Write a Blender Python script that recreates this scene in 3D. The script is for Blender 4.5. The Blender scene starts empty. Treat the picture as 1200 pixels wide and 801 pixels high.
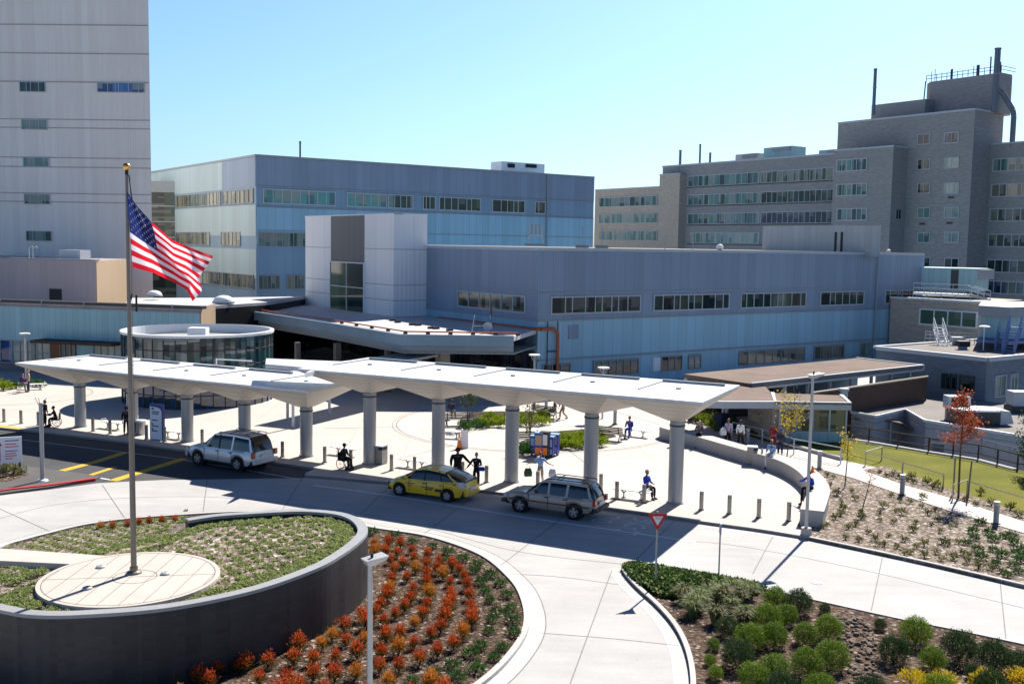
import bpy, bmesh, math, random
from mathutils import Vector, Matrix
random.seed(7)
rnd = random.random
def ru(a, b): return a + (b - a) * random.random()
scene = bpy.context.scene
COL = scene.collection

# ------------------------------------------------------------------ camera model
FPX = 1215.0; CAMH = 12.5
roll = math.atan(.0162); pitch = math.atan(113.5 / 1215)
hx = Vector((1, 0, 0)); fw = Vector((0, math.cos(pitch), -math.sin(pitch))); up0 = Vector((0, math.sin(pitch), math.cos(pitch)))
RT = math.cos(roll) * hx + math.sin(roll) * up0; UP = -math.sin(roll) * hx + math.cos(roll) * up0
CP = Vector((0, 0, CAMH))
def ray(px, py): return FPX * fw + RT * (px - 600) - UP * (py - 400.5)
def G(px, py, z=0.0):
    d = ray(px, py); p = CP + d * ((z - CAMH) / d.z); return Vector((p.x, p.y, z))
def proj(p):
    d = Vector(p) - CP; k = FPX / d.dot(fw); return 600 + k * d.dot(RT), 400.5 - k * d.dot(UP)
def zat(x, y, py):
    # height over (x, y) that is seen at picture row py
    d0 = Vector((x, y, 0)) - CP; a = 400.5 - py
    return (a * d0.dot(fw) - FPX * d0.dot(UP)) / (FPX * UP.z - a * fw.z)
def at_depth(px, y, z):
    # x of the vertical at depth y seen at picture column px
    a = px - 600; dy = Vector((0, y, z)) - CP
    return (a * dy.dot(fw) - FPX * dy.dot(RT)) / (FPX * RT.x - a * fw.x)
E1 = Vector((-.577, .8167, 0)).normalized(); E2 = Vector((.8167, .577, 0)).normalized()
SUN = Vector((.48, .89, 1.0)).normalized()

# ------------------------------------------------------------------ materials
MATS = {}
def srgb(r, g, b):
    f = lambda c: (c / 255 / 12.92) if c / 255 <= .04045 else ((c / 255 + .055) / 1.055) ** 2.4
    return (f(r), f(g), f(b), 1)
def newmat(name, col, rough=.7, metal=0, spec=.5):
    m = bpy.data.materials.new(name); m.use_nodes = True
    b = m.node_tree.nodes['Principled BSDF']
    b.inputs['Base Color'].default_value = (*col[:3], 1); b.inputs['Roughness'].default_value = rough
    b.inputs['Metallic'].default_value = metal; b.inputs['Specular IOR Level'].default_value = spec
    MATS[name] = m; return m
class NT:
    def __init__(s, m): s.t = m.node_tree; s.n = s.t.nodes; s.l = s.t.links; s.b = s.n['Principled BSDF']
    def node(s, typ, **kw):
        n = s.n.new(typ)
        for k, v in kw.items():
            if k in n.inputs: 
                if hasattr(v, 'is_output') or isinstance(v, bpy.types.NodeSocket): s.l.new(v, n.inputs[k])
                else: n.inputs[k].default_value = v
            else: setattr(n, k, v)
        return n
    def math(s, op, a, b=0.0, c=0.0):
        n = s.n.new('ShaderNodeMath'); n.operation = op
        for i, v in enumerate((a, b, c)):
            if isinstance(v, bpy.types.NodeSocket): s.l.new(v, n.inputs[i])
            else: n.inputs[i].default_value = v
        return n.outputs[0]
    def mix(s, f, a, b, mode='MIX'):
        n = s.n.new('ShaderNodeMix'); n.data_type = 'RGBA'; n.blend_type = mode
        for i, v in ((0, f), (6, a), (7, b)):
            if isinstance(v, bpy.types.NodeSocket): s.l.new(v, n.inputs[i])
            elif i == 0: n.inputs[0].default_value = v
            else: n.inputs[i].default_value = (*v[:3], 1)
        return n.outputs[2]
    def noise(s, scale, detail=4, vec=None, rough=.6):
        n = s.n.new('ShaderNodeTexNoise'); n.inputs['Scale'].default_value = scale; n.inputs['Detail'].default_value = detail
        n.inputs['Roughness'].default_value = rough
        if vec: s.l.new(vec, n.inputs['Vector'])
        return n.outputs['Fac']
    def ramp(s, f, pts):
        n = s.n.new('ShaderNodeValToRGB'); s.l.new(f, n.inputs[0]); e = n.color_ramp.elements
        while len(e) < len(pts): e.new(.5)
        for i, (p, c) in enumerate(pts): e[i].position = p; e[i].color = (*c[:3], 1)
        return n.outputs[0]
    def uv(s):
        n = s.n.new('ShaderNodeUVMap'); n.uv_map = 'UVMap'; return n.outputs[0]
    def pos(s):
        return s.n.new('ShaderNodeNewGeometry').outputs['Position']
    def obj(s):
        return s.n.new('ShaderNodeTexCoord').outputs['Object']
    def xyz(s, v):
        n = s.n.new('ShaderNodeSeparateXYZ'); s.l.new(v, n.inputs[0]); return n.outputs
    def comb(s, x, y, z=0.0):
        n = s.n.new('ShaderNodeCombineXYZ')
        for i, v in enumerate((x, y, z)):
            if isinstance(v, bpy.types.NodeSocket): s.l.new(v, n.inputs[i])
            else: n.inputs[i].default_value = v
        return n.outputs[0]
    def wn(s, v):
        n = s.n.new('ShaderNodeTexWhiteNoise'); n.noise_dimensions = '3D'; s.l.new(v, n.inputs['Vector']); return n.outputs['Value']
    def bump(s, h, st=.3, dist=.02):
        n = s.n.new('ShaderNodeBump'); n.inputs['Strength'].default_value = st; n.inputs['Distance'].default_value = dist
        s.l.new(h, n.inputs['Height']); s.l.new(n.outputs[0], s.b.inputs['Normal'])
    def col(s, c): s.l.new(c, s.b.inputs['Base Color'])
def mul(c, k): return tuple(min(1, x * k) for x in c[:3])
def noisy(name, c, rough=.8, amt=.25, scale=1.5, fine=12, bump=0.0, metal=0, spec=.3):
    m = newmat(name, c, rough, metal, spec); t = NT(m); p = t.pos()
    a = t.noise(scale, 5, p); b = t.noise(fine, 3, p)
    f = t.math('ADD', t.math('MULTIPLY', a, .6), t.math('MULTIPLY', b, .4))
    t.col(t.ramp(f, [(.3, mul(c, 1 - amt)), (.7, mul(c, 1 + amt))]))
    if bump: t.bump(b, bump, .02)
    return m
def cladding(name, c, panel=1.1, rib=.28, var=.08, line=.75, streak=.12, rough=.45):
    m = newmat(name, c, rough, 0, .4); t = NT(m); u, v, _ = t.xyz(t.uv())
    cell = t.math('FLOOR', t.math('DIVIDE', u, panel)); pv = t.wn(t.comb(cell, 3.3, 1.0))
    fr = t.math('FRACT', t.math('DIVIDE', u, panel))
    ln = t.math('LESS_THAN', fr, .045)
    st = t.noise(1.0, 4, t.comb(t.math('MULTIPLY', u, 2.2), t.math('MULTIPLY', v, .12), 0.0))
    big = t.noise(.08, 3, t.comb(u, v, 0.0))
    k = t.math('ADD', t.math('MULTIPLY', t.math('SUBTRACT', pv, .5), var * 2), t.math('MULTIPLY', t.math('SUBTRACT', st, .5), streak * 2))
    k = t.math('ADD', k, t.math('MULTIPLY', t.math('SUBTRACT', big, .5), .25))
    base = t.mix(t.math('ADD', k, .5), mul(c, .55), mul(c, 1.45))
    t.col(t.mix(ln, base, mul(c, line)))
    rb = t.math('SINE', t.math('MULTIPLY', u, 6.2832 / rib)); t.bump(rb, .25, .03)
    return m
def brick(name, c, mortar=.75):
    m = newmat(name, c, .9, 0, .2); t = NT(m); uv = t.uv()
    n = t.node('ShaderNodeTexBrick'); t.l.new(uv, n.inputs['Vector'])
    n.inputs['Color1'].default_value = (*mul(c, .8), 1); n.inputs['Color2'].default_value = (*mul(c, 1.2), 1)
    n.inputs['Mortar'].default_value = (*mul(c, mortar), 1); n.inputs['Scale'].default_value = 1.0
    n.inputs['Brick Width'].default_value = .6; n.inputs['Row Height'].default_value = .22; n.inputs['Mortar Size'].default_value = .02
    s = t.noise(.12, 5, uv); t.col(t.mix(s, n.outputs[0], mul(c, .75), 'MIX')); 
    return m
def windowglass(name, cols, cell=1.0, rough=.12, vcell=50., spec=.55, blind=.45):
    m = newmat(name, cols[0], rough, 0, spec); t = NT(m); u, v, _ = t.xyz(t.uv())
    w = t.wn(t.comb(t.math('FLOOR', t.math('DIVIDE', u, cell)), t.math('FLOOR', t.math('DIVIDE', v, vcell)), 2.0))
    m.node_tree.nodes['Principled BSDF'].inputs['Roughness'].default_value = min(rough, .06)
    n = len(cols); r = t.ramp(w, [((i + .0) / n, c) for i, c in enumerate(cols)])
    t.n[-1].color_ramp.interpolation = 'CONSTANT'
    nz = t.noise(.9, 3, t.comb(u, t.math('MULTIPLY', v, 1.5), 0.0)); cellu = t.math('FLOOR', t.math('DIVIDE', u, cell * 1.0)); cv = t.math('FLOOR', v)
    h = t.wn(t.comb(cellu, cv, 7.0)); on = t.wn(t.comb(cellu, cv, 11.0)); fv = t.math('FRACT', v)
    bl = t.math('MULTIPLY', t.math('GREATER_THAN', fv, t.math('ADD', t.math('MULTIPLY', h, .8), .15)), t.math('GREATER_THAN', on, blind))
    slat = t.math('ADD', .8, t.math('MULTIPLY', t.math('SINE', t.math('MULTIPLY', fv, 90.0)), .2))
    base = t.mix(t.math('MULTIPLY', nz, .5), r, (.01, .015, .015)); bc = tuple(min(1, .55 * max(c) + .10) * k_ for c, k_ in ((cols[0], 1.0), (cols[0], 1.02), (cols[0], .95)))
    t.col(t.mix(t.math('MULTIPLY', bl, t.math('MULTIPLY', slat, .9)), base, bc)); return m

# ------------------------------------------------------------------ mesh builder
class MB:
    def __init__(s): s.v = []; s.f = []; s.m = []
    def face(s, pts, mat=0):
        i = len(s.v); s.v += [tuple(p) for p in pts]; s.f.append(tuple(range(i, i + len(pts)))); s.m.append(mat); return s
    def mesh(s, vs, fs, mat=0):
        i = len(s.v); s.v += [tuple(p) for p in vs]
        for f in fs: s.f.append(tuple(a + i for a in f)); s.m.append(mat)
        return s
    def box(s, x0, y0, z0, x1, y1, z1, mat=0, M=None):
        vs = [Vector(p) for p in ((x0, y0, z0), (x1, y0, z0), (x1, y1, z0), (x0, y1, z0), (x0, y0, z1), (x1, y0, z1), (x1, y1, z1), (x0, y1, z1))]
        if M is not None: vs = [M @ p for p in vs]
        return s.mesh(vs, [(3, 2, 1, 0), (4, 5, 6, 7), (0, 1, 5, 4), (1, 2, 6, 5), (2, 3, 7, 6), (3, 0, 4, 7)], mat)
    def obox(s, c, e, lx, ly, z0, z1, mat=0):
        # box centred on c, long axis along e
        e = Vector((e[0], e[1], 0)).normalized(); n = Vector((-e.y, e.x, 0)); c = Vector((c[0], c[1], 0))
        q = [c - e * lx / 2 - n * ly / 2, c + e * lx / 2 - n * ly / 2, c + e * lx / 2 + n * ly / 2, c - e * lx / 2 + n * ly / 2]
        return s.prism(q, z0, z1, mat)
    def prism(s, poly, z0, z1, mat=0, topmat=None):
        p = [(q[0], q[1]) for q in poly]
        a = sum(p[i][0] * p[(i + 1) % len(p)][1] - p[(i + 1) % len(p)][0] * p[i][1] for i in range(len(p)))
        if a < 0: p.reverse()
        n = len(p)
        s.face([(x, y, z1) for x, y in p], mat if topmat is None else topmat)
        s.face([(x, y, z0) for x, y in reversed(p)], mat)
        for i in range(n):
            a, b = p[i], p[(i + 1) % n]; s.face([(*a, z0), (*b, z0), (*b, z1), (*a, z1)], mat)
        return s
    def cyl(s, p0, p1, r0, r1=None, n=10, mat=0, caps=True):
        r1 = r0 if r1 is None else r1; p0 = Vector(p0); p1 = Vector(p1); d = (p1 - p0).normalized()
        a = d.orthogonal().normalized(); b = d.cross(a); i = len(s.v)
        for p, r in ((p0, r0), (p1, r1)):
            for k in range(n):
                t = 6.28318 * k / n; s.v.append(tuple(p + (a * math.cos(t) + b * math.sin(t)) * r))
        for k in range(n):
            j = (k + 1) % n; s.f.append((i + k, i + j, i + n + j, i + n + k)); s.m.append(mat)
        if caps:
            s.f.append(tuple(i + k for k in reversed(range(n)))); s.m.append(mat)
            s.f.append(tuple(i + n + k for k in range(n))); s.m.append(mat)
        return s
    def tube(s, pts, r, n=8, mat=0):
        rs = r if isinstance(r, (list, tuple)) else [r] * len(pts)
        for i in range(len(pts) - 1): s.cyl(pts[i], pts[i + 1], rs[i], rs[i + 1], n, mat)
        return s
    def lathe(s, prof, c=(0, 0, 0), n=24, mat=0, M=None):
        i = len(s.v); c = Vector(c)
        for r, z in prof:
            for k in range(n):
                t = 6.28318 * k / n; p = Vector((r * math.cos(t), r * math.sin(t), z))
                if M is not None: p = M @ p
                s.v.append(tuple(p + c))
        for j in range(len(prof) - 1):
            for k in range(n):
                q = (k + 1) % n; s.f.append((i + j * n + k, i + j * n + q, i + (j + 1) * n + q, i + (j + 1) * n + k)); s.m.append(mat)
        return s
    def ell(s, c, r, n=10, m=6, mat=0, M=None):
        prof = [(max(1e-4, math.sin(math.pi * j / m)), -math.cos(math.pi * j / m)) for j in range(m + 1)]
        S = Matrix.Diagonal((r[0], r[1], r[2], 1)); 
        if M is not None: S = M @ S
        return s.lathe(prof, c, n, mat, S)
    def wall(s, line, w, z0, z1, mat=0, closed=False):
        # strip of width w to the left of a polyline, from z0 to z1
        L = [Vector((p[0], p[1], 0)) for p in line]; n = len(L); off = []
        for i in range(n):
            a = L[i - 1] if (i > 0 or closed) else L[i]; b = L[(i + 1) % n] if (i < n - 1 or closed) else L[i]
            d = (b - a).normalized(); off.append(Vector((-d.y, d.x, 0)))
        Q = [p + o * w for p, o in zip(L, off)]
        zz = z1 if callable(z1) else (lambda p: z1)
        for i in range(n if closed else n - 1):
            j = (i + 1) % n; a, b, c, d = L[i], L[j], Q[j], Q[i]; za, zb = zz(a), zz(b)
            s.face([(a.x, a.y, za), (b.x, b.y, zb), (c.x, c.y, zb), (d.x, d.y, za)], mat)
            s.face([(a.x, a.y, z0), (b.x, b.y, z0), (b.x, b.y, zb), (a.x, a.y, za)], mat)
            s.face([(c.x, c.y, z0), (d.x, d.y, z0), (d.x, d.y, za), (c.x, c.y, zb)], mat)
        if not closed:
            for i in (0, n - 1):
                a, d = L[i], Q[i]; s.face([(a.x, a.y, z0), (d.x, d.y, z0), (d.x, d.y, zz(a)), (a.x, a.y, zz(a))], mat)
        return s
    def data(s, name, mats, smooth=False, org=(0, 0, 0), weld=False):
        me = bpy.data.meshes.new(name); me.from_pydata(s.v, [], s.f)
        for m in mats: me.materials.append(MATS[m] if isinstance(m, str) else m)
        me.polygons.foreach_set('material_index', s.m)
        if smooth: me.polygons.foreach_set('use_smooth', [True] * len(s.f))
        uv = me.uv_layers.new(name='UVMap').data
        for p in me.polygons:
            n = p.normal
            if abs(n.z) > .7:
                for li in p.loop_indices: co = me.vertices[me.loops[li].vertex_index].co; uv[li].uv = (co.x, co.y)
            else:
                t = Vector((-n.y, n.x, 0)).normalized()
                if t.length < .5: t = Vector((1, 0, 0))
                for li in p.loop_indices: co = me.vertices[me.loops[li].vertex_index].co; uv[li].uv = (co.dot(t), co.z)
        o = Vector(org)
        if o.length: me.transform(Matrix.Translation(-o))
        if weld:
            bm = bmesh.new(); bm.from_mesh(me); bmesh.ops.remove_doubles(bm, verts=bm.verts, dist=.0005)
            bmesh.ops.recalc_face_normals(bm, faces=bm.faces); bm.to_mesh(me); bm.free()
        return me
    def build(s, name, mats, parent=None, smooth=False, org=None, weld=False):
        if isinstance(mats, str): mats = [mats]
        if org is None: org = parent['_org'] if (parent is not None and '_org' in parent) else (0, 0, 0)
        o = bpy.data.objects.new(name, s.data(name, mats, smooth, org, weld)); COL.objects.link(o)
        if parent is not None: o.parent = parent
        return o
def tag(o, label, cat, group=None):
    o['label'] = label; o['category'] = cat
    if group: o['group'] = group
    return o
def struct(o, kind='structure'): o['kind'] = kind; return o
def thing(name, label, cat, loc=(0, 0, 0), rz=0, group=None, world=False):
    o = bpy.data.objects.new(name, None); COL.objects.link(o); o.location = loc; o.rotation_euler = (0, 0, rz); o.empty_display_size = .1
    if world: o['_org'] = tuple(loc)
    return tag(o, label, cat, group)
def part(mb, name, mats, parent, **k): 
    o = mb.build(name, mats, parent, **k)
    return o
def sub(mb, name, mats, parent, root):
    o = mb.build(name, mats, parent, org=(root['_org'] if '_org' in root else (0, 0, 0))); return o
def dup(root, loc=None, rz=None, label=None, scale=None, group=None):
    r = root.copy(); COL.objects.link(r)
    if loc is not None: r.location = loc
    if rz is not None: r.rotation_euler = (0, 0, rz)
    if scale is not None: r.scale = scale if hasattr(scale, '__len__') else (scale,) * 3
    if label: r['label'] = label
    if group: r['group'] = group
    def rec(a, b):
        for ch in list(a.children):
            c = ch.copy(); COL.objects.link(c); c.parent = b; rec(ch, c)
    rec(root, r); return r
def spline(pts, n=8, closed=False):
    P = [Vector((p[0], p[1], 0)) for p in pts]; out = []; N = len(P)
    for i in range(N if closed else N - 1):
        if closed: a, b, c, d = P[i - 1], P[i], P[(i + 1) % N], P[(i + 2) % N]
        else: a, b, c, d = P[max(0, i - 1)], P[i], P[i + 1], P[min(N - 1, i + 2)]
        for k in range(n):
            t = k / n
            out.append(.5 * ((2 * b) + (c - a) * t + (2 * a - 5 * b + 4 * c - d) * t * t + (3 * b - a - 3 * c + d) * t ** 3))
    if not closed: out.append(P[-1])
    return out
def GP(lst, z=0): return [G(x, y, z) for x, y in lst]
def inside(p, poly):
    c = False; n = len(poly); x, y = p[0], p[1]
    for i in range(n):
        a, b = poly[i], poly[i - 1]
        if (a[1] > y) != (b[1] > y) and x < (b[0] - a[0]) * (y - a[1]) / (b[1] - a[1]) + a[0]: c = not c
    return c
def edge_dist(p, poly):
    m = 1e9; x, y = p[0], p[1]
    for i in range(len(poly)):
        a, b = poly[i - 1], poly[i]; dx, dy = b[0] - a[0], b[1] - a[1]; L = dx * dx + dy * dy
        t = 0 if L == 0 else max(0, min(1, ((x - a[0]) * dx + (y - a[1]) * dy) / L))
        m = min(m, math.hypot(x - a[0] - t * dx, y - a[1] - t * dy))
    return m

# ------------------------------------------------------------------ material list
def concrete_mat(name, c, jx=0, jy=0, ang=0, rough=.85, jdark=.7, amt=.08):
    m = newmat(name, c, rough, 0, .3); t = NT(m); p = t.pos(); x, y, _ = t.xyz(p)
    a = t.noise(.35, 6, p, .65); b = t.noise(9, 4, p)
    sm = t.noise(1.0, 4, t.comb(t.math('MULTIPLY', x, .25), t.math('MULTIPLY', y, 1.6), 0.0))
    f = t.math('ADD', t.math('ADD', t.math('MULTIPLY', a, .5), t.math('MULTIPLY', b, .2)), t.math('MULTIPLY', sm, .3))
    col = t.ramp(f, [(.33, mul(c, 1 - amt * 1.6)), (.65, mul(c, 1 + amt))])
    oil = t.math('MULTIPLY', t.math('GREATER_THAN', t.noise(3.1, 3, p), .70), t.math('GREATER_THAN', t.noise(.18, 2, p), .52)); 
    spots = t.math('GREATER_THAN', t.noise(1.7, 2, p), .74); col = t.mix(t.math('MULTIPLY', spots, .25), col, mul(c, .6)); col = t.mix(t.math('MULTIPLY', oil, .35), col, mul(c, .45))
    if jx:
        ca, sa = math.cos(ang), math.sin(ang)
        u = t.math('ADD', t.math('MULTIPLY', x, ca), t.math('MULTIPLY', y, sa)); v = t.math('SUBTRACT', t.math('MULTIPLY', y, ca), t.math('MULTIPLY', x, sa))
        l1 = t.math('LESS_THAN', t.math('FRACT', t.math('DIVIDE', u, jx)), .035 / jx); l2 = t.math('LESS_THAN', t.math('FRACT', t.math('DIVIDE', v, jy)), .035 / jy)
        pv = t.wn(t.comb(t.math('FLOOR', t.math('DIVIDE', u, jx)), t.math('FLOOR', t.math('DIVIDE', v, jy)), 0.0))
        col = t.mix(t.math('MULTIPLY', pv, .5), col, mul(c, .86))
        col = t.mix(t.math('MAXIMUM', l1, l2), col, mul(c, jdark))
    t.col(col); t.bump(b, .15, .01); return m
KANG = math.atan2(-.44, .897)
concrete_mat('concrete_road', (.41, .40, .385), amt=.12)
concrete_mat('concrete_plaza', (.50, .455, .41), 3.6, 3.6, KANG + .5, amt=.08)
concrete_mat('concrete_rose', (.53, .42, .36), amt=.08); concrete_mat('concrete_cream', (.50, .44, .39), amt=.08)
concrete_mat('concrete_walk', (.52, .475, .43), 1.6, 1.6, .3)
concrete_mat('kerb_concrete', (.47, .45, .43))
concrete_mat('wall_concrete', (.36, .35, .34), amt=.14)
noisy('joint_dark', (.17, .16, .15), amt=.2)
noisy('asphalt', (.095, .09, .085), amt=.25, scale=.6, fine=30, bump=.2)
noisy('asphalt_dark', (.06, .06, .062), amt=.25, scale=.6, fine=30, bump=.2)
noisy('lane_white', (.72, .72, .70), amt=.12, scale=4)
noisy('worn_white', (.66, .70, .72), amt=.25, scale=6)
noisy('lane_yellow', (.62, .36, .03), amt=.15, scale=3)
noisy('kerb_red', (.42, .03, .035), amt=.2, scale=3)
noisy('kerb_yellow', (.55, .36, .05), amt=.2, scale=3)
noisy('court_ground', (.10, .10, .10), amt=.3, scale=.3)
def mulch(name, cs):
    m = newmat(name, cs[0], .95, 0, .1); t = NT(m); p = t.pos()
    v = t.n.new('ShaderNodeTexVoronoi'); v.inputs['Scale'].default_value = 9; t.l.new(p, v.inputs['Vector'])
    w = t.wn(v.outputs['Color']); big = t.noise(.5, 4, p)
    c = t.ramp(w, [(0, cs[0]), (.35, cs[1]), (.75, cs[2]), (.93, cs[3])]); t.n[-1].color_ramp.interpolation = 'CONSTANT'
    t.col(t.mix(t.math('MULTIPLY', big, .6), c, cs[0])); t.bump(v.outputs['Distance'], .9, .06); return m
mulch('bark_mulch', [(.055, .034, .024), (.10, .068, .048), (.17, .125, .095), (.36, .30, .25)])
mulch('gravel_mulch', [(.12, .092, .07), (.26, .21, .17), (.42, .36, .305), (.66, .61, .55)])
mulch('soil', [(.035, .026, .02), (.06, .045, .035), (.10, .08, .065), (.2, .17, .15)])
m = newmat('lawn', (.10, .14, .02), .95, 0, .1); t = NT(m); p = t.pos()
t.col(t.ramp(t.math('ADD', t.math('MULTIPLY', t.noise(.25, 5, p), .6), t.math('MULTIPLY', t.noise(14, 3, p), .4)), [(.33, (.085, .095, .012)), (.5, (.13, .135, .018)), (.68, (.20, .18, .03))])); t.bump(t.noise(25, 2, p), .6, .04)
cladding('clad_blue', (.27, .46, .59), 1.15, line=.7)
cladding('clad_blue_grey', (.20, .30, .42), 1.15, line=.8)
cladding('clad_slate', (.21, .275, .375), 1.15, line=.8)
cladding('clad_teal', (.27, .45, .50), .62, line=.6)
cladding('clad_steelgrey', (.36, .46, .50), 1.15, line=.75); cladding('clad_screen', (.33, .38, .41), .8, line=.75)
cladding('clad_pale', (.82, .88, .95), 3.0, rib=.5, var=.03, line=.75, streak=.05)
cladding('clad_mauve', (.42, .35, .35), .8, var=.05, line=.85, streak=.1)
cladding('clad_tower', (.88, .75, .66), .8, var=.05, line=.85, streak=.12)
cladding('clad_tan', (.44, .33, .22), .9, var=.03, line=.85)
cladding('clad_charcoal', (.085, .095, .115), 1.3, var=.03, line=.7)
brick('brick_grey', (.33, .325, .325)); brick('brick_warm', (.52, .45, .37)); brick('block_grey', (.17, .21, .26))
noisy('seam_tower', (.42, .37, .35), .6, .1); noisy('trim_pale', (.42, .46, .50), .5, .06); noisy('trim_grey', (.26, .29, .32), .5, .08); noisy('trim_white', (.72, .74, .76), .5, .04)
noisy('trim_dark', (.05, .055, .06), .5, .1); noisy('fascia', (.20, .29, .36), .45, .12, .4, 5)
noisy('roof_white', (.50, .49, .49), .7, .08, .5); noisy('roof_grey', (.30, .29, .28), .9, .12, .3)
noisy('roof_gravel', (.21, .19, .175), .95, .25, .4, 14); noisy('roof_brown', (.165, .12, .095), .95, .3, .5, 10)
def canopy_metal():
    m = newmat('canopy_white', (.80, .81, .82), .35, 0, .5); t = NT(m); p = t.pos()
    t.col(t.ramp(t.math('ADD', t.math('MULTIPLY', t.noise(.5, 5, p), .6), t.math('MULTIPLY', t.noise(5, 3, p), .4)), [(.32, (.50, .51, .52)), (.5, (.66, .67, .68)), (.7, (.74, .75, .76))]))
canopy_metal()
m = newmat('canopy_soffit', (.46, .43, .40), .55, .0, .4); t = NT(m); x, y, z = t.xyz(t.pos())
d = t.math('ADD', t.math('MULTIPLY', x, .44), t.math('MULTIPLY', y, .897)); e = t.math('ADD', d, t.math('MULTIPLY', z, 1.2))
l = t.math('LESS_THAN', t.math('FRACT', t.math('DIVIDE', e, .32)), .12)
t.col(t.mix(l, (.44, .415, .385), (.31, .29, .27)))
noisy('column_grey', (.30, .315, .34), .35, .06, .6, 3, metal=.3)
noisy('steel', (.38, .38, .37), .3, .08, metal=.7); noisy('galv', (.42, .43, .43), .45, .1, metal=.4)
noisy('bollard_metal', (.30, .285, .27), .4, .1, metal=.5)
noisy('rail_tan', (.42, .36, .27), .5, .08); noisy('rail_brown', (.06, .035, .028), .7, .2); noisy('rail_blue', (.16, .22, .42), .5, .1)
noisy('pipe_orange', (.42, .10, .03), .5, .15); noisy('wood_door', (.20, .075, .02), .5, .2)
noisy('flue_steel', (.13, .15, .19), .5, .12); noisy('wood_slat', (.17, .145, .12), .8, .25, 3); noisy('black', (.015, .015, .017), .5, .1); noisy('rubber', (.012, .012, .012), .9, .1)
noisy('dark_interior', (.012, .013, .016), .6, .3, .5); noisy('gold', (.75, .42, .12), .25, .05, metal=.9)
noisy('pole_bronze', (.19, .17, .15), .4, .12, 1, 5, metal=.4)
noisy('stone_dark', (.045, .047, .052), .55, .15)
m = newmat('slate_wall', (.05, .052, .06), .5, 0, .4); t = NT(m); u, v, _ = t.xyz(t.uv())
n = t.node('ShaderNodeTexBrick'); t.l.new(t.uv(), n.inputs['Vector']); n.inputs['Scale'].default_value = 1; n.inputs['Brick Width'].default_value = .75; n.inputs['Row Height'].default_value = .14
n.inputs['Mortar Size'].default_value = .006; n.inputs['Color1'].default_value = (.014, .015, .018, 1); n.inputs['Color2'].default_value = (.028, .028, .032, 1); n.inputs['Mortar'].default_value = (.02, .02, .02, 1)
pan = t.wn(t.comb(t.math('FLOOR', t.math('DIVIDE', u, .75)), 0.0, 0.0)); t.col(t.mix(t.math('MULTIPLY', pan, .55), n.outputs[0], (.045, .045, .047)))
noisy('slate_cap', (.28, .285, .29), .5, .12)
windowglass('glass_dark', [(.008, .02, .022), (.02, .05, .05), (.004, .01, .014), (.03, .06, .04)], 1.0)
windowglass('glass_sky_teal', [(.09, .30, .30), (.13, .38, .38), (.07, .22, .25), (.16, .42, .40)], 1.1)  # bright teal panes: the sky's reflection is put into the base colours
windowglass('glass_blind', [(.22, .21, .15), (.10, .12, .09), (.28, .26, .19), (.05, .07, .06)], .55)
windowglass('glass_mix', [(.12, .25, .23), (.03, .06, .06), (.20, .30, .27), (.07, .15, .15)], .9)
windowglass('glass_pale', [(.30, .40, .36), (.20, .32, .29), (.38, .44, .38), (.15, .24, .22)], .8)
windowglass('glass_night', [(.01, .015, .04), (.02, .03, .07), (.006, .008, .02), (.05, .07, .12)], .9)
windowglass('glass_blue', [(.02, .09, .32), (.05, .16, .42), (.02, .06, .2), (.09, .2, .45)], 1.2)
windowglass('glass_ring', [(.01, .05, .06), (.02, .085, .10), (.008, .035, .05), (.05, .16, .17), (.008, .05, .16)], 1.35, .03, 1.1, 1.0)
windowglass('glass_green', [(.06, .12, .07), (.10, .17, .09), (.03, .06, .05)], 2.2)
newmat('car_glass', (.008, .011, .014), .04, 0, .9); newmat('tail_red', (.5, .012, .01), .2, 0, .8); newmat('lamp_clear', (.65, .67, .70), .15, .1, .8)
def paint(name, c, metal=.2):
    m = newmat(name, c, .32, metal, .6); m.node_tree.nodes['Principled BSDF'].inputs['Coat Weight'].default_value = .7; m.node_tree.nodes['Principled BSDF'].inputs['Coat Roughness'].default_value = .06
paint('paint_yellow', (.88, .52, .004), 0); paint('paint_silver', (.58, .59, .61), .3); paint('paint_tan', (.40, .32, .24), .3)
newmat('rim_metal', (.5, .5, .52), .3, .8); newmat('decal_dark', (.04, .035, .03), .5); newmat('decal_red', (.45, .06, .03), .5)
for nm, c in dict(white=(.75, .75, .76), black=(.012, .012, .014), navy=(.02, .03, .07), blue=(.02, .06, .42), sky=(.22, .40, .66), maroon=(.22, .012, .035), lilac=(.42, .36, .52), grey=(.10, .10, .11), tan=(.45, .38, .28), plum=(.08, .02, .10), orange=(.75, .2, .04), green=(.05, .09, .065), silverbag=(.55, .57, .62), beige=(.36, .28, .2)).items():
    noisy('cloth_' + nm, c, .9, .12, 6, 30)
for nm, c in dict(light=(.48, .27, .19), mid=(.28, .15, .09), dark=(.10, .055, .035)).items(): newmat('skin_' + nm, c, .6)
newmat('hair_dark', (.015, .01, .008), .6); newmat('hair_grey', (.38, .36, .34), .7); newmat('hair_brown', (.12, .06, .03), .6); newmat('eye', (.02, .015, .01), .2); newmat('lip', (.28, .09, .08), .5)
newmat('sign_white', (.72, .74, .80), .4); newmat('sign_red', (.55, .012, .015), .4); newmat('sign_blue', (.012, .025, .25), .4); newmat('sign_ink', (.05, .07, .16), .5)
newmat('flag_red', (.62, .015, .03), .75, 0, .2); newmat('flag_white', (.72, .72, .78), .75, 0, .2); newmat('flag_blue', (.018, .03, .14), .75, 0, .2)
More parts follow.
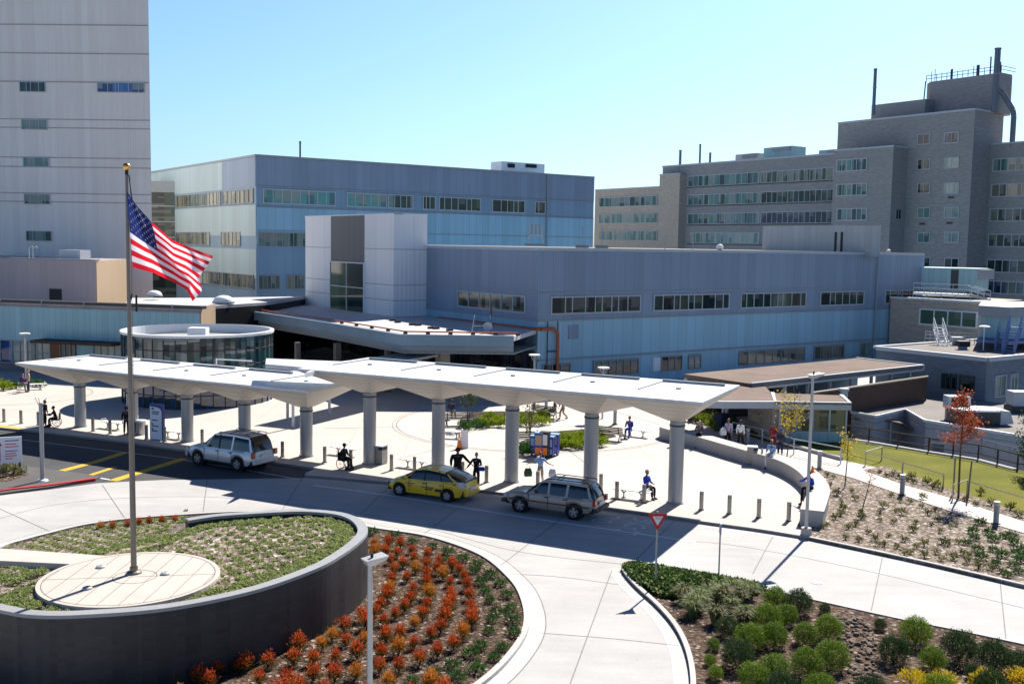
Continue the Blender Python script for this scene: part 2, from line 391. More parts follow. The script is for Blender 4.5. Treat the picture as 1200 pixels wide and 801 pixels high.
for nm in ('flag_red', 'flag_white', 'flag_blue'):
    mm = MATS[nm]; tt = NT(mm); tr = tt.n.new('ShaderNodeBsdfTranslucent'); tr.inputs[0].default_value = tt.b.inputs['Base Color'].default_value
    mx = tt.n.new('ShaderNodeMixShader'); mx.inputs[0].default_value = .42; tt.l.new(tt.b.outputs[0], mx.inputs[1]); tt.l.new(tr.outputs[0], mx.inputs[2])
    tt.l.new(mx.outputs[0], tt.n['Material Output'].inputs['Surface'])
def leafmat(name, cs, trans=.3, zr=None):
    m = newmat(name, cs[0], .65, 0, .3); t = NT(m)
    oi = t.n.new('ShaderNodeObjectInfo'); o = t.obj(); nz = t.noise(7, 2, o); w = t.n.new('ShaderNodeNewGeometry').outputs['Random Per Island']
    f = t.math('ADD', t.math('MULTIPLY', w, .55), t.math('ADD', t.math('MULTIPLY', nz, .3), t.math('MULTIPLY', oi.outputs['Random'], .15)))
    c = t.ramp(f, [(.15 + .7 * i / max(1, len(cs) - 1), q) for i, q in enumerate(cs)])
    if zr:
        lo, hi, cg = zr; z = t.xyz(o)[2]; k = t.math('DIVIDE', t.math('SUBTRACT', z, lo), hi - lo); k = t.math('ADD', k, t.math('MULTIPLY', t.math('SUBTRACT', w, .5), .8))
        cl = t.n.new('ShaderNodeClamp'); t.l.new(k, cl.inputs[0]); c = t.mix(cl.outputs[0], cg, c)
    t.col(c); tr = t.n.new('ShaderNodeBsdfTranslucent'); t.l.new(c, tr.inputs[0])
    mx = t.n.new('ShaderNodeMixShader'); mx.inputs[0].default_value = trans; t.l.new(t.b.outputs[0], mx.inputs[1]); t.l.new(tr.outputs[0], mx.inputs[2])
    t.l.new(mx.outputs[0], t.n['Material Output'].inputs['Surface']); return m
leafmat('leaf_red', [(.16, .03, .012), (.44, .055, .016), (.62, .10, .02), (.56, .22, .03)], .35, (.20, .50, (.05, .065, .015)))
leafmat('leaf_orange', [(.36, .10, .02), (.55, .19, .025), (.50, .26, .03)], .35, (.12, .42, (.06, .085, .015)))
leafmat('leaf_green', [(.02, .06, .014), (.045, .12, .025), (.09, .19, .04)])
leafmat('leaf_box', [(.025, .06, .008), (.075, .15, .012), (.17, .26, .018), (.30, .36, .02)], .35)
leafmat('leaf_darkbox', [(.015, .036, .014), (.035, .07, .022), (.08, .13, .035)], .3)
leafmat('leaf_lime', [(.10, .17, .01), (.20, .27, .015), (.32, .38, .02)], .35)
leafmat('leaf_yellow', [(.30, .24, .02), (.55, .42, .02), (.62, .36, .02)], .4)
leafmat('leaf_olive', [(.05, .06, .02), (.11, .12, .03), (.19, .18, .05)], .3)
leafmat('leaf_straw', [(.08, .08, .03), (.17, .17, .07), (.28, .26, .12)], .3)
leafmat('leaf_sage', [(.10, .14, .05), (.20, .25, .09), (.33, .36, .16)], .45)
leafmat('leaf_sagelight', [(.18, .23, .07), (.30, .36, .12), (.44, .46, .20)], .45)
leafmat('leaf_maple', [(.16, .03, .02), (.38, .07, .025), (.50, .16, .03)], .4)
leafmat('leaf_cover', [(.02, .04, .012), (.05, .085, .02), (.10, .14, .03)], .3)
noisy('bark', (.10, .07, .05), .9, .3, 5); noisy('rock', (.15, .115, .09), .9, .55, 4, 9)

# ------------------------------------------------------------------ setting: ground, road, plaza
PZ = .13
struct(MB().face([(-1500, -300, -3.6), (1500, -300, -3.6), (1500, 2500, -3.6), (-1500, 2500, -3.6)]).build('ground', 'court_ground'))
court = GP([(980, 515), (1018, 520), (1088, 532), (1146, 541), (1192, 553)])
terr = [(-260, -60), (120, -60), (120, 30), (45, 48)] + [(p.x, p.y) for p in reversed(court)] + [(22.5, 71.5), (27, 85), (70, 126), (120, 200), (120, 330), (-260, 330)]
struct(MB().prism(terr, -3.6, 0).build('road', 'concrete_road'))
kerb_px = [(357, 559), (400, 562.5), (455, 567.5), (520, 573), (580, 579), (640, 587.5), (705, 597), (770, 606), (832, 615), (890, 623), (945, 632)]
kerb_l = [(-60, 494), (0, 503), (60, 509), (148, 520), (200, 527.5), (270, 537), (335, 546), (368, 550.5)]
kl = spline(GP(kerb_l), 4); tip = [G(367, 553), G(359, 556)]; kr = spline(GP(kerb_px), 4)
KL = kl + tip + kr
plaza = KL + [G(934, 618)] + spline(GP([(938, 612), (958, 600), (968, 590), (972, 578), (965, 565), (950, 553), (918, 540), (880, 528), (830, 515), (790, 505)]), 4) + [Vector((11, 80, 0)), Vector((24, 92, 0)), Vector((30, 110, 0)), Vector((-20, 140, 0)), Vector((-90, 130, 0)), Vector((-110, 92, 0))]
struct(MB().prism(plaza, 0.003, PZ).build('plaza', 'concrete_plaza'))
# rose coloured circles and bands scored into the plaza
mb = MB()
def ring(mb, c, r, w, z, n=48, a0=0, a1=6.2832, mat=0):
    for k in range(n):
        s, e = a0 + (a1 - a0) * k / n, a0 + (a1 - a0) * (k + 1) / n
        mb.face([(c[0] + math.cos(q) * rr, c[1] + math.sin(q) * rr, z) for q, rr in ((s, r), (e, r), (e, r + w), (s, r + w))], mat)
ctr = G(628, 497, PZ)
disc = MB(); ring(disc, ctr, 0.0, 9.6, PZ + .004, 64)
struct(disc.build('plaza_disc', 'concrete_walk'))
mb = MB(); ring(mb, ctr, 9.6, .06, PZ + .008, 64); ring(mb, ctr, 9.9, .04, PZ + .008, 64)
for k in range(8):
    a = k * math.pi / 4 + .2; d = Vector((math.cos(a), math.sin(a), 0))
    mb.obox(ctr + d * 12, d, 5, .05, PZ + .003, PZ + .008)
ring(mb, G(20, 462, PZ), 5.5, .06, PZ + .008, 48)
struct(mb.build('plaza_joint', 'joint_dark'))
mb = MB().wall(KL, .16, 0, PZ + .012); struct(mb.build('kerb', 'kerb_concrete'))
mb = MB().wall(list(reversed(kr)), .55, 0, .004); struct(mb.build('gutter', 'kerb_concrete'))
mb = MB().wall(spline(GP([(-60, 493.5), (0, 502.5), (20, 505)]), 4), .5, PZ, PZ + .016); struct(mb.build('yellow_kerb', 'kerb_yellow'))
# asphalt bay with its stripes
bay = [p.copy() for p in kl] + [G(357, 559.5), G(300, 560.5), G(190, 562), G(147, 564), G(116, 565.5), G(60, 573), G(0, 580), G(-80, 596), G(-160, 560)]
struct(MB().prism(bay, .0, .004).build('asphalt_bay', 'asphalt_dark'))
def pstrip(mb, a, b, w, z, mat=0):
    a = Vector(a); b = Vector(b); mb.obox((a + b) / 2, b - a, (b - a).length, w, z - .003, z, mat)
def pline(mb, pts, w, z, n=6):
    L = spline(GP(pts), n)
    for i in range(len(L) - 1): pstrip(mb, L[i], L[i + 1], w, z)
mb = MB()
for a, b, w in [((66, 553), (112, 541), .5), ((112, 541), (146, 530), .5), ((104, 557), (135, 547), .32), ((132, 563), (216, 537), .55)]: pstrip(mb, G(*a), G(*b), w, .0085)
struct(mb.build('yellow_hatching', 'lane_yellow'))
mb = MB(); pline(mb, [(-40, 541), (22, 547), (80, 554), (130, 562)], .13, .0085); pline(mb, [(0, 512), (148, 530), (230, 541), (350, 561)], .06, .0085)
struct(mb.build('bay_line', 'worn_white'))
mb = MB(); pline(mb, [(368, 568.5), (455, 580), (600, 603.5), (700, 618), (815, 634.5)], .16, .008)
struct(mb.build('lane_line', 'worn_white'))
# asphalt path behind the red kerb
isl = GP([(-80, 596), (0, 580), (60, 572), (112, 563), (118, 560), (80, 554), (22, 547), (-60, 540)])
struct(MB().prism(isl, .004, .10).build('asphalt_path', 'asphalt'))
struct(MB().wall(spline(GP([(-80, 594), (0, 578), (60, 571), (112, 563.5)]), 5), .28, 0, .15).build('red_kerb', 'kerb_red'))
# expansion joints of the concrete road
mb = MB()
pline(mb, [(-60, 625), (0, 607), (65, 591), (150, 583), (245, 582), (330, 589), (420, 601), (500, 618), (608, 646), (735, 661)], .03, .006)
pline(mb, [(815, 634), (870, 640), (1000, 665), (1200, 712), (1260, 726)], .03, .006)
pline(mb, [(600, 672), (660, 676), (735, 686)], .03, .006)
pline(mb, [(632, 741), (720, 748), (795, 756)], .03, .006)
for a, b in [((355, 559), (331, 597)), ((243, 562), (238, 600)), ((120, 568), (147, 608)), ((0, 596), (60, 623)), ((458, 568), (425, 600)), ((560, 578), (488, 632)), ((675, 594), (583, 665)), ((790, 610), (740, 661)), ((906, 628), (882, 672)), ((1034, 653), (1020, 720)), ((1172, 682), (1179, 750)), ((717, 668), (668, 801)), ((668, 801), (655, 840))]:
    pstrip(mb, G(*a), G(*b), .035, .0065)
struct(mb.build('road_joint', 'joint_dark'))
# worn lettering painted on the lane
def text_mesh(s, size, mats, loc, rx, rz, name='lettering', parent=None, ext=.002, sx=1, kind=None):
    cu = bpy.data.curves.new(name, 'FONT'); cu.body = s; cu.size = size; cu.extrude = ext; cu.align_x = 'CENTER'; cu.align_y = 'CENTER'
    o = bpy.data.objects.new('tmp', cu); COL.objects.link(o); dg = bpy.context.evaluated_depsgraph_get(); me = bpy.data.meshes.new_from_object(o.evaluated_get(dg))
    COL.objects.unlink(o); bpy.data.objects.remove(o)
    me.transform(Matrix.Translation(Vector(loc)) @ Matrix.Rotation(rz, 4, 'Z') @ Matrix.Rotation(rx, 4, 'X') @ Matrix.Diagonal((sx, 1, 1, 1)))
    me.materials.clear(); me.materials.append(MATS[mats]); q = bpy.data.objects.new(name, me); COL.objects.link(q)
    if parent is not None: q.parent = parent
    if kind: q['kind'] = kind
    return q
# text is read by drivers coming from the right, heading along the kerb to the left
hd = math.atan2(.44, -.897)
for s, px, py in (('LOADING', 745, 617), ('ONLY', 712, 607)):
    p = G(px, py); text_mesh(s, 1.5, 'worn_white', (p.x, p.y, .009), 0, hd - math.pi / 2, 'lane_lettering', None, .001, .42, 'structure')
# island with the flagpole
CI = Vector((-10.2, 34.3, 0))
isl_px = [(0, 645), (30, 635), (60, 627), (100, 617.5), (150, 610.5), (217, 605.5), (290, 602), (360, 604), (432, 620), (500, 631), (560, 652), (595, 680), (610, 705), (613, 735), (597, 765), (560, 801)]
ip = GP(isl_px) + [G(480, 850), G(330, 893), G(180, 895), G(60, 835), G(0, 793), G(-70, 745), G(-60, 680)]
island = spline(ip, 6, True)
struct(MB().prism(island, 0, .07).build('planting_bed', 'bark_mulch'))
struct(MB().wall(island, .2, 0, .13, closed=True).build('island_kerb', 'kerb_concrete'))
struct(MB().wall(island, .72, 0, .005, closed=True).build('island_gutter', 'kerb_concrete'))
mb = MB(); ow = []
L = island; N = len(L)
for i in range(N):
    d = (L[(i + 1) % N] - L[i - 1]).normalized(); ow.append(L[i] + Vector((-d.y, d.x, 0)) * .74)
for i in range(N): pstrip(mb, ow[i], ow[(i + 1) % N], .035, .007)
struct(mb.build('gutter_joint', 'joint_dark'))
WZ = 2.3
rim_px = [(217, 607), (250, 602), (290, 599), (350, 596), (392, 598.5), (415, 604), (427, 612), (431, 622), (422, 634), (400, 650), (370, 666), (300, 690.5), (200, 711), (100, 719.5), (40, 720), (0, 714), (-50, 702)]
rim = spline(GP(rim_px, WZ), 6)
rimf = rim[:]
cxm = sum(p.x for p in rim) / len(rim)
planter = thing('planter_wall', 'curved dark slate retaining wall round the flagpole lawn', 'wall', (CI.x, CI.y, 0), world=True)
def wall_between(mb, line, w, z0, z1f, mat):
    mb.wall(line, w, z0, z1f, mat)
part(MB().wall(rim, -.30, .03, WZ - .1), 'stone_facing', 'slate_wall', planter)
part(MB().wall(rim, -.36, WZ - .1, WZ), 'coping', 'slate_cap', planter)
# planter soil: from disc level down to the road edge at the back left
dc = Vector((-11.45, 30.6, 0)); DR = 2.62
edge_l = spline(GP([(-50, 665), (0, 645.5), (30, 636), (60, 628), (100, 618.5), (150, 611), (217, 605.5)], .1), 5)
outer = [(p.x, p.y, .14) for p in edge_l]
for p in rim[1:]: outer.append((p.x, p.y, WZ - .35))
outer2 = []
for i, q in enumerate(outer):
    if i < len(edge_l): z = .14 
    else:
        k = min(1, (i - len(edge_l)) / 22.); z = WZ - .30 + .12 * k
    outer2.append((q[0], q[1], z))
def soil_z(x, y):
    # radial blend between disc edge and outer boundary
    a = math.atan2(y - dc.y, x - dc.x); d = math.hypot(x - dc.x, y - dc.y); best = None
    for i in range(len(outer2)):
        o = outer2[i]; b = math.atan2(o[1] - dc.y, o[0] - dc.x); df = abs((a - b + math.pi) % 6.28318 - math.pi)
        if best is None or df < best[0]: best = (df, o)
    o = best[1]; R = math.hypot(o[0] - dc.x, o[1] - dc.y); k = max(0, min(1, (d - DR) / max(.1, R - DR)))
    return (WZ - .12) * (1 - k) + o[2] * k
mb = MB(); n = len(outer2); K = 8
for i in range(n):
    o0, o1 = outer2[i], outer2[(i + 1) % n]
    def pt(o, k):
        d = Vector((o[0] - dc.x, o[1] - dc.y, 0)); u = d.normalized(); r = DR * .9 + (d.length - DR * .9) * k / K
        z = (WZ - .1) * (1 - k / K) + o[2] * k / K + (ru(-.03, .03) if 0 < k < K else 0)
        return (dc.x + u.x * r, dc.y + u.y * r, z)
    random.seed(i); A = [pt(o0, k) for k in range(K + 1)]; random.seed(i + 1 if i + 1 < n else 0); B = [pt(o1, k) for k in range(K + 1)]
    for k in range(K): mb.face([A[k], A[k + 1], B[k + 1], B[k]])
random.seed(11)
struct(mb.build('planter_soil', 'gravel_mulch', smooth=True))
mb = MB(); ring(mb, dc, 0, DR, WZ + .005, 64); 
struct(MB().prism([(dc.x + math.cos(a / 64 * 6.2832) * DR, dc.y + math.sin(a / 64 * 6.2832) * DR) for a in range(64)], WZ - .5, WZ).build('flagpole_disc', 'concrete_cream'))
mb = MB(); ring(mb, dc, DR - .16, .03, WZ + .004, 64); ring(mb, dc + Vector((.12, .06, 0)), .62, .03, WZ + .004, 40)
for k in range(-4, 5):
    x = k * .6; h = math.sqrt(max(0, (DR - .16) ** 2 - x * x)); a = Vector((.02, 1, 0)).normalized(); c = dc + Vector((x, 0, 0)); pstrip(mb, c - a * h, c + a * h, .02, WZ + .004)
pstrip(mb, dc + Vector((-2.4, -.35, 0)), dc + Vector((2.4, .45, 0)), .02, WZ + .0045)
struct(mb.build('disc_joint', 'joint_dark'))
wk = [G(0, 655, 0), G(-50, 668, 0), G(-10, 648, 0)]
a = [G(-45, 650, .15), G(-45, 672, .15)]; b = [G(88, 655, WZ), G(66, 668, WZ)]
p0 = Vector((G(10, 650, .2).x, G(10, 650, .2).y, .2)); 
w0a, w0b = G(12, 640, .12), G(-25, 645, .12)
w0a = Vector((-20.2, 40.3, .16)); w0b = Vector((-21.2, 38.9, .16))
pb0 = Vector((dc.x - 1.5, dc.y + 2.1, WZ)); pb1 = Vector((dc.x - 2.3, dc.y + 1.2, WZ))
mb = MB().face([w0a, pb0, pb1, w0b]).face([w0a, pb0, pb0 - Vector((0, 0, .5)), w0a - Vector((0, 0, .15))]).face([w0b, pb1, pb1 - Vector((0, 0, .5)), w0b - Vector((0, 0, .15))])
struct(mb.build('disc_path', 'concrete_cream'))
# right lower bed
rb_px = [(728, 667), (742, 664), (800, 674), (860, 684), (905, 694), (960, 706), (1050, 726), (1130, 742), (1200, 757), (1290, 776)]
rb_l = [(728, 667), (731, 674), (745, 690), (770, 713), (790, 737), (803, 765), (809, 801), (806, 850)]
bedR = spline(GP(rb_px), 4); bl = spline(GP(rb_l), 4)
polyR = bl[::-1] + bedR + [Vector((30, 20, 0)), Vector((5, 20, 0))]
struct(MB().prism(polyR, 0, .08).build('shrub_bed', 'bark_mulch'))
struct(MB().wall(bl, .16, 0, .14).build('bed_kerb', 'kerb_concrete')); struct(MB().wall(bedR, -.12, 0, .12).build('bed_kerb', 'kerb_concrete'))
struct(MB().wall(bl, -.5, 0, .005).build('bed_gutter', 'kerb_concrete'))
# right upper bed, walk, lawn
ub = spline(GP([(945, 632), (1030, 650), (1100, 665.5), (1200, 689), (1300, 712)]), 5)
gut = ub
polyU = ub + [Vector((45, 36, 0)), Vector((45, 48, 0))] + [G(1200, 628)] + GP([(1110, 601), (1055, 582), (1000, 563), (965, 552), (948, 560), (935, 600), (938, 625)])
struct(MB().prism(polyU, 0, .12).build('gravel_bed', 'gravel_mulch'))
struct(MB().wall(ub, .16, 0, .15).build('bed_kerb', 'kerb_concrete'))
walk = GP([(1330, 664), (1200, 628), (1110, 601), (1055, 582), (1000, 563), (960, 552), (905, 540), (850, 524), (800, 511), (775, 500), (700, 478), (640, 462), (700, 462), (742, 472), (790, 486), (850, 505), (905, 522), (984, 541), (1030, 551), (1047, 566), (1110, 582), (1200, 613), (1330, 650)])
struct(MB().prism(walk, 0, PZ + .02).build('sidewalk', 'concrete_walk'))
lawn = GP([(1300, 643), (1200, 613), (1110, 582), (1047, 566), (1030, 551), (984, 541), (905, 522), (862, 508), (840, 500), (905, 496), (940, 500)]) + [p for p in court] + [Vector((45, 48, 0))]
struct(MB().prism(lawn, 0, .14).build('lawn', 'lawn'))
hillb = GP([(742, 472), (700, 462), (760, 452), (850, 470), (868, 500), (850, 505), (790, 486)])
struct(MB().prism(hillb, 0, .16).build('bank', 'soil'))
struct(MB().wall(spline(GP([(888, 513), (930, 527), (984, 542)]), 4), .25, 0, .35).build('path_kerb', 'wall_concrete'))

# ------------------------------------------------------------------ buildings
class Face:
    """a vertical wall plane: origin o, horizontal direction e, outward normal n"""
    def __init__(s, o, e, z0, z1):
        s.o = Vector((o[0], o[1], 0)); s.e = Vector((e[0], e[1], 0)).normalized(); s.z0 = z0; s.z1 = z1
        n = Vector((s.e.y, -s.e.x, 0)); s.n = n if (n.dot(Vector((0, 0, 0)) - s.o) > 0) else -n
    def t(s, px, z=8.0):
        a = px - 600; A = s.o + Vector((0, 0, z)) - CP; B = s.e
        return (FPX * A.dot(RT) - a * A.dot(fw)) / (a * B.dot(fw) - FPX * B.dot(RT))
    def p(s, t, z=0, d=0): q = s.o + s.e * t + s.n * d; return Vector((q.x, q.y, z))
    def z(s, t, py): q = s.p(t); return zat(q.x, q.y, py)
    def box(s, mb, t0, t1, z0, z1, d0, d1, mat=0):
        q = [s.p(t0, 0, d0), s.p(t1, 0, d0), s.p(t1, 0, d1), s.p(t0, 0, d1)]; mb.prism(q, z0, z1, mat)
def window(root, F, t0, t1, z0, z1, muls=3, glass='glass_dark', frame='trim_grey', fr=.09, uneven=False, hbar=False, name='window'):
    if t1 < t0: t0, t1 = t1, t0
    mb = MB(); d = .15
    F.box(mb, t0 - fr, t0, z0 - fr, z1 + fr, -.12, d); F.box(mb, t1, t1 + fr, z0 - fr, z1 + fr, -.12, d)
    F.box(mb, t0, t1, z0 - fr, z0, -.12, d); F.box(mb, t0, t1, z1, z1 + fr, -.12, d)
    w = t1 - t0; ms = []
    for k in range(1, muls + 1):
        u = k / (muls + 1); ms.append(u + (random.choice((-.3, .3, 0)) / (muls + 1) if uneven else 0))
    for u in ms:
        c = t0 + w * u; F.box(mb, c - fr * .4, c + fr * .4, z0, z1, -.12, d - .02)
    if hbar: F.box(mb, t0, t1, (z0 + z1) / 2 - .04, (z0 + z1) / 2 + .04, -.11, d - .03)
    o = mb.build(name, frame, root)
    g = MB(); F.box(g, t0, t1, z0, z1, -.10, .075); q = g.build('pane', glass, o, org=root['_org'])
    org_ = Vector(root['_org']); uvd = q.data.uv_layers[0].data
    for li, lp_ in enumerate(q.data.loops): uvd[li].uv.y = (q.data.vertices[lp_.vertex_index].co.z + org_.z - z0) / (z1 - z0) * .998 + .001 + 3 * int(z0)
    return o
def band(root, F, pxs, py0, py1, pyref, glass='glass_dark', frame='trim_grey', mp=1.5, **k):
    # windows between picture columns; heights fixed by rows at column pyref
    tr = F.t(pyref); z1 = F.z(tr, py0); z0 = F.z(tr, py1)
    for i, (a, b) in enumerate(pxs):
        t0, t1 = F.t(a, (z0 + z1) / 2), F.t(b, (z0 + z1) / 2); w = abs(t1 - t0)
        g = glass[i % len(glass)] if isinstance(glass, (list, tuple)) else glass
        window(root, F, t0, t1, z0, z1, max(0, int(round(w / mp)) - 1), g, frame, **k)
    return z0, z1
def wallband(root, F, t0, t1, z0, z1, mat, d=.04, name='cladding'):
    mb = MB(); F.box(mb, min(t0, t1), max(t0, t1), z0, z1, -.05, d); return mb.build(name, mat, root)
def trimline(mb, F, t0, t1, z, h=.12, d=.09): F.box(mb, min(t0, t1), max(t0, t1), z - h / 2, z + h / 2, -.03, d)

# --- front clinic block
A = Vector((at_depth(632, 88, 12.1), 88, 0)); FR = Face(A, E2, 0, 12.1); FL = Face(A, E1, 0, 12.1)
tR = FR.t(1080, 6); tL = 42
H1 = zat(A.x, A.y, 290)
root = thing('clinic_building', 'two storey blue and grey metal clad block with ribbon windows behind the long white canopy', 'building', A, world=True)
body = [FR.p(0), FR.p(tR), FR.p(tR) + E1 * tL, FL.p(tL)]
part(MB().prism(body, 0, H1 - .25), 'wall', 'clad_blue', root)
mb = MB().prism([FR.p(0, 0, .03) + (FL.n * .03), FR.p(tR, 0, .03), FR.p(tR) + E1 * tL, FL.p(tL, 0, .03)], H1 - .25, H1)
part(mb, 'parapet', 'trim_pale', root)
part(MB().prism([p * .999 for p in body], H1 + .001, H1 + .02), 'roof', 'roof_grey', root)
zb = FR.z(0, 374); zt = FR.z(0, 341)
z_sill, z_head = FR.z(FR.t(645), 367), FR.z(FR.t(645), 349)
# upper slate cladding
wallband(root, FR, 0.05, tR, z_sill - .6, H1 - .26, 'clad_slate', .05); wallband(root, FL, 0.05, tL, z_sill - .6, H1 - .26, 'clad_slate', .05)
mb = MB(); trimline(mb, FR, 0, tR, z_head + .45); trimline(mb, FL, 0, tL, z_head + .45); trimline(mb, FR, 0, tR, z_sill - .62, .14, .11); trimline(mb, FL, 0, tL, z_sill - .62, .14, .11)
zl = FR.z(FR.t(860), 411)
trimline(mb, FR, 0, tR, zl + .25, .16, .14)
part(mb, 'trim', 'trim_grey', root)
for a, b, m in [(646, 749, 8), (766, 853, 8), (868, 943, 8), (961, 1011, 5), (1037, 1072, 4)]:
    t0, t1 = FR.t(a, 7.5), FR.t(b, 7.5); window(root, FR, t0, t1, z_sill, z_head, m, 'glass_dark', 'trim_pale', .11, uneven=True)
t0, t1 = FL.t(538, 7.5), FL.t(616, 7.5); window(root, FL, t0, t1, z_sill, z_head, 5, 'glass_blind', 'trim_pale', .11)
zw1 = FR.z(FR.t(700), 423.5); zw0 = zw1 - 1.25
for a, b, m, g in [(636, 667, 2, 'glass_dark'), (696, 747, 5, 'glass_dark'), (775, 798, 2, 'glass_dark'), (807, 820, 1, 'glass_mix'), (866, 942, 7, 'glass_blind'), (954, 988, 4, 'glass_blind'), (1008, 1019, 0, 'glass_pale')]:
    window(root, FR, FR.t(a, 2), FR.t(b, 2), zw0, zw1, m, g, 'trim_grey', .1)
wallband(root, FR, FR.t(765, 2), FR.t(774, 2), zw0, zw1, 'clad_pale', .06)
mb = MB(); t = FR.t(1025); mb.cyl(FR.p(t, 0, .25), FR.p(t, H1, .25), .09); part(mb, 'downpipe', 'trim_grey', root)
mb = MB(); mb.cyl(FR.p(.9, 0, .2), FR.p(.9, z_sill - .7, .2), .05); mb.cyl(FR.p(2.0, 0, .2), FR.p(2.0, z_sill - .7, .2), .05); F = FR; F.box(mb, .9, 2.0, 3.4, 3.5, .1, .2)
part(mb, 'conduit', 'trim_dark', root)
mb = MB(); zz = FR.z(1, 385); t5 = FR.t(651, 4)
mb.tube([FL.p(16, zz - .1, .25), FL.p(.0, zz, .25), FR.p(0.1, zz, .3), FR.p(t5 - .5, zz, .3), FR.p(t5, zz - .4, .3), FR.p(t5, 0, .3)], .14, 10)
part(mb, 'orange_pipe', 'pipe_orange', root)
mb = MB(); t = FR.t(672); FR.box(mb, t - .5, t + .6, z_sill - 2.3, z_sill - 1.1, -.02, .06); part(mb, 'patch_panel', 'clad_slate', root)
# ground floor storefront in the recess of the left face
mb = MB(); FL.box(mb, .3, tL, 0, 3.4, -.05, .12); part(mb, 'storefront', 'glass_night', root)
mb = MB()
for k in range(27): FL.box(mb, .6 + k * 1.5, .68 + k * 1.5, 0, 3.4, .05, .18)
FL.box(mb, .3, tL, 3.3, 3.5, .05, .2)
part(mb, 'mullion', 'trim_dark', root)
# --- pale stair block with glass bay
P5 = FL.p(FL.t(500, 8)); w = 5.
# move out along -E2 until the corner is seen at column 461
for i in range(200):
    q = P5 - E2 * w; x, y = proj((q.x, q.y, 8)); w += (x - 461) * .02
Bc = P5 - E2 * w; FB = Face(Bc, E1, 0, 16); FBr = Face(Bc, E2, 0, 16); tb = FB.t(358, 10); zB = zat(Bc.x, Bc.y, 251)
root = thing('stair_block', 'pale grey panelled stair block with a dark panel above its tall glass bay', 'building', Bc, world=True)
ta, tc = FB.t(388, 10), FB.t(427, 10)
zg1, zg0 = FB.z(ta, 307), FB.z(ta, 361)
mb = MB().prism([FB.p(0), FBr.p(w), FBr.p(w) + E1 * tb, FB.p(tb)], 4.6, zB); part(mb, 'wall', 'clad_pale', root)
mb = MB(); FB.box(mb, tc, ta, zg1, zB - .02, -.5, .03); part(mb, 'dark_panel', 'clad_charcoal', root)
window(root, FB, tc, ta, zg0, zg1, 1, 'glass_green', 'trim_white', .1, hbar=True)
for z in [zB - 3.4, zB - 6.9, zB - 8.4]:
    for f_, a_0, a_1 in ((FB, 0, tc - .12), (FB, ta + .12, tb), (FBr, 0, w)): mb = MB(); f_.box(mb, a_0, a_1, z, z + .06, 0, .02); part(mb, 'panel_joint', 'trim_grey', root)
mb = MB(); FB.box(mb, -.06, tb + .1, zB, zB + .1, -1, .06); FBr.box(mb, 0.02, w, zB, zB + .098, -1, .06); part(mb, 'coping', 'trim_white', root)
# --- big block behind
C = Vector((at_depth(300, 134, 20), 134, 0)); BR = Face(C, E2, 0, 24); BL = Face(C, E1, 0, 24); tR2 = BR.t(695, 15); tL2 = 75
H2 = zat(C.x, C.y, 183)
root = thing('laboratory_building', 'tall blue metal clad block with turquoise ribbon windows behind the pale stair block', 'building', C, world=True)
body = [BR.p(0), BR.p(tR2), BR.p(tR2) + E1 * 60, BL.p(tL2)]
part(MB().prism(body, -1, H2), 'wall', 'clad_blue_grey', root)
zs, zh = BR.z(0, 237), BR.z(0, 221.5); st = 5.55
part((lambda m: (BR.box(m, .05, tR2, zs - 5.2, zs - .6, -.05, .05), m)[1])(MB()), 'cladding', 'clad_blue', root)
part((lambda m: (BR.box(m, .05, tR2, zh + .6, H2 - .05, -.05, .05), m)[1])(MB()), 'cladding', 'clad_slate', root)
t2 = BL.t(261, 18)
part((lambda m: (BL.box(m, .05, t2, zh + .3, H2 - .05, -.05, .05), m)[1])(MB()), 'cladding', 'clad_slate', root)
part((lambda m: (BL.box(m, t2, tL2, zh + .3, H2 - .05, -.05, .05), m)[1])(MB()), 'cladding', 'clad_steelgrey', root)
part((lambda m: (BL.box(m, .05, tL2, zs - 4.3, zs - .3, -.05, .05), m)[1])(MB()), 'cladding', 'clad_steelgrey', root)
part((lambda m: (BL.box(m, .05, tL2, zs - 9.8, zs - 6, -.05, .05), m)[1])(MB()), 'cladding', 'clad_steelgrey', root)
mb = MB(); BR.box(mb, 0, tR2, H2, H2 + .25, -.5, .1); BL.box(mb, 0.1, tL2, H2, H2 + .249, -.5, .1)
trimline(mb, BR, 0, tR2, zh + .4); trimline(mb, BR, 0, tR2, zs - .5); trimline(mb, BR, 0, tR2, BR.z(BR.t(500), 274), .12)
part(mb, 'trim', 'trim_grey', root)
mb = MB(); t = BR.t(640, 15); mb.cyl(BR.p(t, 2, .2), BR.p(t, H2, .2), .12); part(mb, 'downpipe', 'trim_grey', root)
for a, b, m, g in [(309, 392, 7, 'glass_sky_teal'), (407, 452, 4, 'glass_sky_teal'), (455, 483, 3, 'glass_mix'), (496, 509, 2, 'glass_dark'), (515, 562, 5, 'glass_dark'), (577, 614, 4, 'glass_dark'), (627, 638, 1, 'glass_dark')]:
    window(root, BR, BR.t(a, 18), BR.t(b, 18), zs, zh, m, g, 'trim_pale', .12, uneven=(g == 'glass_dark'))
for a, b, m, g in [(303, 357, 7, 'glass_mix')]:
    window(root, BR, BR.t(a, 13), BR.t(b, 13), zs - st, zh - st, m, g, 'trim_grey', .12)
for k, lst in enumerate([[(207, 259), (262, 297)], [(207, 246), (260, 282)], [(207, 327), (337, 356)]]):
    for a, b in lst:
        t0, t1 = BL.t(min(a, 298), 18 - st * k), BL.t(min(b, 298), 18 - st * k); window(root, BL, t0, t1, zs - st * k, zh - st * k, max(1, int(abs(t1 - t0) / 1.6)), 'glass_blind', 'trim_grey', .1)
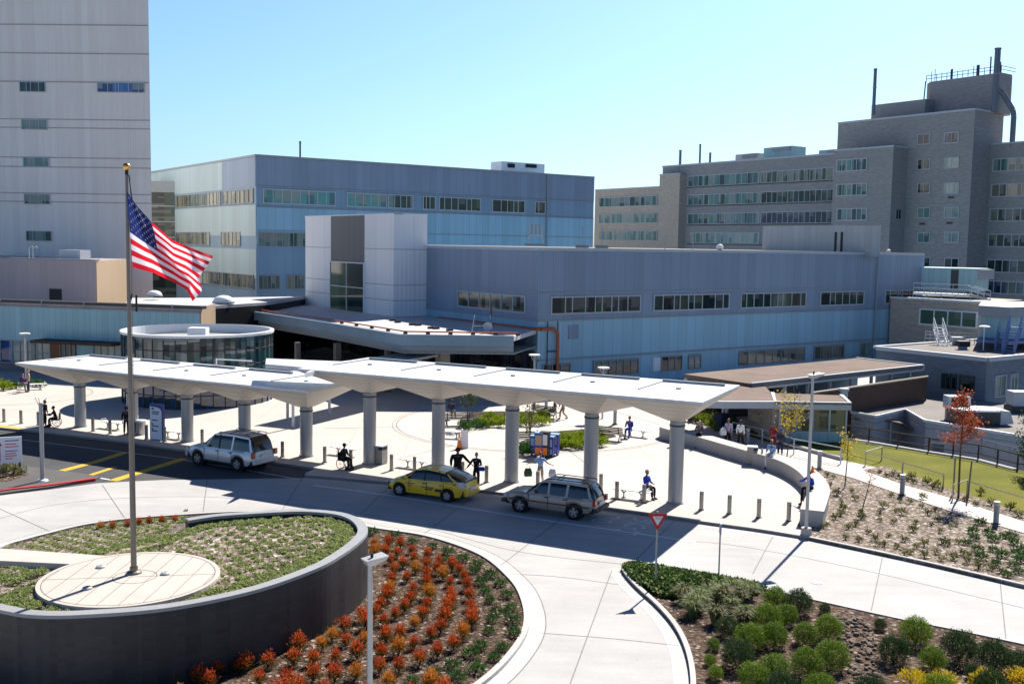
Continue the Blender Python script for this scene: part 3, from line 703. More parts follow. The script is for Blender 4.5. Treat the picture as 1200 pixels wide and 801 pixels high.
for a, b in [(303, 327), (337, 356)]: window(root, BR, BR.t(a, 7), BR.t(b, 7), zs - 2 * st, zh - 2 * st, 4, 'glass_blind', 'trim_grey', .1)
# rooftop pieces
t = BR.t(619, 25); q = BR.p(t, H2, -4); root = thing('rooftop_unit', 'long grey air handling box on the far right of the tall blue block roof', 'air handler', q, world=True)
part(MB().obox(q + E2 * 2 + E1 * 1.5, E2, 8.2, 3, H2, H2 + 2.0), 'casing', 'clad_pale', root)
mb = MB(); mb.obox(q - E2 * .4, E2, 1.2, .5, H2 + 1.1, H2 + 1.7); mb.obox(q + E2 * 3.4, E2, 2, .5, H2 + 1.3, H2 + 1.8); part(mb, 'louvre', 'black', root)
mb = MB(); p = BR.p(BR.t(359, 24), 0, -2); mb.cyl((p.x, p.y, H2), (p.x, p.y, H2 + 2.4), .12); mb.cyl((p.x, p.y, H2 + 2.3), (p.x, p.y, H2 + 2.5), .15); tag(mb.build('vent_pipe', 'trim_dark'), 'thin dark vent pipe alone on the tall blue block roof', 'vent')
# dark glazed connector between tower and block
r = BL.p(BL.t(206, 10)); q = Vector((at_depth(176, r.y, 10), r.y, 0)); FC = Face(q, r - q, 0, 20); tc = (r - q).length; zc = zat(q.x, q.y, 212)
root = thing('glazed_connector', 'narrow dark glazed link between the tall grey tower and the blue block', 'building', q, world=True)
part(MB().prism([q, r, r + Vector((-9, 20, 0)), q + Vector((-4, 20, 0))], 0, zc), 'wall', 'glass_dark', root)
mb = MB(); FC.box(mb, 0, tc, zc - 1.7, zc, 0, .1); part(mb, 'parapet', 'trim_grey', root)
for k in range(1, 4): mb = MB(); FC.box(mb, 0, tc, zc - 1.5 - k * 2.4, zc - 1.3 - k * 2.4, 0, .1); part(mb, 'floor_band', 'trim_grey', root)
# --- tall tower at the left
q = Vector((at_depth(-110, 125, 20), 125.0, 0)); r = Vector((at_depth(180.5, 125, 20), 124.0, 0)); FT = Face(q, r - q, 0, 70); tt = (r - q).length
root = thing('tower_building', 'very tall grey panelled tower filling the left edge with small window groups', 'building', q, world=True)
part(MB().prism([q, r, r + Vector((-24, 38, 0)), q + Vector((0, 45, 0))], 0, 62), 'wall', 'clad_tower', root)
for py in (30, 63.5, 97, 141, 151, 186, 197, 228, 238): mb = MB(); z = FT.z(tt, py); FT.box(mb, 0, tt, z - .09, z + .03, -.02, .07 if py < 100 else .03); part(mb, 'panel_joint', 'seam_tower', root)
for py, a, b, g in [(96.5, 24, 53, 'glass_dark'), (140.5, 25, 54, 'glass_mix'), (184.5, 26, 55, 'glass_mix'), (228, 26, 55, 'glass_mix'), (271, 27, 56, 'glass_mix'), (97, 115, 169, 'glass_blue')]:
    ta, tb_ = FT.t(a, 30), FT.t(b, 30); z1 = FT.z(ta, py); window(root, FT, ta, tb_, z1 - 1.05, z1, 3 if b < 100 else 5, g, 'trim_pale', .08, uneven=True)
# --- low mauve building with sunlit tan end
q = Vector((at_depth(-80, 110, 8), 110, 0)); r = Vector((at_depth(113, 104, 8), 104, 0)); FM = Face(q, r - q, 0, 12); tm = (r - q).length; zM = zat(r.x, r.y, 305.5)
e = Vector((at_depth(152, 116, 8), 116, 0))
root = thing('service_building', 'low mauve metal sided building with a sunlit tan end wall below the tower', 'building', r, world=True)
part(MB().prism([q, r, e, Vector((q.x, 125, 0))], 0, zM), 'wall', 'clad_mauve', root)
FE = Face(r, e - r, 0, 10); te = (e - r).length; part((lambda m: (FE.box(m, 0.02, te, 3, zM - .03, -.05, .04), m)[1])(MB()), 'end_wall', 'clad_tan', root)
mb = MB(); ta, tb_ = FM.t(57.5, 8), FM.t(72, 8); FM.box(mb, ta, tb_, FM.z(ta, 351), FM.z(ta, 338), -.05, .03); part(mb, 'louvre', 'black', root)
mb = MB(); FM.box(mb, 0, tm, zM, zM + .12, -.6, .08); part(mb, 'coping', 'trim_grey', root)
q = FM.p(FM.t(64, 10), zM, -3); part(MB().obox(q, FM.e, 2.6, 1.6, zM, zM + 1.0), 'casing', 'trim_pale', tag(thing('rooftop_unit', 'small pale metal box on the mauve building roof', 'air handler', q, world=True), 'small pale metal box on the mauve building roof', 'air handler'))
for px in (17.5, 22):
    q = FM.p(FM.t(px, 10), zM, -2); mb = MB().tube([q, q + Vector((0, 0, 1.1)), q + Vector((.35, 0, 1.3)), q + Vector((.5, 0, 1.15))], .05, 6)
    tag(mb.build('vent_pipe', 'trim_pale'), 'gooseneck vent pipe at the left end of the mauve building roof', 'vent', 'gooseneck vents on the mauve roof')
# --- teal fronted entrance wing
q = Vector((at_depth(-90, 98.5, 6), 98.5, 0)); r = Vector((at_depth(235, 91, 6), 91, 0)); FW = Face(q, r - q, 0, 7); tw = (r - q).length; zW = zat(r.x, r.y, 360); e = Vector((at_depth(252, 96, 6), 96, 0))
root = thing('entrance_wing', 'low wing with teal ribbed metal siding, windows and an orange door behind the glass drum', 'building', r, world=True)
part(MB().prism([q, r, e, e + Vector((-4, 9, 0)), q + Vector((0, 9, 0))], 0, zW - 1.5), 'wall', 'clad_mauve', root)
part(MB().wall([q, r, e], .3, 0.02, zW), 'parapet_wall', 'clad_mauve', root)
part((lambda m: (FW.box(m, 0, tw, 3.0, zW - .55, -.05, .12), m)[1])(MB()), 'siding', 'clad_teal', root)
FE2 = Face(r, e - r, 0, 7); part((lambda m: (FE2.box(m, .02, (e - r).length, 0, zW - .05, -.05, .04), m)[1])(MB()), 'end_wall', 'clad_tan', root)
mb = MB(); FW.box(mb, 0, tw + .3, zW - .15, zW + .12, -.5, .35); part(mb, 'eave', 'trim_dark', root)
mb = MB(); FW.box(mb, 0, tw, zW - .55, zW - .4, 0, .16); part(mb, 'gutter', 'trim_grey', root)
for k in range(14):
    if k * 4.5 < tw: mb = MB(); FW.box(mb, k * 4.5, k * 4.5 + .1, zW - .45, zW + .2, .351, .42); part(mb, 'gutter_bracket', 'trim_grey', root)
part(MB().prism([q, r, e, e + Vector((-4, 9, 0)), q + Vector((0, 9, 0))], zW - 1.49, zW - 1.45), 'roof', 'roof_grey', root)
mb = MB(); ta, tb_ = FW.t(52, 3), FW.t(146, 3); FW.box(mb, ta, tb_, 3.0, 3.25, 0, 1.9); part(mb, 'awning', 'rail_brown', root)
mb = MB(); FW.box(mb, FW.t(60, 2), FW.t(70.5, 2), 0, 2.9, -.05, .14); part(mb, 'door', 'wood_door', root)
for a, b, m, g, z0 in [(-60, 14, 5, 'glass_blue', .9), (16, 59, 4, 'glass_pale', .9), (72, 82, 1, 'glass_dark', .1), (111, 143, 3, 'glass_pale', .9), (84, 88, 0, 'glass_dark', .3)]:
    window(root, FW, FW.t(a, 2), FW.t(b, 2), z0, 2.9, m, g, 'trim_grey', .1, hbar=True)
part((lambda m: (FW.box(m, FW.t(91, 2), FW.t(110, 2), .2, 2.9, 0, .1), m)[1])(MB()), 'wall_panel', 'clad_teal', root)
# domes and low roof behind the wing
rz = 5.1
rf = [Vector((at_depth(150, 100, 5), 99.5, 0)), Vector((at_depth(250, 100, 5), 97, 0)), Vector((at_depth(300, 100, 5), 106, 0)), Vector((at_depth(358, 118, 5), 118, 0)), Vector((at_depth(250, 112, 5), 112, 0)), Vector((at_depth(150, 109, 5), 109, 0))]
root = thing('link_roof', 'flat pale roof between the entrance wing and the blue block', 'building', rf[0], world=True)
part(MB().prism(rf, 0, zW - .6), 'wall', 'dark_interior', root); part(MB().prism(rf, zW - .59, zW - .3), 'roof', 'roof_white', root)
def dome(px, py, y, r, label):
    q = Vector((at_depth(px, y, 6), y, 0)); z = zat(q.x, q.y, py); root = thing('roof_dome', label, 'skylight', (q.x, q.y, z), group='domed skylights')
    mb = MB().lathe([(r * math.cos(a * math.pi / 12), r * .62 * math.sin(a * math.pi / 12)) for a in range(7)], (0, 0, .15), 24); mb.build('dome', 'trim_white', root, smooth=True)
    MB().lathe([(r * 1.08, 0), (r * 1.08, .16), (r, .18)], (0, 0, 0), 24).build('kerb', 'trim_grey', root)
dome(262, 355, 101, 1.0, 'larger white domed skylight just right of the flag on the pale roof')
dome(181, 347, 106, .75, 'smaller grey domed skylight on the pale roof beneath the flag')
# --- main entrance roof with grey fascia
zE = 5.35; pe = GP([(602, 394.5), (471, 393), (380, 378), (300, 366), (250, 357.5)], zE); pb = GP([(636, 403.5)], zE)
back = [FL.p(.2), FL.p(FL.t(500, 5), 0, .1), Bc, FB.p(tb), FB.p(tb) + Vector((-6, 12, 0)), Vector((pe[-1].x + 1, pe[-1].y + 6, 0))]
poly = [Vector((p.x, p.y, 0)) for p in pe] + back[::-1]
root = thing('entrance_roof', 'broad angular entrance roof with stepped blue grey fascia below the pale stair block', 'canopy', pe[0], world=True)
part(MB().prism(poly, zE - .35, zE), 'roof', 'roof_white', root)
fl = [Vector((p.x, p.y, 0)) for p in pe]
part(MB().wall(fl, .25, zE - .75, zE + .1), 'fascia', 'fascia', root)
fl2 = [p + Vector((0, .55, 0)) for p in fl]; fl3 = [p + Vector((0, 1.1, 0)) for p in fl]
part(MB().wall(fl2, -.25, zE - 1.15, zE - .7), 'fascia', 'fascia', root); part(MB().wall(fl3, -.25, zE - 1.5, zE - 1.1), 'fascia', 'trim_grey', root)
part(MB().prism([p + Vector((0, 1.0, 0)) for p in fl] + back[::-1], zE - 1.5, zE - 1.4), 'soffit', 'trim_grey', root)
for px, m_, w_ in ((519, 'rail_tan', .9), (388, 'wood_slat', .5), (340, 'wood_slat', .4), (455, 'wood_slat', .4)):
    q = Vector((at_depth(px, 86, 2), 84 + (5 if px < 450 else 1.5), 0)); part(MB().obox(q, E1, w_, w_, 0, zE - 1.5), 'pier', m_, root)
q = FB.p(tb, 0, 0); part(MB().obox((q + Vector((at_depth(290, 108, 2), 106, 0))) / 2, Vector((at_depth(290, 108, 2), 106, 0)) - q, 30, .4, 0, 4.6), 'lobby_wall', 'glass_night', root)
mb = MB(); pts = [Vector((p.x, p.y, zE + .2)) + Vector((.2, .7, 0)) for p in GP([(604, 394), (471, 392), (380, 377), (310, 367), (262, 360)], zE)]; mb.tube(pts, .06, 8)
part(mb, 'orange_pipe', 'pipe_orange', root)
mb = MB()
for i in range(10):
    q = pts[0].lerp(pts[1], i / 5) if i < 5 else pts[1].lerp(pts[2], (i - 5) / 5); mb.obox(q, E2, .25, .25, zE, zE + .16)
for px, py in [(460, 376), (466, 378), (483, 381), (490, 381.5), (505, 385), (511, 385.5), (527, 387.5)]: mb.obox(G(px, py, zE), E2, .5, .35, zE, zE + .18)
part(mb, 'pipe_block', 'black', root)
# dish frame and rooftop antennas
def mast(name, px, py, y, items, label, cat='antenna', h=1.6):
    q = Vector((at_depth(px, y, 10), y, 0)); z = zat(q.x, q.y, py); root = thing(name, label, cat, (q.x, q.y, z))
    mb = MB()
    for dx in items: mb.cyl((dx, 0, 0), (dx * .7, 0, h), .035, n=6); mb.cyl((dx, .8, 0), (dx * .7, 0, h), .03, n=6)
    mb.tube([(items[0] * .85, 0, h * .5), (items[-1] * .85, 0, h * .5)], .03, 6); mb.tube([(items[0], 0, .05), (items[-1], 0, .05)], .05, 6); mb.build('frame', 'galv', root)
    return root
r = mast('roof_antenna', 627, 287.5, 94, (-.7, .7), 'lattice antenna frame on the corner of the clinic roof', h=1.7)
m2 = MB(); [m2.cyl((dx, 0, 1.0), (dx, 0, 1.9), .1, n=8) for dx in (-.35, 0, .35)]; m2.box(-1, -.2, 0, 1, .4, .15); m2.build('antenna_panel', 'trim_grey', r)
r = mast('satellite_mast', 566, 394, 84, (-.9, .9), 'satellite dish mast standing on the entrance roof edge', h=1.7)
m2 = MB(); m2.cyl((.7, 0, 0), (.7, 0, 2.9), .04, n=6); m2.cyl((.7, 0, 1.9), (.7, 0, 2.7), .09, n=8); m2.box(-1, -.3, 0, 1.6, .5, .1); m2.build('mast', 'trim_dark', r)
m2 = MB(); m2.lathe([(.02, 0), (.2, .05), (.38, .16)], (.45, -.2, .8), 16, 0, Matrix.Rotation(math.radians(80), 4, 'X')); m2.build('dish', 'trim_pale', r)
for px, lab in ((682, 'left one of two thin whip antennas on the clinic roof'), (705, 'right one of two thin whip antennas on the clinic roof')):
    q = Vector((at_depth(px, 97, 12), 97, 0)); r = thing('whip_antenna', lab, 'antenna', (q.x, q.y, H1), group='whip antennas on the clinic roof')
    MB().cyl((0, 0, 0), (0, 0, 2.0), .04, n=6).build('whip', 'trim_grey', r); MB().box(-.6, -.3, 0, .6, .3, .3).build('base', 'trim_grey', r)
for px, lab in ((861, 'white rooftop fan on the clinic roof edge'), (1035, 'left small spherical vent on the clinic roof'), (1059, 'right small spherical vent on the clinic roof')):
    t = FR.t(px, 12); q = FR.p(t, H1, -2); r = thing('roof_vent', lab, 'vent', q); s = .9 if px == 861 else .6
    MB().ell((0, 0, .35 * s), (.4 * s, .4 * s, .3 * s), 12, 8).build('cowl', 'trim_white', r, smooth=True); MB().cyl((0, 0, 0), (0, 0, .25 * s), .25 * s).build('base', 'trim_grey', r)
for px in (805, 838): 
    t = FR.t(px, 12); q = FR.p(t, H1, -3); tag(MB().cyl(q, q + Vector((0, 0, 1.3)), .04, n=6).build('vent_pipe', 'trim_grey'), 'thin pipe standing on the clinic roof', 'vent', 'thin pipes on the clinic roof')
# screen wall on the clinic roof
q = Vector((at_depth(893, 125, 12), 125, 0)); r = Vector((at_depth(1031, 112, 12), 112, 0)); zt = zat(r.x, r.y, 264); root = thing('plant_screen', 'pale ribbed plant screen on the clinic roof before the brick tower', 'screen', q, world=True)
fs = Face(q, r - q, 0, 1); L_ = (r - q).length; part(MB().prism([q, r, r + Vector((2.4, 9, 0)), q + Vector((5, 9, 0))], H1 - .5, zt), 'screen_wall', 'clad_screen', root)
mb = MB(); ta = fs.t(978, 13); fs.box(mb, ta, ta + .25, H1, H1 + 2.2, 0, .08); fs.box(mb, ta + .8, ta + 1.05, H1, H1 + 2.2, 0, .08); part(mb, 'slot', 'black', root)

# --- brick hospital
T0 = Vector((at_depth(1141, 160, 30), 160, 0)); TF = Face(T0, E1, 0, 36); TS = Face(T0, E2, 0, 36); tl = TF.t(981, 30); ts = TS.t(1161, 25); zT = zat(T0.x, T0.y, 129)
root = thing('brick_tower', 'tall grey brick hospital tower at the right with stepped roof and railings', 'building', T0, world=True)
part(MB().prism([TF.p(0), TS.p(8), TS.p(8) + E1 * tl, TF.p(tl)], -3.5, zT), 'wall', 'brick_grey', root)
mb = MB(); TF.box(mb, -.1, tl, zT, zT + .3, -.5, .12); TS.box(mb, .1, 8, zT, zT + .298, -.5, .12); part(mb, 'coping', 'trim_pale', root)
# projecting bay
ts0 = TF.t(1063, 25); pj = 4.5; J = TF.p(ts0, 0, 0)
for i in range(100):
    x, y = proj((J - E2 * pj)[:2] + (20,)); pj += (x - 1044) * .02
J2 = J - E2 * pj; PF = Face(J2, E1, 0, 30); PS = Face(J2, E2, 0, 30); tp = PF.t(975, 20); zP = zat(J2.x, J2.y, 172)
part(MB().prism([PF.p(0), PS.p(pj + .5), PS.p(pj + .5) + E1 * tp, PF.p(tp)], -3.5, zP), 'wall', 'brick_grey', root)
mb = MB(); PF.box(mb, -.1, tp, zP, zP + .25, -.5, .1); PS.box(mb, .1, pj, zP, zP + .249, -.4, .1); part(mb, 'coping', 'trim_pale', root)
for py in (187, 216, 245, 274): 
    z1 = PF.z(PF.t(998, 20), py); window(root, PF, PF.t(982, z1), PF.t(1016, z1), z1 - 1.75, z1, 5, 'glass_mix', 'trim_pale', .14)
for k, py in enumerate((157.5, 187, 215, 244, 273, 302)):
    z1 = TF.z(TF.t(1083, 20), py); g = ['glass_night', 'glass_dark', 'glass_dark', 'glass_mix', 'glass_mix', 'glass_dark'][k]
    window(root, TF, TF.t(1076.5, z1), TF.t(1090, z1), z1 - 1.45, z1, 1, g, 'trim_pale', .1)
for k, py in enumerate((155.5, 185, 215, 243.5, 272.5, 303)):
    z1 = TF.z(TF.t(1116, 20), py); g = ['glass_night', 'glass_pale', 'glass_pale', 'glass_pale', 'glass_pale', 'glass_dark'][k]
    window(root, TF, TF.t(1108, z1), TF.t(1123.5, z1), z1 - 1.45, z1, 1 if k != 2 else 2, g, 'trim_pale', .13)
window(root, PS, PS.t(1049, 18), PS.t(1055, 18), 17.7, 19.1, 1, 'glass_dark', 'trim_grey', .08)
mb = MB()
for px, py in ((1080, 262), (1112, 231), (1112, 261)): t = TF.t(px, 15); z = TF.z(t, py); TF.box(mb, t - .5, t + .5, z - .2, z + .15, -.02, .05)
part(mb, 'air_grille', 'trim_dark', root)
# penthouses
q = TF.p(TF.t(1010, 35), 0, -2.5); r = TF.p(TF.t(1073, 35), 0, -2.5); z1 = zat(r.x, r.y, 116)
part(MB().prism([q, r, r + E2 * 7, q + E2 * 7], zT, z1), 'penthouse', 'brick_grey', root)
q = TF.p(TF.t(1064, 40), 0, -5); r = TF.p(TF.t(1152, 40), 0, -5); z2 = zat(r.x, r.y, 85)
qa = q + (r - q) * .0; pts = [q + E1 * -.8 + E2 * .0, r, r + E2 * 3, r + E2 * 5 - E1 * -1, q + E2 * 7, q + E2 * 1.5 + E1 * .8]
part(MB().prism(pts, zT, z2), 'penthouse', 'brick_grey', root)
mb = MB(); 
for k in range(15):
    p = q.lerp(r, k / 14); mb.cyl((p.x, p.y, z2), (p.x, p.y, z2 + 1.1 + (k % 4 == 1) * .5), .05, n=6)
for h in (.5, 1.0): mb.tube([(q.x, q.y, z2 + h), (r.x, r.y, z2 + h), tuple((r + E2 * 4)[:2]) + (z2 + h,)], .05, 6)
part(mb, 'railing', 'trim_dark', root)
for k, f in enumerate((.12, .35, .7, .86, .93, .97)):
    p = q.lerp(r, f); mb = MB(); mb.cyl((p.x, p.y, z2), (p.x, p.y, z2 + (1.9, 1.5, 1.6, 2.6, 1.4, 1.6)[k]), (.05, .2, .25, .12, .3, .3)[k], n=8); part(mb, 'antenna_mast', 'trim_dark', root)
mb = MB(); mb.tube([(q.x, q.y, z2 + .1), (q.x - .1, q.y, z2 + .1), (q.x - .3, q.y, zT + 2)], .1, 6)
part(mb, 'side_pipe', 'trim_dark', root)
def chim(px, py0, py1, y, r, label, name='chimney_pipe', zb=None):
    x = at_depth(px, y, 30); z0 = zat(x, y, py0) if zb is None else zb; z1 = zat(x, y, py1)
    root = thing(name, label, 'chimney', (x, y, z0)); MB().cyl((0, 0, 0), (0, 0, z1 - z0), r, r * .9, 14).cyl((0, 0, z1 - z0), (0, 0, z1 - z0 + .2), r * 1.05, n=14).build('flue', 'flue_steel', root, smooth=False)
    MB().cyl((0, 0, (z1 - z0) * .6), (0, 0, (z1 - z0) * .6 + .15), r * 1.15, n=14).build('flue_band', 'trim_grey', root); return root
chim(1022, 121, 82, 168, .28, 'slim flue on the low penthouse left of the brick tower roof', zb=zT)
x = at_depth(1163.5, 158.5, 40); rr = chim(1163.5, 131, 58, 160.5, .48, 'tall thick steel flue rising beside the brick tower penthouse')
pz = zat(x, 160, 110)
MB().tube([(0, 0, 3.4), (1.1, 0, 2.8), (2.8, 0, .3), (3.0, 0, -.6), (3.0, 0, -5.3)], .4, 12).build('branch_pipe', 'flue_steel', rr)
chim(797, 192, 177, 215, .28, 'left of the three thin flues on the long brick wing', zb=27); chim(820, 192, 170, 215, .22, 'middle, tallest of the three flues on the long brick wing', zb=27); chim(832, 191, 180, 215, .25, 'right of the three thin flues on the long brick wing', zb=27)
# right wing beside the tower
RO = TS.p(ts - .3); RF = Face(RO, -E1, 0, 30); zR = zat(RO.x, RO.y, 170)
root = thing('brick_side_wing', 'brick wing at the far right edge with wide ribbon windows', 'building', RO, world=True)
part(MB().prism([RO, RF.p(26), RF.p(26) + E2 * 14, RO + E2 * 14], -3.5, zR), 'wall', 'brick_grey', root)
for k, py in enumerate((186, 216, 245, 275, 305, 330)):
    z1 = RF.z(RF.t(1180, 20), py); window(root, RF, .6, 15, z1 - 1.75, z1, 11, ['glass_mix', 'glass_blind', 'glass_blind', 'glass_blind', 'glass_dark', 'glass_night'][k], 'trim_pale', .13)
mb = MB(); RF.box(mb, 0, 26, zR, zR + .25, -.5, .12); part(mb, 'coping', 'trim_pale', root)
# long wing
W0 = Vector((at_depth(980, 183, 25), 183, 0)); WF = Face(W0, E1, 0, 30); tw = WF.t(776, 25); zWg = zat(W0.x, W0.y, 181)
root = thing('brick_long_wing', 'long four storey brick wing with green tinted ribbon windows', 'building', W0, world=True)
part(MB().prism([WF.p(-2), WF.p(tw), WF.p(tw) + E2 * 14, WF.p(-2) + E2 * 14], -3.5, zWg), 'wall', 'brick_grey', root)
mb = MB(); WF.box(mb, -2, tw, zWg, zWg + .3, -.5, .2); 
part(mb, 'coping', 'trim_pale', root)
for k, py in enumerate((196.5, 222, 247.5, 273)):
    tr = WF.t(978, 20); z1 = WF.z(tr, py)
    gs = [('glass_mix', 'glass_blind'), ('glass_mix', 'glass_dark'), ('glass_mix', 'glass_night'), ('glass_pale', 'glass_pale')][k]
    xs = [(807, 890), (893, 977)] if k < 3 else [(810, 890)]
    for (a, b), g in zip(xs, gs): window(root, WF, WF.t(a, z1), WF.t(b, z1), z1 - 1.95, z1, 12, g, 'trim_pale', .12)
    mb = MB(); WF.box(mb, WF.t(806, z1), WF.t(979, z1), z1 - 2.25, z1 - 2.08, 0, .25); part(mb, 'sill', 'trim_dark', root)
# stair tower and lower left wing
S0 = WF.p(WF.t(803, 20)) ; sp = 3.0
for i in range(150):
    x, y = proj((S0 - E2 * sp)[:2] + (20,)); sp += (x - 795.5) * .02
S1 = S0 - E2 * sp; SF = Face(S1, E1, 0, 26); tS = SF.t(772, 20); zS = zat(S1.x, S1.y, 204)
root = thing('brick_stair_tower', 'windowless brick stair tower between the two brick wings', 'building', S1, world=True)
part(MB().prism([S1, S1 + E2 * (sp + 2), S1 + E2 * (sp + 2) + E1 * tS, SF.p(tS)], -3.5, zS), 'wall', 'brick_warm', root)
mb = MB(); SF.box(mb, -.1, tS, zS, zS + .25, -.5, .1); part(mb, 'coping', 'trim_pale', root)
L0 = SF.p(tS + .1, 0, -2.0); LF = Face(L0, E1, 0, 24); tL3 = LF.t(697, 20); zL3 = zat(L0.x, L0.y, 219)
root = thing('brick_end_wing', 'lower brick wing ending beside the blue block', 'building', L0, world=True)
part(MB().prism([LF.p(0), LF.p(tL3), LF.p(tL3) + E2 * 12, LF.p(0) + E2 * 12], -3.5, zL3), 'wall', 'brick_warm', root)
mb = MB(); LF.box(mb, 0, tL3, zL3, zL3 + .25, -.5, .1); part(mb, 'coping', 'trim_pale', root)
for py in (229.5, 250, 271):
    z1 = LF.z(LF.t(770, 20), py); window(root, LF, LF.t(703, z1), LF.t(770.5, z1), z1 - 1.9, z1, 10, 'glass_pale' if py > 240 else 'glass_mix', 'trim_pale', .12)
# roof plant on the long wing
for a, b, p0, p1, lab in [(874, 915, 173, 189, 'taller grey plant box on the long brick wing roof'), (939, 977, 176, 186, 'lower grey plant box on the long brick wing roof near the tower'), (842, 874, 181, 190, 'low white plant box at the left on the long brick wing roof')]:
    ta, tb_ = WF.t(b, 30), WF.t(a, 30); q = WF.p((ta + tb_) / 2, 0, -6); z1 = zat(q.x, q.y, p0); root = thing('rooftop_unit', lab, 'air handler', (q.x, q.y, zWg), group=None, world=True)
    part(MB().obox(q, E1, abs(tb_ - ta) * .8, 4, zWg, z1), 'casing', 'clad_teal' if a != 842 else 'roof_white', root); part(MB().obox(q + E1 * -1, E1, abs(tb_ - ta) * .5, 4.6, z1 - .8, z1 - .1), 'hood', 'trim_grey', root)

# --- low buildings on the right
B1z = .3
b1 = [G(994, 483, B1z), G(1025, 489, B1z), G(1061, 481, B1z), G(1085, 494, B1z), G(1191, 511, B1z), G(1290, 527, B1z), G(1290, 478, B1z), G(1200, 475, B1z), G(1082, 461, B1z)]
root = thing('low_flat_building', 'low pale walled building with a grey flat roof beyond the lawn fence', 'building', b1[0], world=True)
part(MB().prism(b1, -3.6, B1z - .45), 'wall', 'trim_pale', root)
part(MB().prism(b1, B1z - .42, B1z - .02), 'fascia', 'trim_pale', root); part(MB().prism([p * .998 for p in b1], B1z - .01, B1z + .02), 'roof', 'roof_gravel', root)
part(MB().wall([b1[i] for i in (4, 3, 2, 1, 0)], .2, B1z, B1z + .18), 'coping', 'trim_white', root)
part(MB().obox((G(1035, 497, -1)), E2, 1.0, .3, -2.4, -1.2), 'wall_vent', 'trim_dark', root)
C2 = Vector((at_depth(1156, 84.7, 3), 84.7, 0)); F2l = Face(C2, E1, 0, 4); F2r = Face(C2, E2, 0, 4); z2b = zat(C2.x, C2.y, 420); t2l = F2l.t(1027, 3)
root = thing('block_building', 'flat roofed dark blockwork building with small windows right of the clinic', 'building', C2, world=True)
q4 = [F2l.p(0), F2r.p(30), F2r.p(30) + E1 * t2l, F2l.p(t2l)]
part(MB().prism(q4, -3.6, z2b - .15), 'wall', 'block_grey', root); part(MB().prism([p for p in q4], z2b - .149, z2b - .02), 'roof', 'roof_gravel', root)
mb = MB(); F2l.box(mb, 0, t2l, z2b - .25, z2b + .1, -.25, .15); F2r.box(mb, .15, 30, z2b - .25, z2b + .099, -.25, .15); F = Face(F2l.p(t2l), E2, 0, 1); F.box(mb, 0, 20, z2b - .1, z2b + .1, -.4, 0); part(mb, 'coping', 'trim_pale', root)
for a, b, m in [(1105, 1114, 1), (1117, 1121, 0), (1126, 1142, 0)]: window(root, F2l, F2l.t(a, 2), F2l.t(b, 2), 1.0, 2.2, m, 'glass_dark', 'trim_dark', .06)
for a, b, m in [(1166, 1177.5, 1), (1184, 1191, 1)]: window(root, F2r, F2r.t(a, 2), F2r.t(b, 2), .6, 2.3, m, 'glass_mix', 'trim_pale', .06)
# roof stairs, units
def stair(root_, p0, p1, w, n, mat, name='stair'):
    mb = MB(); p0 = Vector(p0); p1 = Vector(p1); d = (p1 - p0); h = Vector((d.x, d.y, 0)).normalized(); s = Vector((-h.y, h.x, 0)) * w / 2
    for k in (-1, 1): mb.tube([p0 + s * k, p1 + s * k], .09, 4); mb.tube([p0 + s * k + Vector((0, 0, .95)), p1 + s * k + Vector((0, 0, .95))], .05, 6); mb.tube([p0 + s * k + Vector((0, 0, .5)), p1 + s * k + Vector((0, 0, .5))], .035, 6)
    for k in range(n + 1):
        q = p0.lerp(p1, k / n); mb.obox(q, s, w, .25, q.z - .03, q.z + .03)
        if k % 3 == 0:
            for g in (-1, 1): mb.cyl(q + s * g, q + s * g + Vector((0, 0, .95)), .035, n=6)
    return mb
q = Vector((at_depth(1178, 95, 4), 95, 0))
root = thing('roof_access_hut', 'small metal hut with flat hood and blue stairs on the block building roof', 'hut', (q.x, q.y, z2b), world=True)
zt = zat(q.x, 95, 358)
part(MB().prism([Vector((at_depth(1148, 95, 4), 95, 0)), Vector((at_depth(1180, 93, 4), 93, 0)), Vector((at_depth(1235, 97, 4), 97, 0)), Vector((at_depth(1235, 104, 4), 104, 0)), Vector((at_depth(1148, 103, 4), 103, 0))], z2b + .9, zt - .9), 'wall', 'clad_teal', root)
part(MB().prism([Vector((at_depth(1144, 94.5, 4), 94.5, 0)), Vector((at_depth(1181, 92, 4), 92, 0)), Vector((at_depth(1240, 97, 4), 97, 0)), Vector((at_depth(1240, 104, 4), 104, 0)), Vector((at_depth(1148, 103, 4), 103, 0))], zt - .9, zt), 'hood', 'trim_grey', root)
part(MB().prism([Vector((at_depth(1143, 93, 4), 93, 0)), Vector((at_depth(1181, 91, 4), 91, 0)), Vector((at_depth(1240, 95, 4), 95, 0)), Vector((at_depth(1240, 97, 4), 97, 0)), Vector((at_depth(1148, 97, 4), 97, 0))], z2b + .65, z2b + .85), 'deck', 'rail_blue', root)
x0 = at_depth(1181, 89.5, 4); x1 = at_depth(1196, 89.5, 5)
part(stair(root, (x0, 89.5, z2b), (x1, 90.5, z2b + 2.2), 1.0, 9, 'rail_blue'), 'stair', 'rail_blue', root)
x0 = at_depth(1171, 91, 4); x1 = at_depth(1179, 91, 5); part(stair(root, (x0, 91, z2b), (x1, 91.5, z2b + 1.6), .8, 7, 'rail_blue'), 'stair', 'rail_blue', root)
mb = MB(); 
for k in range(7): x = x0 - 3 + k * 1.2; 
part(MB().cyl((at_depth(1153, 92, 5), 92, z2b), (at_depth(1153, 92, 5), 92, z2b + 2.1), .05).ell((at_depth(1153, 92, 5), 92, z2b + 2.1), (.5, .5, .12), 12, 6), 'light', 'trim_white', root)
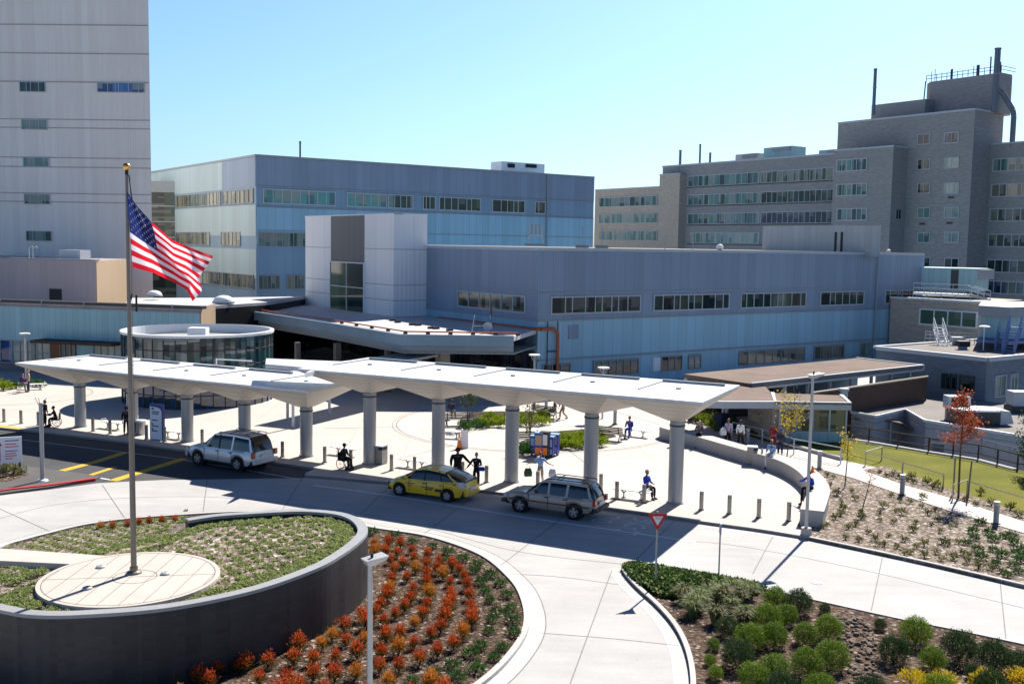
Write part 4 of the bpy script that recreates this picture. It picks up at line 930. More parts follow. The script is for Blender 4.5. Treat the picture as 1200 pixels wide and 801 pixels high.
# two storey brick annex with metal units and gantry behind
a0 = Vector((at_depth(1060, 112, 8), 116, 0)); a1 = Vector((at_depth(1148, 108, 8), 108, 0)); AF = Face(a0, a1 - a0, 0, 9); ta = (a1 - a0).length; zA = zat(a1.x, a1.y, 355); 
root = thing('brick_annex', 'brown brick annex with a row of large white framed windows right of the clinic', 'building', a1, world=True)
part(MB().prism([a0, a1, a1 + Vector((9, 9, 0)), a0 + Vector((9, 12, 0))], -3.6, zA), 'wall', 'brick_warm', root)
mb = MB(); AF.box(mb, 0, ta, zA, zA + .2, -.5, .15); part(mb, 'coping', 'trim_white', root)
z1 = AF.z(AF.t(1100, 5), 364); z0 = AF.z(AF.t(1100, 5), 380)
window(root, AF, AF.t(1079, 5), ta - .2, z0, z1, 3, 'glass_green', 'trim_white', .16)
q = Vector((at_depth(1112, 118, 8), 118, 0)); zt = zat(q.x, 118, 314)
root = thing('plant_unit', 'long pale metal plant unit with curved hood above the brick annex', 'air handler', (q.x, q.y, zA), world=True)
part(MB().prism([Vector((at_depth(1070, 120, 8), 120, 0)), Vector((at_depth(1143, 117, 8), 117, 0)), Vector((at_depth(1158, 122, 8), 122, 0)), Vector((at_depth(1085, 126, 8), 126, 0))], zA + .8, zt), 'casing', 'clad_teal', root)
mb = MB(); x = at_depth(1120, 117, 8); fF = Face(Vector((at_depth(1070, 120, 8), 120, 0)), Vector((at_depth(1143, 117, 8) - at_depth(1070, 120, 8), -3, 0)), 0, 1); t = fF.t(1119, 10); fF.box(mb, t - .4, t + .4, zA + 1, zt - .2, -.02, .05); part(mb, 'door', 'trim_dark', root)
mb = MB(); x0 = at_depth(1143, 117, 8); x1 = at_depth(1164, 119, 8); mb.prism([(x0, 117.2), (x1, 119), (x1, 121), (x0, 120)], zt - 1.2, zt - .1); part(mb, 'hood', 'trim_grey', root)
root = thing('steel_gantry', 'blue white steel gantry walkway with stairs down to the annex roof', 'walkway', (at_depth(1080, 113, 8), 113, zA), world=True)
g0 = Vector((at_depth(1070, 115, 8), 115, 0)); g1 = Vector((at_depth(1137, 111, 8), 111, 0)); zg = zat(g1.x, g1.y, 345)
mb = MB().prism([g0, g1, g1 + Vector((.6, 1.2, 0)), g0 + Vector((.6, 1.2, 0))], zg - .25, zg); part(mb, 'deck', 'trim_white', root)
mb = MB()
for h in (.5, 1.0): mb.tube([g0 + Vector((0, 0, zg + h)), g1 + Vector((0, 0, zg + h))], .04, 6)
for k in range(11): p = g0.lerp(g1, k / 10); mb.cyl(p + Vector((0, 0, zg)), p + Vector((0, 0, zg + 1)), .035, n=6)
for k in range(5): p = g0.lerp(g1, k / 4); mb.cyl(p + Vector((0, 0, zA)), p + Vector((0, 0, zg - .2)), .06, n=6)
part(mb, 'railing', 'trim_grey', root)
s1 = Vector((at_depth(1157, 111.5, 8), 111.5, zA + .2)); part(stair(root, s1, g1 + Vector((0, 0, zg)), 1.0, 8, ''), 'stair', 'trim_pale', root)
# clutter on the block building roof
r0 = thing('roof_steps', 'small metal crossover steps on the block building roof', 'steps', (at_depth(1100, 97, 4), 97, z2b), world=True)
part(stair(r0, (at_depth(1105, 96, 4), 96, z2b), (at_depth(1098, 98, 4), 98, z2b + 1.5), .8, 6, ''), 'stair', 'trim_white', r0)
for px, py, lab in ((1121, 404, 'left small hooded exhaust on the block building roof'), (1128, 409, 'right low vent table on the block building roof')):
    q = G(px, py, z2b); r0 = thing('roof_vent', lab, 'vent', q); 
    MB().box(-.5, -.4, .25, .5, .4, .75).build('hood', 'trim_pale' if px < 1125 else 'black', r0); MB().box(-.3, -.3, 0, .3, .3, .25).build('base', 'rail_blue', r0)
q = G(1087, 398, z2b + .1); r0 = thing('roof_railing', 'pale guard rail along the back of the block building roof', 'railing', q, world=True)
mb = MB(); qa = G(1082, 402, z2b); qb = G(1140, 402, z2b + .4)
qa = Vector((at_depth(1084, 100, 4), 100, z2b)); qb = Vector((at_depth(1148, 98, 4), 98, z2b))
for h in (.35, .7, 1.0): mb.tube([qa + Vector((0, 0, h)), qb + Vector((0, 0, h))], .04, 6)
for k in range(12): p = qa.lerp(qb, k / 11); mb.cyl(p, p + Vector((0, 0, 1)), .035, n=6)
part(mb, 'rail', 'trim_pale', r0)
# plant on the low roof
def duct_unit(px, py, label):
    q = G(px, py, B1z); r0 = thing('duct_unit', label, 'air handler', q)
    MB().box(-1.5, -1, .15, 1.5, 1, 1.0).build('casing', 'trim_dark', r0)
    mb = MB(); mb.mesh([(1.5, -1, .1), (2.4, -1.1, .2), (2.2, -.9, 1.05), (1.2, -1, 1.15), (1.5, 1, .1), (2.4, 1.1, .2), (2.2, .9, 1.05), (1.2, 1, 1.15)], [(0, 1, 2, 3), (4, 7, 6, 5), (0, 4, 5, 1), (1, 5, 6, 2), (2, 6, 7, 3)]); mb.build('intake_hood', 'trim_pale', r0)
    MB().box(-1.6, -1.1, 1.0, 1.4, 1.1, 1.12).build('lid', 'trim_white', r0); MB().box(-1.3, -.8, 0, 1.3, .8, .15).build('base', 'trim_dark', r0)
duct_unit(1140, 496, 'large dark duct unit with pale hood on the low flat roof')
q = G(1120, 492, B1z); r0 = thing('fan_unit', 'small square fan box on legs left of the large duct unit', 'air handler', q); MB().box(-.8, -.5, .9, .8, .5, 1.8).build('casing', 'trim_pale', r0); MB().box(-.6, -.53, 1.0, .6, -.5, 1.7).build('grille', 'black', r0); MB().box(-.7, -.3, 0, -.5, .3, .9).build('leg', 'trim_grey', r0); MB().box(.5, -.3, 0, .7, .3, .9).build('leg', 'trim_grey', r0)
q = G(1196, 482, B1z); r0 = thing('fan_unit', 'white ventilation box at the right edge of the low flat roof', 'air handler', q); MB().box(-.9, -.6, .5, .9, .6, 1.6).build('casing', 'trim_pale', r0); MB().box(-1, -.7, 0, 1, .7, .5).build('base', 'trim_dark', r0)
# arched hoop shelter beside the low building
hq = G(1062, 512, -1.5); r0 = thing('arched_shelter', 'dark arched hoop roof over the sunken passage by the low building', 'shelter', hq)
mb = MB(); prof = [(-4.2, 1.5), (-2, 1.45), (-.6, 1.2), (.4, .6), (1.1, -.3), (1.4, -1.4)]
for i in range(5):
    a, b = prof[i], prof[i + 1]; mb.mesh([(a[0], -.9, a[1]), (b[0], -.9, b[1]), (b[0], .9, b[1]), (a[0], .9, a[1]), (a[0], -.9, a[1] - .12), (b[0], -.9, b[1] - .12), (b[0], .9, b[1] - .12), (a[0], .9, a[1] - .12)], [(0, 1, 2, 3), (7, 6, 5, 4), (0, 4, 5, 1), (3, 2, 6, 7)])
mb.build('roof', 'roof_brown', r0)
mb = MB(); [mb.cyl((x, y, -2.1), (x, y, 1.2 - max(0, x) * .8), .05, n=6) for x in (-3.8, -1.5, .5) for y in (-.8, .8)]; mb.build('post', 'trim_pale', r0)
r0 = thing('low_roof_slab', 'small white flat slab roof between the fence and the low building', 'roof', G(1102, 515, -.8), world=True)
part(MB().prism([G(1091, 516, -.9), G(1112, 518, -.9), G(1116, 513, -.9), G(1098, 511, -.9)], -1.1, -.9), 'roof', 'roof_white', r0); part(MB().prism([G(1093, 516, -.9), G(1110, 517.5, -.9), G(1113, 513.5, -.9), G(1099, 511.5, -.9)], -3.6, -1.1), 'wall', 'block_grey', r0)
# retaining wall between lawn and sunken court is part of the fence
# --- covered walk along the clinic
zc = 3.0; c0 = G(882, 449.5, zc); c1 = G(1082, 428, zc); d = (c1 - c0).normalized(); nn = Vector((-d.y, d.x, 0)) * 6.5
root = thing('covered_walkway', 'long covered walkway with brown gravel roof and grey fascia along the clinic', 'walkway', c0, world=True)
part(MB().prism([c0, c1, c1 + nn, c0 + nn], zc - .3, zc - .01), 'roof', 'roof_brown', root)
mb = MB(); mb.prism([c0, c1, c1 + nn * .03, c0 + nn * .03], zc - .45, zc + .06); mb.prism([c1, c1 + d * .2, c1 + d * .2 + nn, c1 + nn], zc - .45, zc + .06); part(mb, 'fascia', 'trim_pale', root)
for k in range(8):
    p = c0.lerp(c1, (k + .5) / 8) + nn * .06; part(MB().obox(p, d, .2, .2, -3.6 if k > 3 else 0, zc - .45), 'post', 'trim_pale', root)
part(MB().prism([c0 + nn * .95, c1 + nn * .95, c1 + nn, c0 + nn], -3.5, zc - .31), 'back_wall', 'clad_blue', root)
# brown board fence in front of the walkway
f0 = G(952, 474, 1.0); f1 = G(1085, 441, 1.7)
f0 = Vector((at_depth(950, 74, 1), 74, 0)); f1 = Vector((at_depth(1086, 84.5, 1), 84.5, 0)); z0 = zat(f0.x, f0.y, 461); z1 = zat(f1.x, f1.y, 441.5)
root = thing('board_fence', 'dark brown board fence with tan cap below the covered walkway', 'fence', f0, world=True)
mb = MB(); dd = (f1 - f0); nf = Vector((-dd.y, dd.x, 0)).normalized() * .12
mb.mesh([tuple(p) for p in (f0 + Vector((0, 0, -3.6)), f1 + Vector((0, 0, -3.6)), f1 + Vector((0, 0, z1)), f0 + Vector((0, 0, z0)), f0 + nf + Vector((0, 0, -3.6)), f1 + nf + Vector((0, 0, -3.6)), f1 + nf + Vector((0, 0, z1)), f0 + nf + Vector((0, 0, z0)))], [(0, 1, 2, 3), (5, 4, 7, 6), (3, 2, 6, 7)]); part(mb, 'boards', 'rail_brown', root)
part(MB().tube([f0 + Vector((0, 0, z0 + .05)), f1 + Vector((0, 0, z1 + .05))], .09, 6), 'cap', 'rail_tan', root)
q = G(985, 505, 0); x = at_depth(989, 75, 2); tag(MB().cyl((x, 75, -3), (x, 75, 2.3), .28, n=14).cyl((x, 75, 2.3), (x, 75, 2.5), .36, n=14).build('vent_stack', 'trim_pale'), 'pale vent stack with round cap before the brown board fence', 'vent')
# --- entrance shelter and glazed pavilion
zs_ = 2.75
root = thing('entry_shelter', 'brown flat roofed shelter with pale fascia over a dark doorway', 'shelter', G(880, 505), world=True)
sl = [G(852, 471, zs_), G(907, 471, zs_), G(902, 458, zs_), G(894, 450, zs_), G(872, 450, zs_), G(820, 455, zs_), G(800, 470, zs_)]
part(MB().prism(sl, zs_ - .15, zs_), 'roof', 'roof_brown', root)
part(MB().prism([sl[6] - Vector((0, .05, 0)), sl[0] - Vector((0, .08, 0)), sl[1] - Vector((0, .08, 0)), sl[1] + Vector((0, .2, 0)), sl[0] + Vector((0, .2, 0)), sl[6] + Vector((0, .2, 0))], zs_ - .4, zs_ + .05), 'fascia', 'trim_pale', root)
for px, py in ((847, 502), (851, 503), (888, 494), (898, 509), (893, 494)):
    q = G(px, py, .1); part(MB().cyl(q, (q.x, q.y, zs_ - .3), .11, n=10), 'post', 'trim_pale', root)
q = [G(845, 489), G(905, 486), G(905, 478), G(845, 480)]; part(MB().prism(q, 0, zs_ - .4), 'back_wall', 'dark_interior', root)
q = G(846, 505, .1); tag(MB().obox(q, E2, .9, .7, .1, 1.3).build('trash_enclosure', 'cloth_navy'), 'dark blue waste cart in the shade of the entry shelter', 'cart')
zp = 2.75; pv = [G(907, 471, zp), G(998, 472.5, zp), G(988, 463, zp), G(903, 460, zp)]
root = thing('glass_pavilion', 'glazed waiting pavilion with brown roof beside the lawn', 'building', G(950, 510), world=True)
part(MB().prism(pv, zp - .12, zp), 'roof', 'roof_brown', root); part(MB().wall([pv[3], pv[0], pv[1], pv[2]], .25, zp - .45, zp + .06), 'fascia', 'trim_pale', root)
# walls: corners on the ground under the roof
w0 = Vector((at_depth(913, pv[0].y + .5, 1), pv[0].y + .5, 0)); w1 = Vector((at_depth(991, pv[1].y + .5, 1), pv[1].y + .5, 0)); w2 = w1 + Vector((-.3, 5, 0)); w3 = w0 + Vector((-.5, 5, 0)); WFp = Face(w0, w1 - w0, 0, 3); tw_ = (w1 - w0).length
mb = MB(); WFp.box(mb, 0, tw_, 0, .75, -.15, .02); mb.prism([w1 + Vector((-.12, .1, 0)), w1 + Vector((0, .1, 0)), w2, w2 - Vector((.12, 0, 0))], 0, .75); part(mb, 'base_wall', 'clad_teal', root)
mb = MB(); WFp.box(mb, 0, tw_, .76, zp - .46, -.06, -.03); part(mb, 'glazing', 'glass_blind', root)
mb = MB()
for k in range(5): t = tw_ * k / 4; WFp.box(mb, t - .06, t + .06, 0.05, zp - .45, -.14, .05)
WFp.box(mb, 0, tw_, .74, .82, -.14, .05); part(mb, 'mullion', 'trim_pale', root)
part(MB().prism([w3 + Vector((0, -.2, 0)), w2 + Vector((0, -.2, 0)), w2, w3], 0, zp - .46), 'back_wall', 'clad_tan', root)
part(MB().prism([w0 + Vector((-.4, .2, 0)), w0 + Vector((0.05, .2, 0)), w3, w3 + Vector((-.4, 0, 0))], 0, zp - .46), 'side_wall', 'brick_warm', root)
mb = MB()
for k in range(5):
    p = w0.lerp(w1, .35 + k * .13) + Vector((0, 1.5, 0)); mb.obox(p, E2, .5, .5, .1, 1.0)
    
part(mb, 'chair', 'cloth_maroon', root)

# ------------------------------------------------------------------ glass drum
fr_ = G(240, 482); R_ = 5.65; dcn = Vector((at_depth(233, fr_.y + R_ * .98, 3), fr_.y + R_ * .98, 0)); zD = 5.55
root = thing('glass_drum', 'round glass walled entrance drum with white rim behind the lower canopy', 'pavilion', (dcn.x, dcn.y, 0))
n = 40; mb = MB(); mu = MB()
for k in range(n):
    a, b = 6.28318 * k / n, 6.28318 * (k + 1) / n; pa = (R_ * math.cos(a), R_ * math.sin(a)); pb_ = (R_ * math.cos(b), R_ * math.sin(b))
    mb.face([(*pa, PZ), (*pb_, PZ), (*pb_, zD - .19), (*pa, zD - .19)])
    mu.cyl((*[c * 1.004 for c in pa], PZ), (*[c * 1.004 for c in pa], zD - .35), .045, n=6)
    for z in (1.1, 2.2, 3.3, 4.4): mu.tube([(*[c * 1.004 for c in pa], z), (*[c * 1.004 for c in pb_], z)], .035, 5)
mb.build('glazing', 'glass_ring', root); mu.build('mullion', 'trim_dark', root)
MB().lathe([(R_, zD - .2), (R_ + .1, zD - .19), (R_ + .12, zD), (R_ - .16, zD + .02), (R_ - .16, zD - .75)], (0, 0, 0), 72).build('rim', 'trim_white', root)
MB().cyl((0, 0, zD - .85), (0, 0, zD - .7), R_ - .17, n=60).build('roof', 'roof_grey', root)
MB().box(-.7, -.5, zD - .7, .7, .5, zD + .15).build('roof_unit', 'trim_white', root)
MB().cyl((0, 0, PZ), (0, 0, zD - 1.0), R_ - .5, n=40).build('inner_wall', 'glass_green', root)

# ------------------------------------------------------------------ long white canopy
cd = Vector((-.897, .442, 0)).normalized(); cn = Vector((.442, .897, 0)).normalized()
c10 = Vector((8.07, 49.6, 0)); bayL = 4.43
def canopy(root, cols, ztop, zcol, depth_f, depth_b, bl, mats=True):
    zc_ = ztop - .26
    mbr = MB(); so = MB(); jt = MB()
    p0 = cols[0] - cd * bl / 2; p1 = cols[-1] + cd * bl / 2
    q = [p0 - cn * depth_f, p1 - cn * depth_f, p1 + cn * depth_b, p0 + cn * depth_b]
    mbr.prism(q, ztop - .12, ztop)
    part(mbr, 'roof', 'canopy_white', root)
    for c in cols:
        r = .36; top = [c + cd * (bl / 2) * s - cn * (depth_f if u < 0 else -depth_b) * 1.0 for s, u in ((-1, -1), (1, -1), (1, 1), (-1, 1))]
        T = [Vector((p.x, p.y, ztop - .125)) for p in top]; lo = [c + cd * r * s + cn * r * u for s, u in ((-1, -1), (1, -1), (1, 1), (-1, 1))]; B = [Vector((p.x, p.y, zcol)) for p in lo]
        first, last = c is cols[0], c is cols[-1]; zm = zcol + .48; zt_ = ztop - .125
        for s, end in ((-1, first), (1, last)):
            Bf = c + cd * r * s - cn * r; Bb = c + cd * r * s + cn * r; Bf.z = Bb.z = zcol
            Ff = c + cd * (bl / 2) * s - cn * depth_f; Fb = c + cd * (bl / 2) * s + cn * depth_b; Ff.z = Fb.z = zt_
            Hf = c + cd * r * s - cn * depth_f; Hb = c + cd * r * s + cn * depth_b; Hf.z = Hb.z = zt_
            if end: so.face([Bf, Bb, Fb, Ff]); so.face([Bf, Hf, Ff]); so.face([Bb, Fb, Hb])
            else:
                M_ = c + cd * (bl / 2) * s; M_.z = zm; so.face([Bf, Bb, M_]); so.face([Bf, Hf, Ff, M_]); so.face([Bb, M_, Fb, Hb])
        for u, dp in ((-1, depth_f), (1, depth_b)):
            P0 = [c + cd * r * s + cn * r * u for s in (-1, 1)]; P1 = [c + cd * r * s + cn * dp * u for s in (1, -1)]
            so.face([Vector((p.x, p.y, zcol)) for p in P0] + [Vector((p.x, p.y, zt_)) for p in P1])
        so.face(B[::-1])
        # shallow raised seams and drain on the roof
        a = c - cd * bl * .38 + cn * depth_b * .72; b = c + cd * bl * .34 + cn * depth_b * .72; e = c + cd * bl * .36 - cn * depth_f * .35
        jt.obox((a + b) / 2, b - a, (b - a).length, .14, ztop, ztop + .13); jt.obox((b + e) / 2, e - b, (e - b).length, .07, ztop, ztop + .05)
        jt.cyl((c.x, c.y, ztop), (c.x, c.y, ztop + .07), .13, n=8)
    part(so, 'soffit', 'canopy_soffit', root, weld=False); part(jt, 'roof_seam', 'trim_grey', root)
    for c in cols:
        col_ = MB().cyl((c.x, c.y, PZ), (c.x, c.y, zcol - .02), .36, n=24); o = part(col_, 'column', 'column_grey', root, smooth=False)
        o2 = sub(MB().cyl((c.x, c.y, zcol - .28), (c.x, c.y, zcol - .2), .385, n=24), 'collar', 'trim_dark', o, root)
        o3 = sub(MB().cyl((c.x, c.y, PZ), (c.x, c.y, PZ + .06), .42, n=24), 'base_plate', 'trim_grey', o, root)
ups = [c10 + cd * bayL * k * 1.005 for k in range(5)]
root = thing('entrance_canopy', 'upper right part of the long white canopy, the higher one with folded soffit', 'canopy', c10, world=True)
canopy(root, ups, 5.72, 4.2, 3.6, 3.1, bayL)
c5 = Vector((-11.81, 59.2, 0)); lows = [c5, Vector((-15.9, 61.2, 0)), Vector((-19.92, 63.1, 0)), Vector((-24.1, 65.3, 0)), Vector((-28.35, 67.5, 0))]
root = thing('entrance_canopy', 'lower left part of the long white canopy before the glass drum', 'canopy', c5, world=True)
cd_s = cd.copy(); cd = (lows[-1] - lows[0]).normalized(); cn = Vector((-cd.y * -1, cd.x * -1, 0)); cn = Vector((cd.y, -cd.x, 0)); cn = cn if cn.y > 0 else -cn
canopy(root, lows, 4.5, 3.05, 3.0, 3.2, 4.65)
mb = MB(); c = lows[3]; mb.tube([lows[2] + cn * 2.6 + Vector((0, 0, 4.5)), lows[2] + cn * 2.6 + Vector((0, 0, 5.0)), lows[1] + cn * 3 - cd * -2 + Vector((0, 0, 5.0))], .05, 6); part(mb, 'roof_hoop', 'trim_white', root)
# arm off the upper canopy and the link roof on slender posts
arm = [G(357, 437, 5.7), G(424, 420, 5.7), G(400, 423, 5.7), G(312, 419.5, 5.7), G(311, 426, 5.7), G(368, 431, 5.7)]
root = thing('canopy_arm', 'flat white side arm joining the upper canopy toward the drum', 'canopy', arm[0], world=True)
part(MB().prism([arm[0], arm[1], arm[2], arm[3], arm[4], arm[5]], 5.45, 5.69), 'roof', 'canopy_white', root)
for px in (341,): pass
ldir = Vector((.42, .905, 0)).normalized(); ln = Vector((ldir.y, -ldir.x, 0)); l0 = Vector((-14.2, 71.2, 0)); l1 = l0 + ldir * 16
root = thing('link_canopy', 'narrow link canopy on slender posts between plaza and entrance', 'canopy', l0, world=True)
part(MB().prism([l0 - ln * 1.6, l0 + ln * 1.6, l1 + ln * 1.6, l1 - ln * 1.6], 3.25, 3.45), 'roof', 'canopy_white', root)
for p in (G(343.5, 501, PZ), G(386, 487, PZ), G(337, 491, PZ)):
    part(MB().cyl(p, (p.x, p.y, 3.3), .10, n=12), 'post', 'trim_pale', root)
part(MB().cyl(l1 - ln * 1.2, l1 - ln * 1.2 + Vector((0, 0, 3.3)), .1, n=12), 'post', 'trim_pale', root)
cd = cd_s; cn = Vector((.442, .897, 0)).normalized()
# tall thin posts carrying lights behind the canopy
# --- curved seat wall
wi = spline(GP([(773, 511), (776, 514.5), (812, 524), (845, 534), (877, 543.5), (905, 552), (926, 562), (940, 574), (946, 588), (942, 603), (937, 615)], PZ), 5)
root = thing('seat_wall', 'long curved concrete seat wall round the right side of the plaza', 'wall', wi[0], world=True)
part(MB().wall(wi, 1.0, PZ, .85), 'wall', 'wall_concrete', root); part(MB().wall([p + Vector((.0, 0, 0)) for p in wi], 1.03, .85, .88), 'cap', 'concrete_walk', root)

# ------------------------------------------------------------------ people
def skin_mesh(name, verts, edges, radii, mat, root, lvl=1, parent=None, rootv=0):
    me = bpy.data.meshes.new(name); me.from_pydata([tuple(v) for v in verts], edges, []); o = bpy.data.objects.new(name, me); COL.objects.link(o)
    sm = o.modifiers.new('s', 'SKIN'); sm.use_smooth_shade = True
    for i, r in enumerate(radii):
        rr = r if isinstance(r, tuple) else (r, r); me.skin_vertices[0].data[i].radius = rr; me.skin_vertices[0].data[i].use_root = (i == rootv)
    if lvl: 
        ss = o.modifiers.new('ss', 'SUBSURF'); ss.levels = lvl; ss.render_levels = lvl
    dg = bpy.context.evaluated_depsgraph_get(); m2 = bpy.data.meshes.new_from_object(o.evaluated_get(dg)); m2.name = name
    bpy.data.objects.remove(o); bpy.data.meshes.remove(me)
    m2.materials.clear(); m2.materials.append(MATS[mat]); m2.polygons.foreach_set('use_smooth', [True] * len(m2.polygons))
    q = bpy.data.objects.new(name, m2); COL.objects.link(q); q.parent = parent or root; return q
V = Vector
def person(loc, face, label, pose='stand', arms=('down', 'down'), shirt='blue', trousers='navy', skin='mid', hair='hair_dark', lean=0.0, sc=1.0, coat=False, hat=None, group=None, seat=.47, short=False):
    """local frame: person faces +Y; face = direction angle of that axis"""
    root = thing('person', label, 'person', loc, face - math.pi / 2, group); root.scale = (sc, sc, sc)
    if pose == 'sit': pel = V((0, 0, seat + .10))
    elif pose == 'walk': pel = V((0, 0, .93))
    else: pel = V((0, 0, .94))
    f = V((0, math.sin(lean), math.cos(lean)))
    ab = pel + f * .16; ch = pel + f * .38; nk = pel + f * .56; hb = nk + V((0, .015, .07)); hd = nk + V((0, .03, .17))
    if pose == 'sit': hips = [(.09, pel + V((.09, 0, -.02)), pel + V((.12, .42, -.01)), V((.12, .47 + pel.y, .09)), V((.12, .62, .03))), (-.09, pel + V((-.09, 0, -.02)), pel + V((-.12, .42, -.01)), V((-.13, .42, .09)), V((-.13, .57, .03)))]
    elif pose == 'walk': hips = [(.09, V((.09, 0, .9)), V((.10, .20, .50)), V((.10, .22, .09)), V((.10, .36, .04))), (-.09, V((-.09, 0, .9)), V((-.10, .06, .48)), V((-.10, -.28, .14)), V((-.10, -.17, .03)))]
    else: hips = [(.09, V((.09, 0, .9)), V((.11, .03, .49)), V((.12, .0, .09)), V((.13, .14, .03))), (-.09, V((-.09, 0, .9)), V((-.11, .03, .49)), V((-.12, .0, .09)), V((-.13, .14, .03)))]
    def arm(s, k):
        sh = nk + V((s * .185, 0, -.09)); 
        if k == 'down': el = sh + V((s * .05, -.03, -.28)); wr = el + V((s * .0, .08, -.24))
        elif k == 'bent': el = sh + V((s * .05, -.06, -.27)); wr = el + V((-s * .08, .22, .0))
        elif k == 'lap': el = sh + V((s * .06, .06, -.26)); wr = el + V((-s * .08, .22, -.03))
        elif k == 'out': el = sh + V((s * .20, .05, -.19)); wr = el + V((s * .22, .05, -.06))
        elif k == 'reach': el = sh + V((s * .24, .0, -.12)); wr = el + V((s * .25, .0, -.05))
        elif k == 'fwd': el = sh + V((s * .04, .17, -.2)); wr = el + V((-s * .04, .25, .02))
        else: el = sh + V((s * .16, .0, -.25)); wr = el + V((s * .16, .04, -.20))
        return sh, el, wr
    # body
    vs = [pel, ab, ch, nk, hb]; es = [(0, 1), (1, 2), (2, 3), (3, 4)]; rs = [(.13, .10), (.12, .09), (.14, .10), .055, .05]
    def add(p, par, r): vs.append(p); rs.append(r); es.append((par, len(vs) - 1)); return len(vs) - 1
    for s, h, k, a, t in hips:
        i = add(h, 0, .085); i = add(k, i, .058); i = add(a, i, .042); add(t, i, .035)
    wrs = []
    for s, kk in ((1, arms[0]), (-1, arms[1])):
        sh, el, wr = arm(s, kk); i = add(sh, 2, .058); i = add(el, i, .04); i = add(wr, i, .027); wrs.append((s, el, wr))
    body = skin_mesh('body', vs, es, rs, 'skin_' + skin, root, 1)
    # hands with palm and five fingers, joined into the body mesh
    hm = MB()
    for s, el, wr in wrs:
        d = (wr - el).normalized(); sd = d.cross(V((0, 0, 1))); sd = sd.normalized() if sd.length > .1 else V((1, 0, 0)); up = sd.cross(d).normalized()
        hm.ell(wr + d * .045, (.024, .024, .05), 8, 6, 0, d.to_track_quat('Z', 'Y').to_matrix().to_4x4())
        for j, (o_, L) in enumerate(((-.027, .058), (-.009, .07), (.009, .073), (.026, .062))):
            b = wr + d * .08 + sd * o_; m_ = b + d * L * .5; e_ = m_ + (d * .8 - up * .6).normalized() * L * .5; hm.tube([b, m_, e_], [.009, .0085, .006], 5)
        b = wr + d * .02 + sd * (.022 * -s); m_ = b + (d * .6 - sd * s * .8).normalized() * .04; hm.tube([b, m_, m_ + d * .03], [.011, .009, .007], 5)
    bm = bmesh.new(); bm.from_mesh(body.data); tmp = hm.data('h', ['skin_' + skin]); bm.from_mesh(tmp)
    # head
    M = Matrix.Translation(hd)
    hv = MB().ell(hd, (.078, .095, .118), 14, 10).ell(hd + V((0, .03, -.055)), (.055, .065, .06), 10, 8)
    hv.mesh([hd + V(p) for p in ((-.014, .088, .02), (.014, .088, .02), (.019, .093, -.028), (-.019, .093, -.028), (0, .122, -.022))], [(0, 4, 1), (1, 4, 2), (2, 4, 3), (3, 4, 0)])
    for s in (-1, 1): hv.ell(hd + V((s * .08, 0, -.005)), (.012, .02, .032), 8, 6)
    tmp2 = hv.data('h2', ['skin_' + skin]); bm.from_mesh(tmp2); bm.to_mesh(body.data); bm.free()
    body.data.polygons.foreach_set('use_smooth', [True] * len(body.data.polygons))
    ev = MB(); [ev.ell(hd + V((s * .03, .088, .012)), (.012, .008, .008), 6, 5) for s in (-1, 1)]; ev.build('eyes', 'eye', root)
    MB().ell(hd + V((0, .094, -.052)), (.024, .008, .007), 8, 5).build('mouth', 'lip', root)
    hh = MB(); Mx = Matrix.Rotation(math.radians(22), 4, 'X')
    i0 = len(hh.v); prof = [(max(1e-4, math.sin(a)), math.cos(a)) for a in [k * 1.75 / 7 for k in range(8)]]
    hh.lathe(prof, hd + V((0, -.012, .008)), 14, 0, Mx @ Matrix.Diagonal((.088, .104, .125, 1)))
    hh.build('hair', hair, root, smooth=True)
    if hat: 
        MB().ell(hd + V((0, 0, .05)), (.095, .11, .095), 12, 8).box(-.07, .08, .0, .07, .19, .015, M=Matrix.Translation(hd + V((0, 0, .055)))).build('cap', 'cloth_' + hat, root)
    # shirt
    k = 1.0
    vs = [pel + f * (.02 if not coat else -.22), ab, ch, nk - f * .03]; rs = [((.145, .115) if not coat else (.17, .14)), (.14, .11), (.16, .12), (.08, .07)]; es = [(0, 1), (1, 2), (2, 3)]
    if pose == 'sit': vs[0] = pel + f * .02
    for s, kk in ((1, arms[0]), (-1, arms[1])):
        sh, el, wr = arm(s, kk); i = len(vs); vs.append(sh); rs.append(.073); es.append((2, i)); vs.append(el if not short else sh.lerp(el, .7)); rs.append(.057 if not short else .062); es.append((i, i + 1))
        if not short: vs.append(el.lerp(wr, .88)); rs.append(.043); es.append((i + 1, i + 2))
    skin_mesh('coat' if coat else 'shirt', vs, es, rs, 'cloth_' + shirt, root, 1)
    vs = [pel + V((0, 0, .05)), pel]; rs = [(.14, .11), (.145, .12)]; es = [(0, 1)]
    for s, h, kn, a, t in hips:
        i = len(vs); vs += [h, kn, a + V((0, 0, .03))]; rs += [.10, .078, .062]; es += [(1, i), (i, i + 1), (i + 1, i + 2)]
    skin_mesh('trousers', vs, es, rs, 'cloth_' + trousers, root, 1)
    sh_ = MB()
    for s, h, kn, a, t in hips:
        d = (t - a); d.z = 0; d = d.normalized(); M = Matrix.Translation((a.x, a.y, 0 if pose != 'walk' or s > 0 else max(0, a.z - .09)) ) @ Matrix.Rotation(math.atan2(d.y, d.x) - math.pi / 2, 4, 'Z')
        sh_.ell(M @ V((0, .07, .045)), (.05, .14, .045), 10, 6, 0, Matrix.Rotation(math.atan2(d.y, d.x) - math.pi / 2, 4, 'Z'))
    sh_.build('shoes', 'black', root, smooth=True)
    return root
TOW = -math.pi / 2     # facing the camera
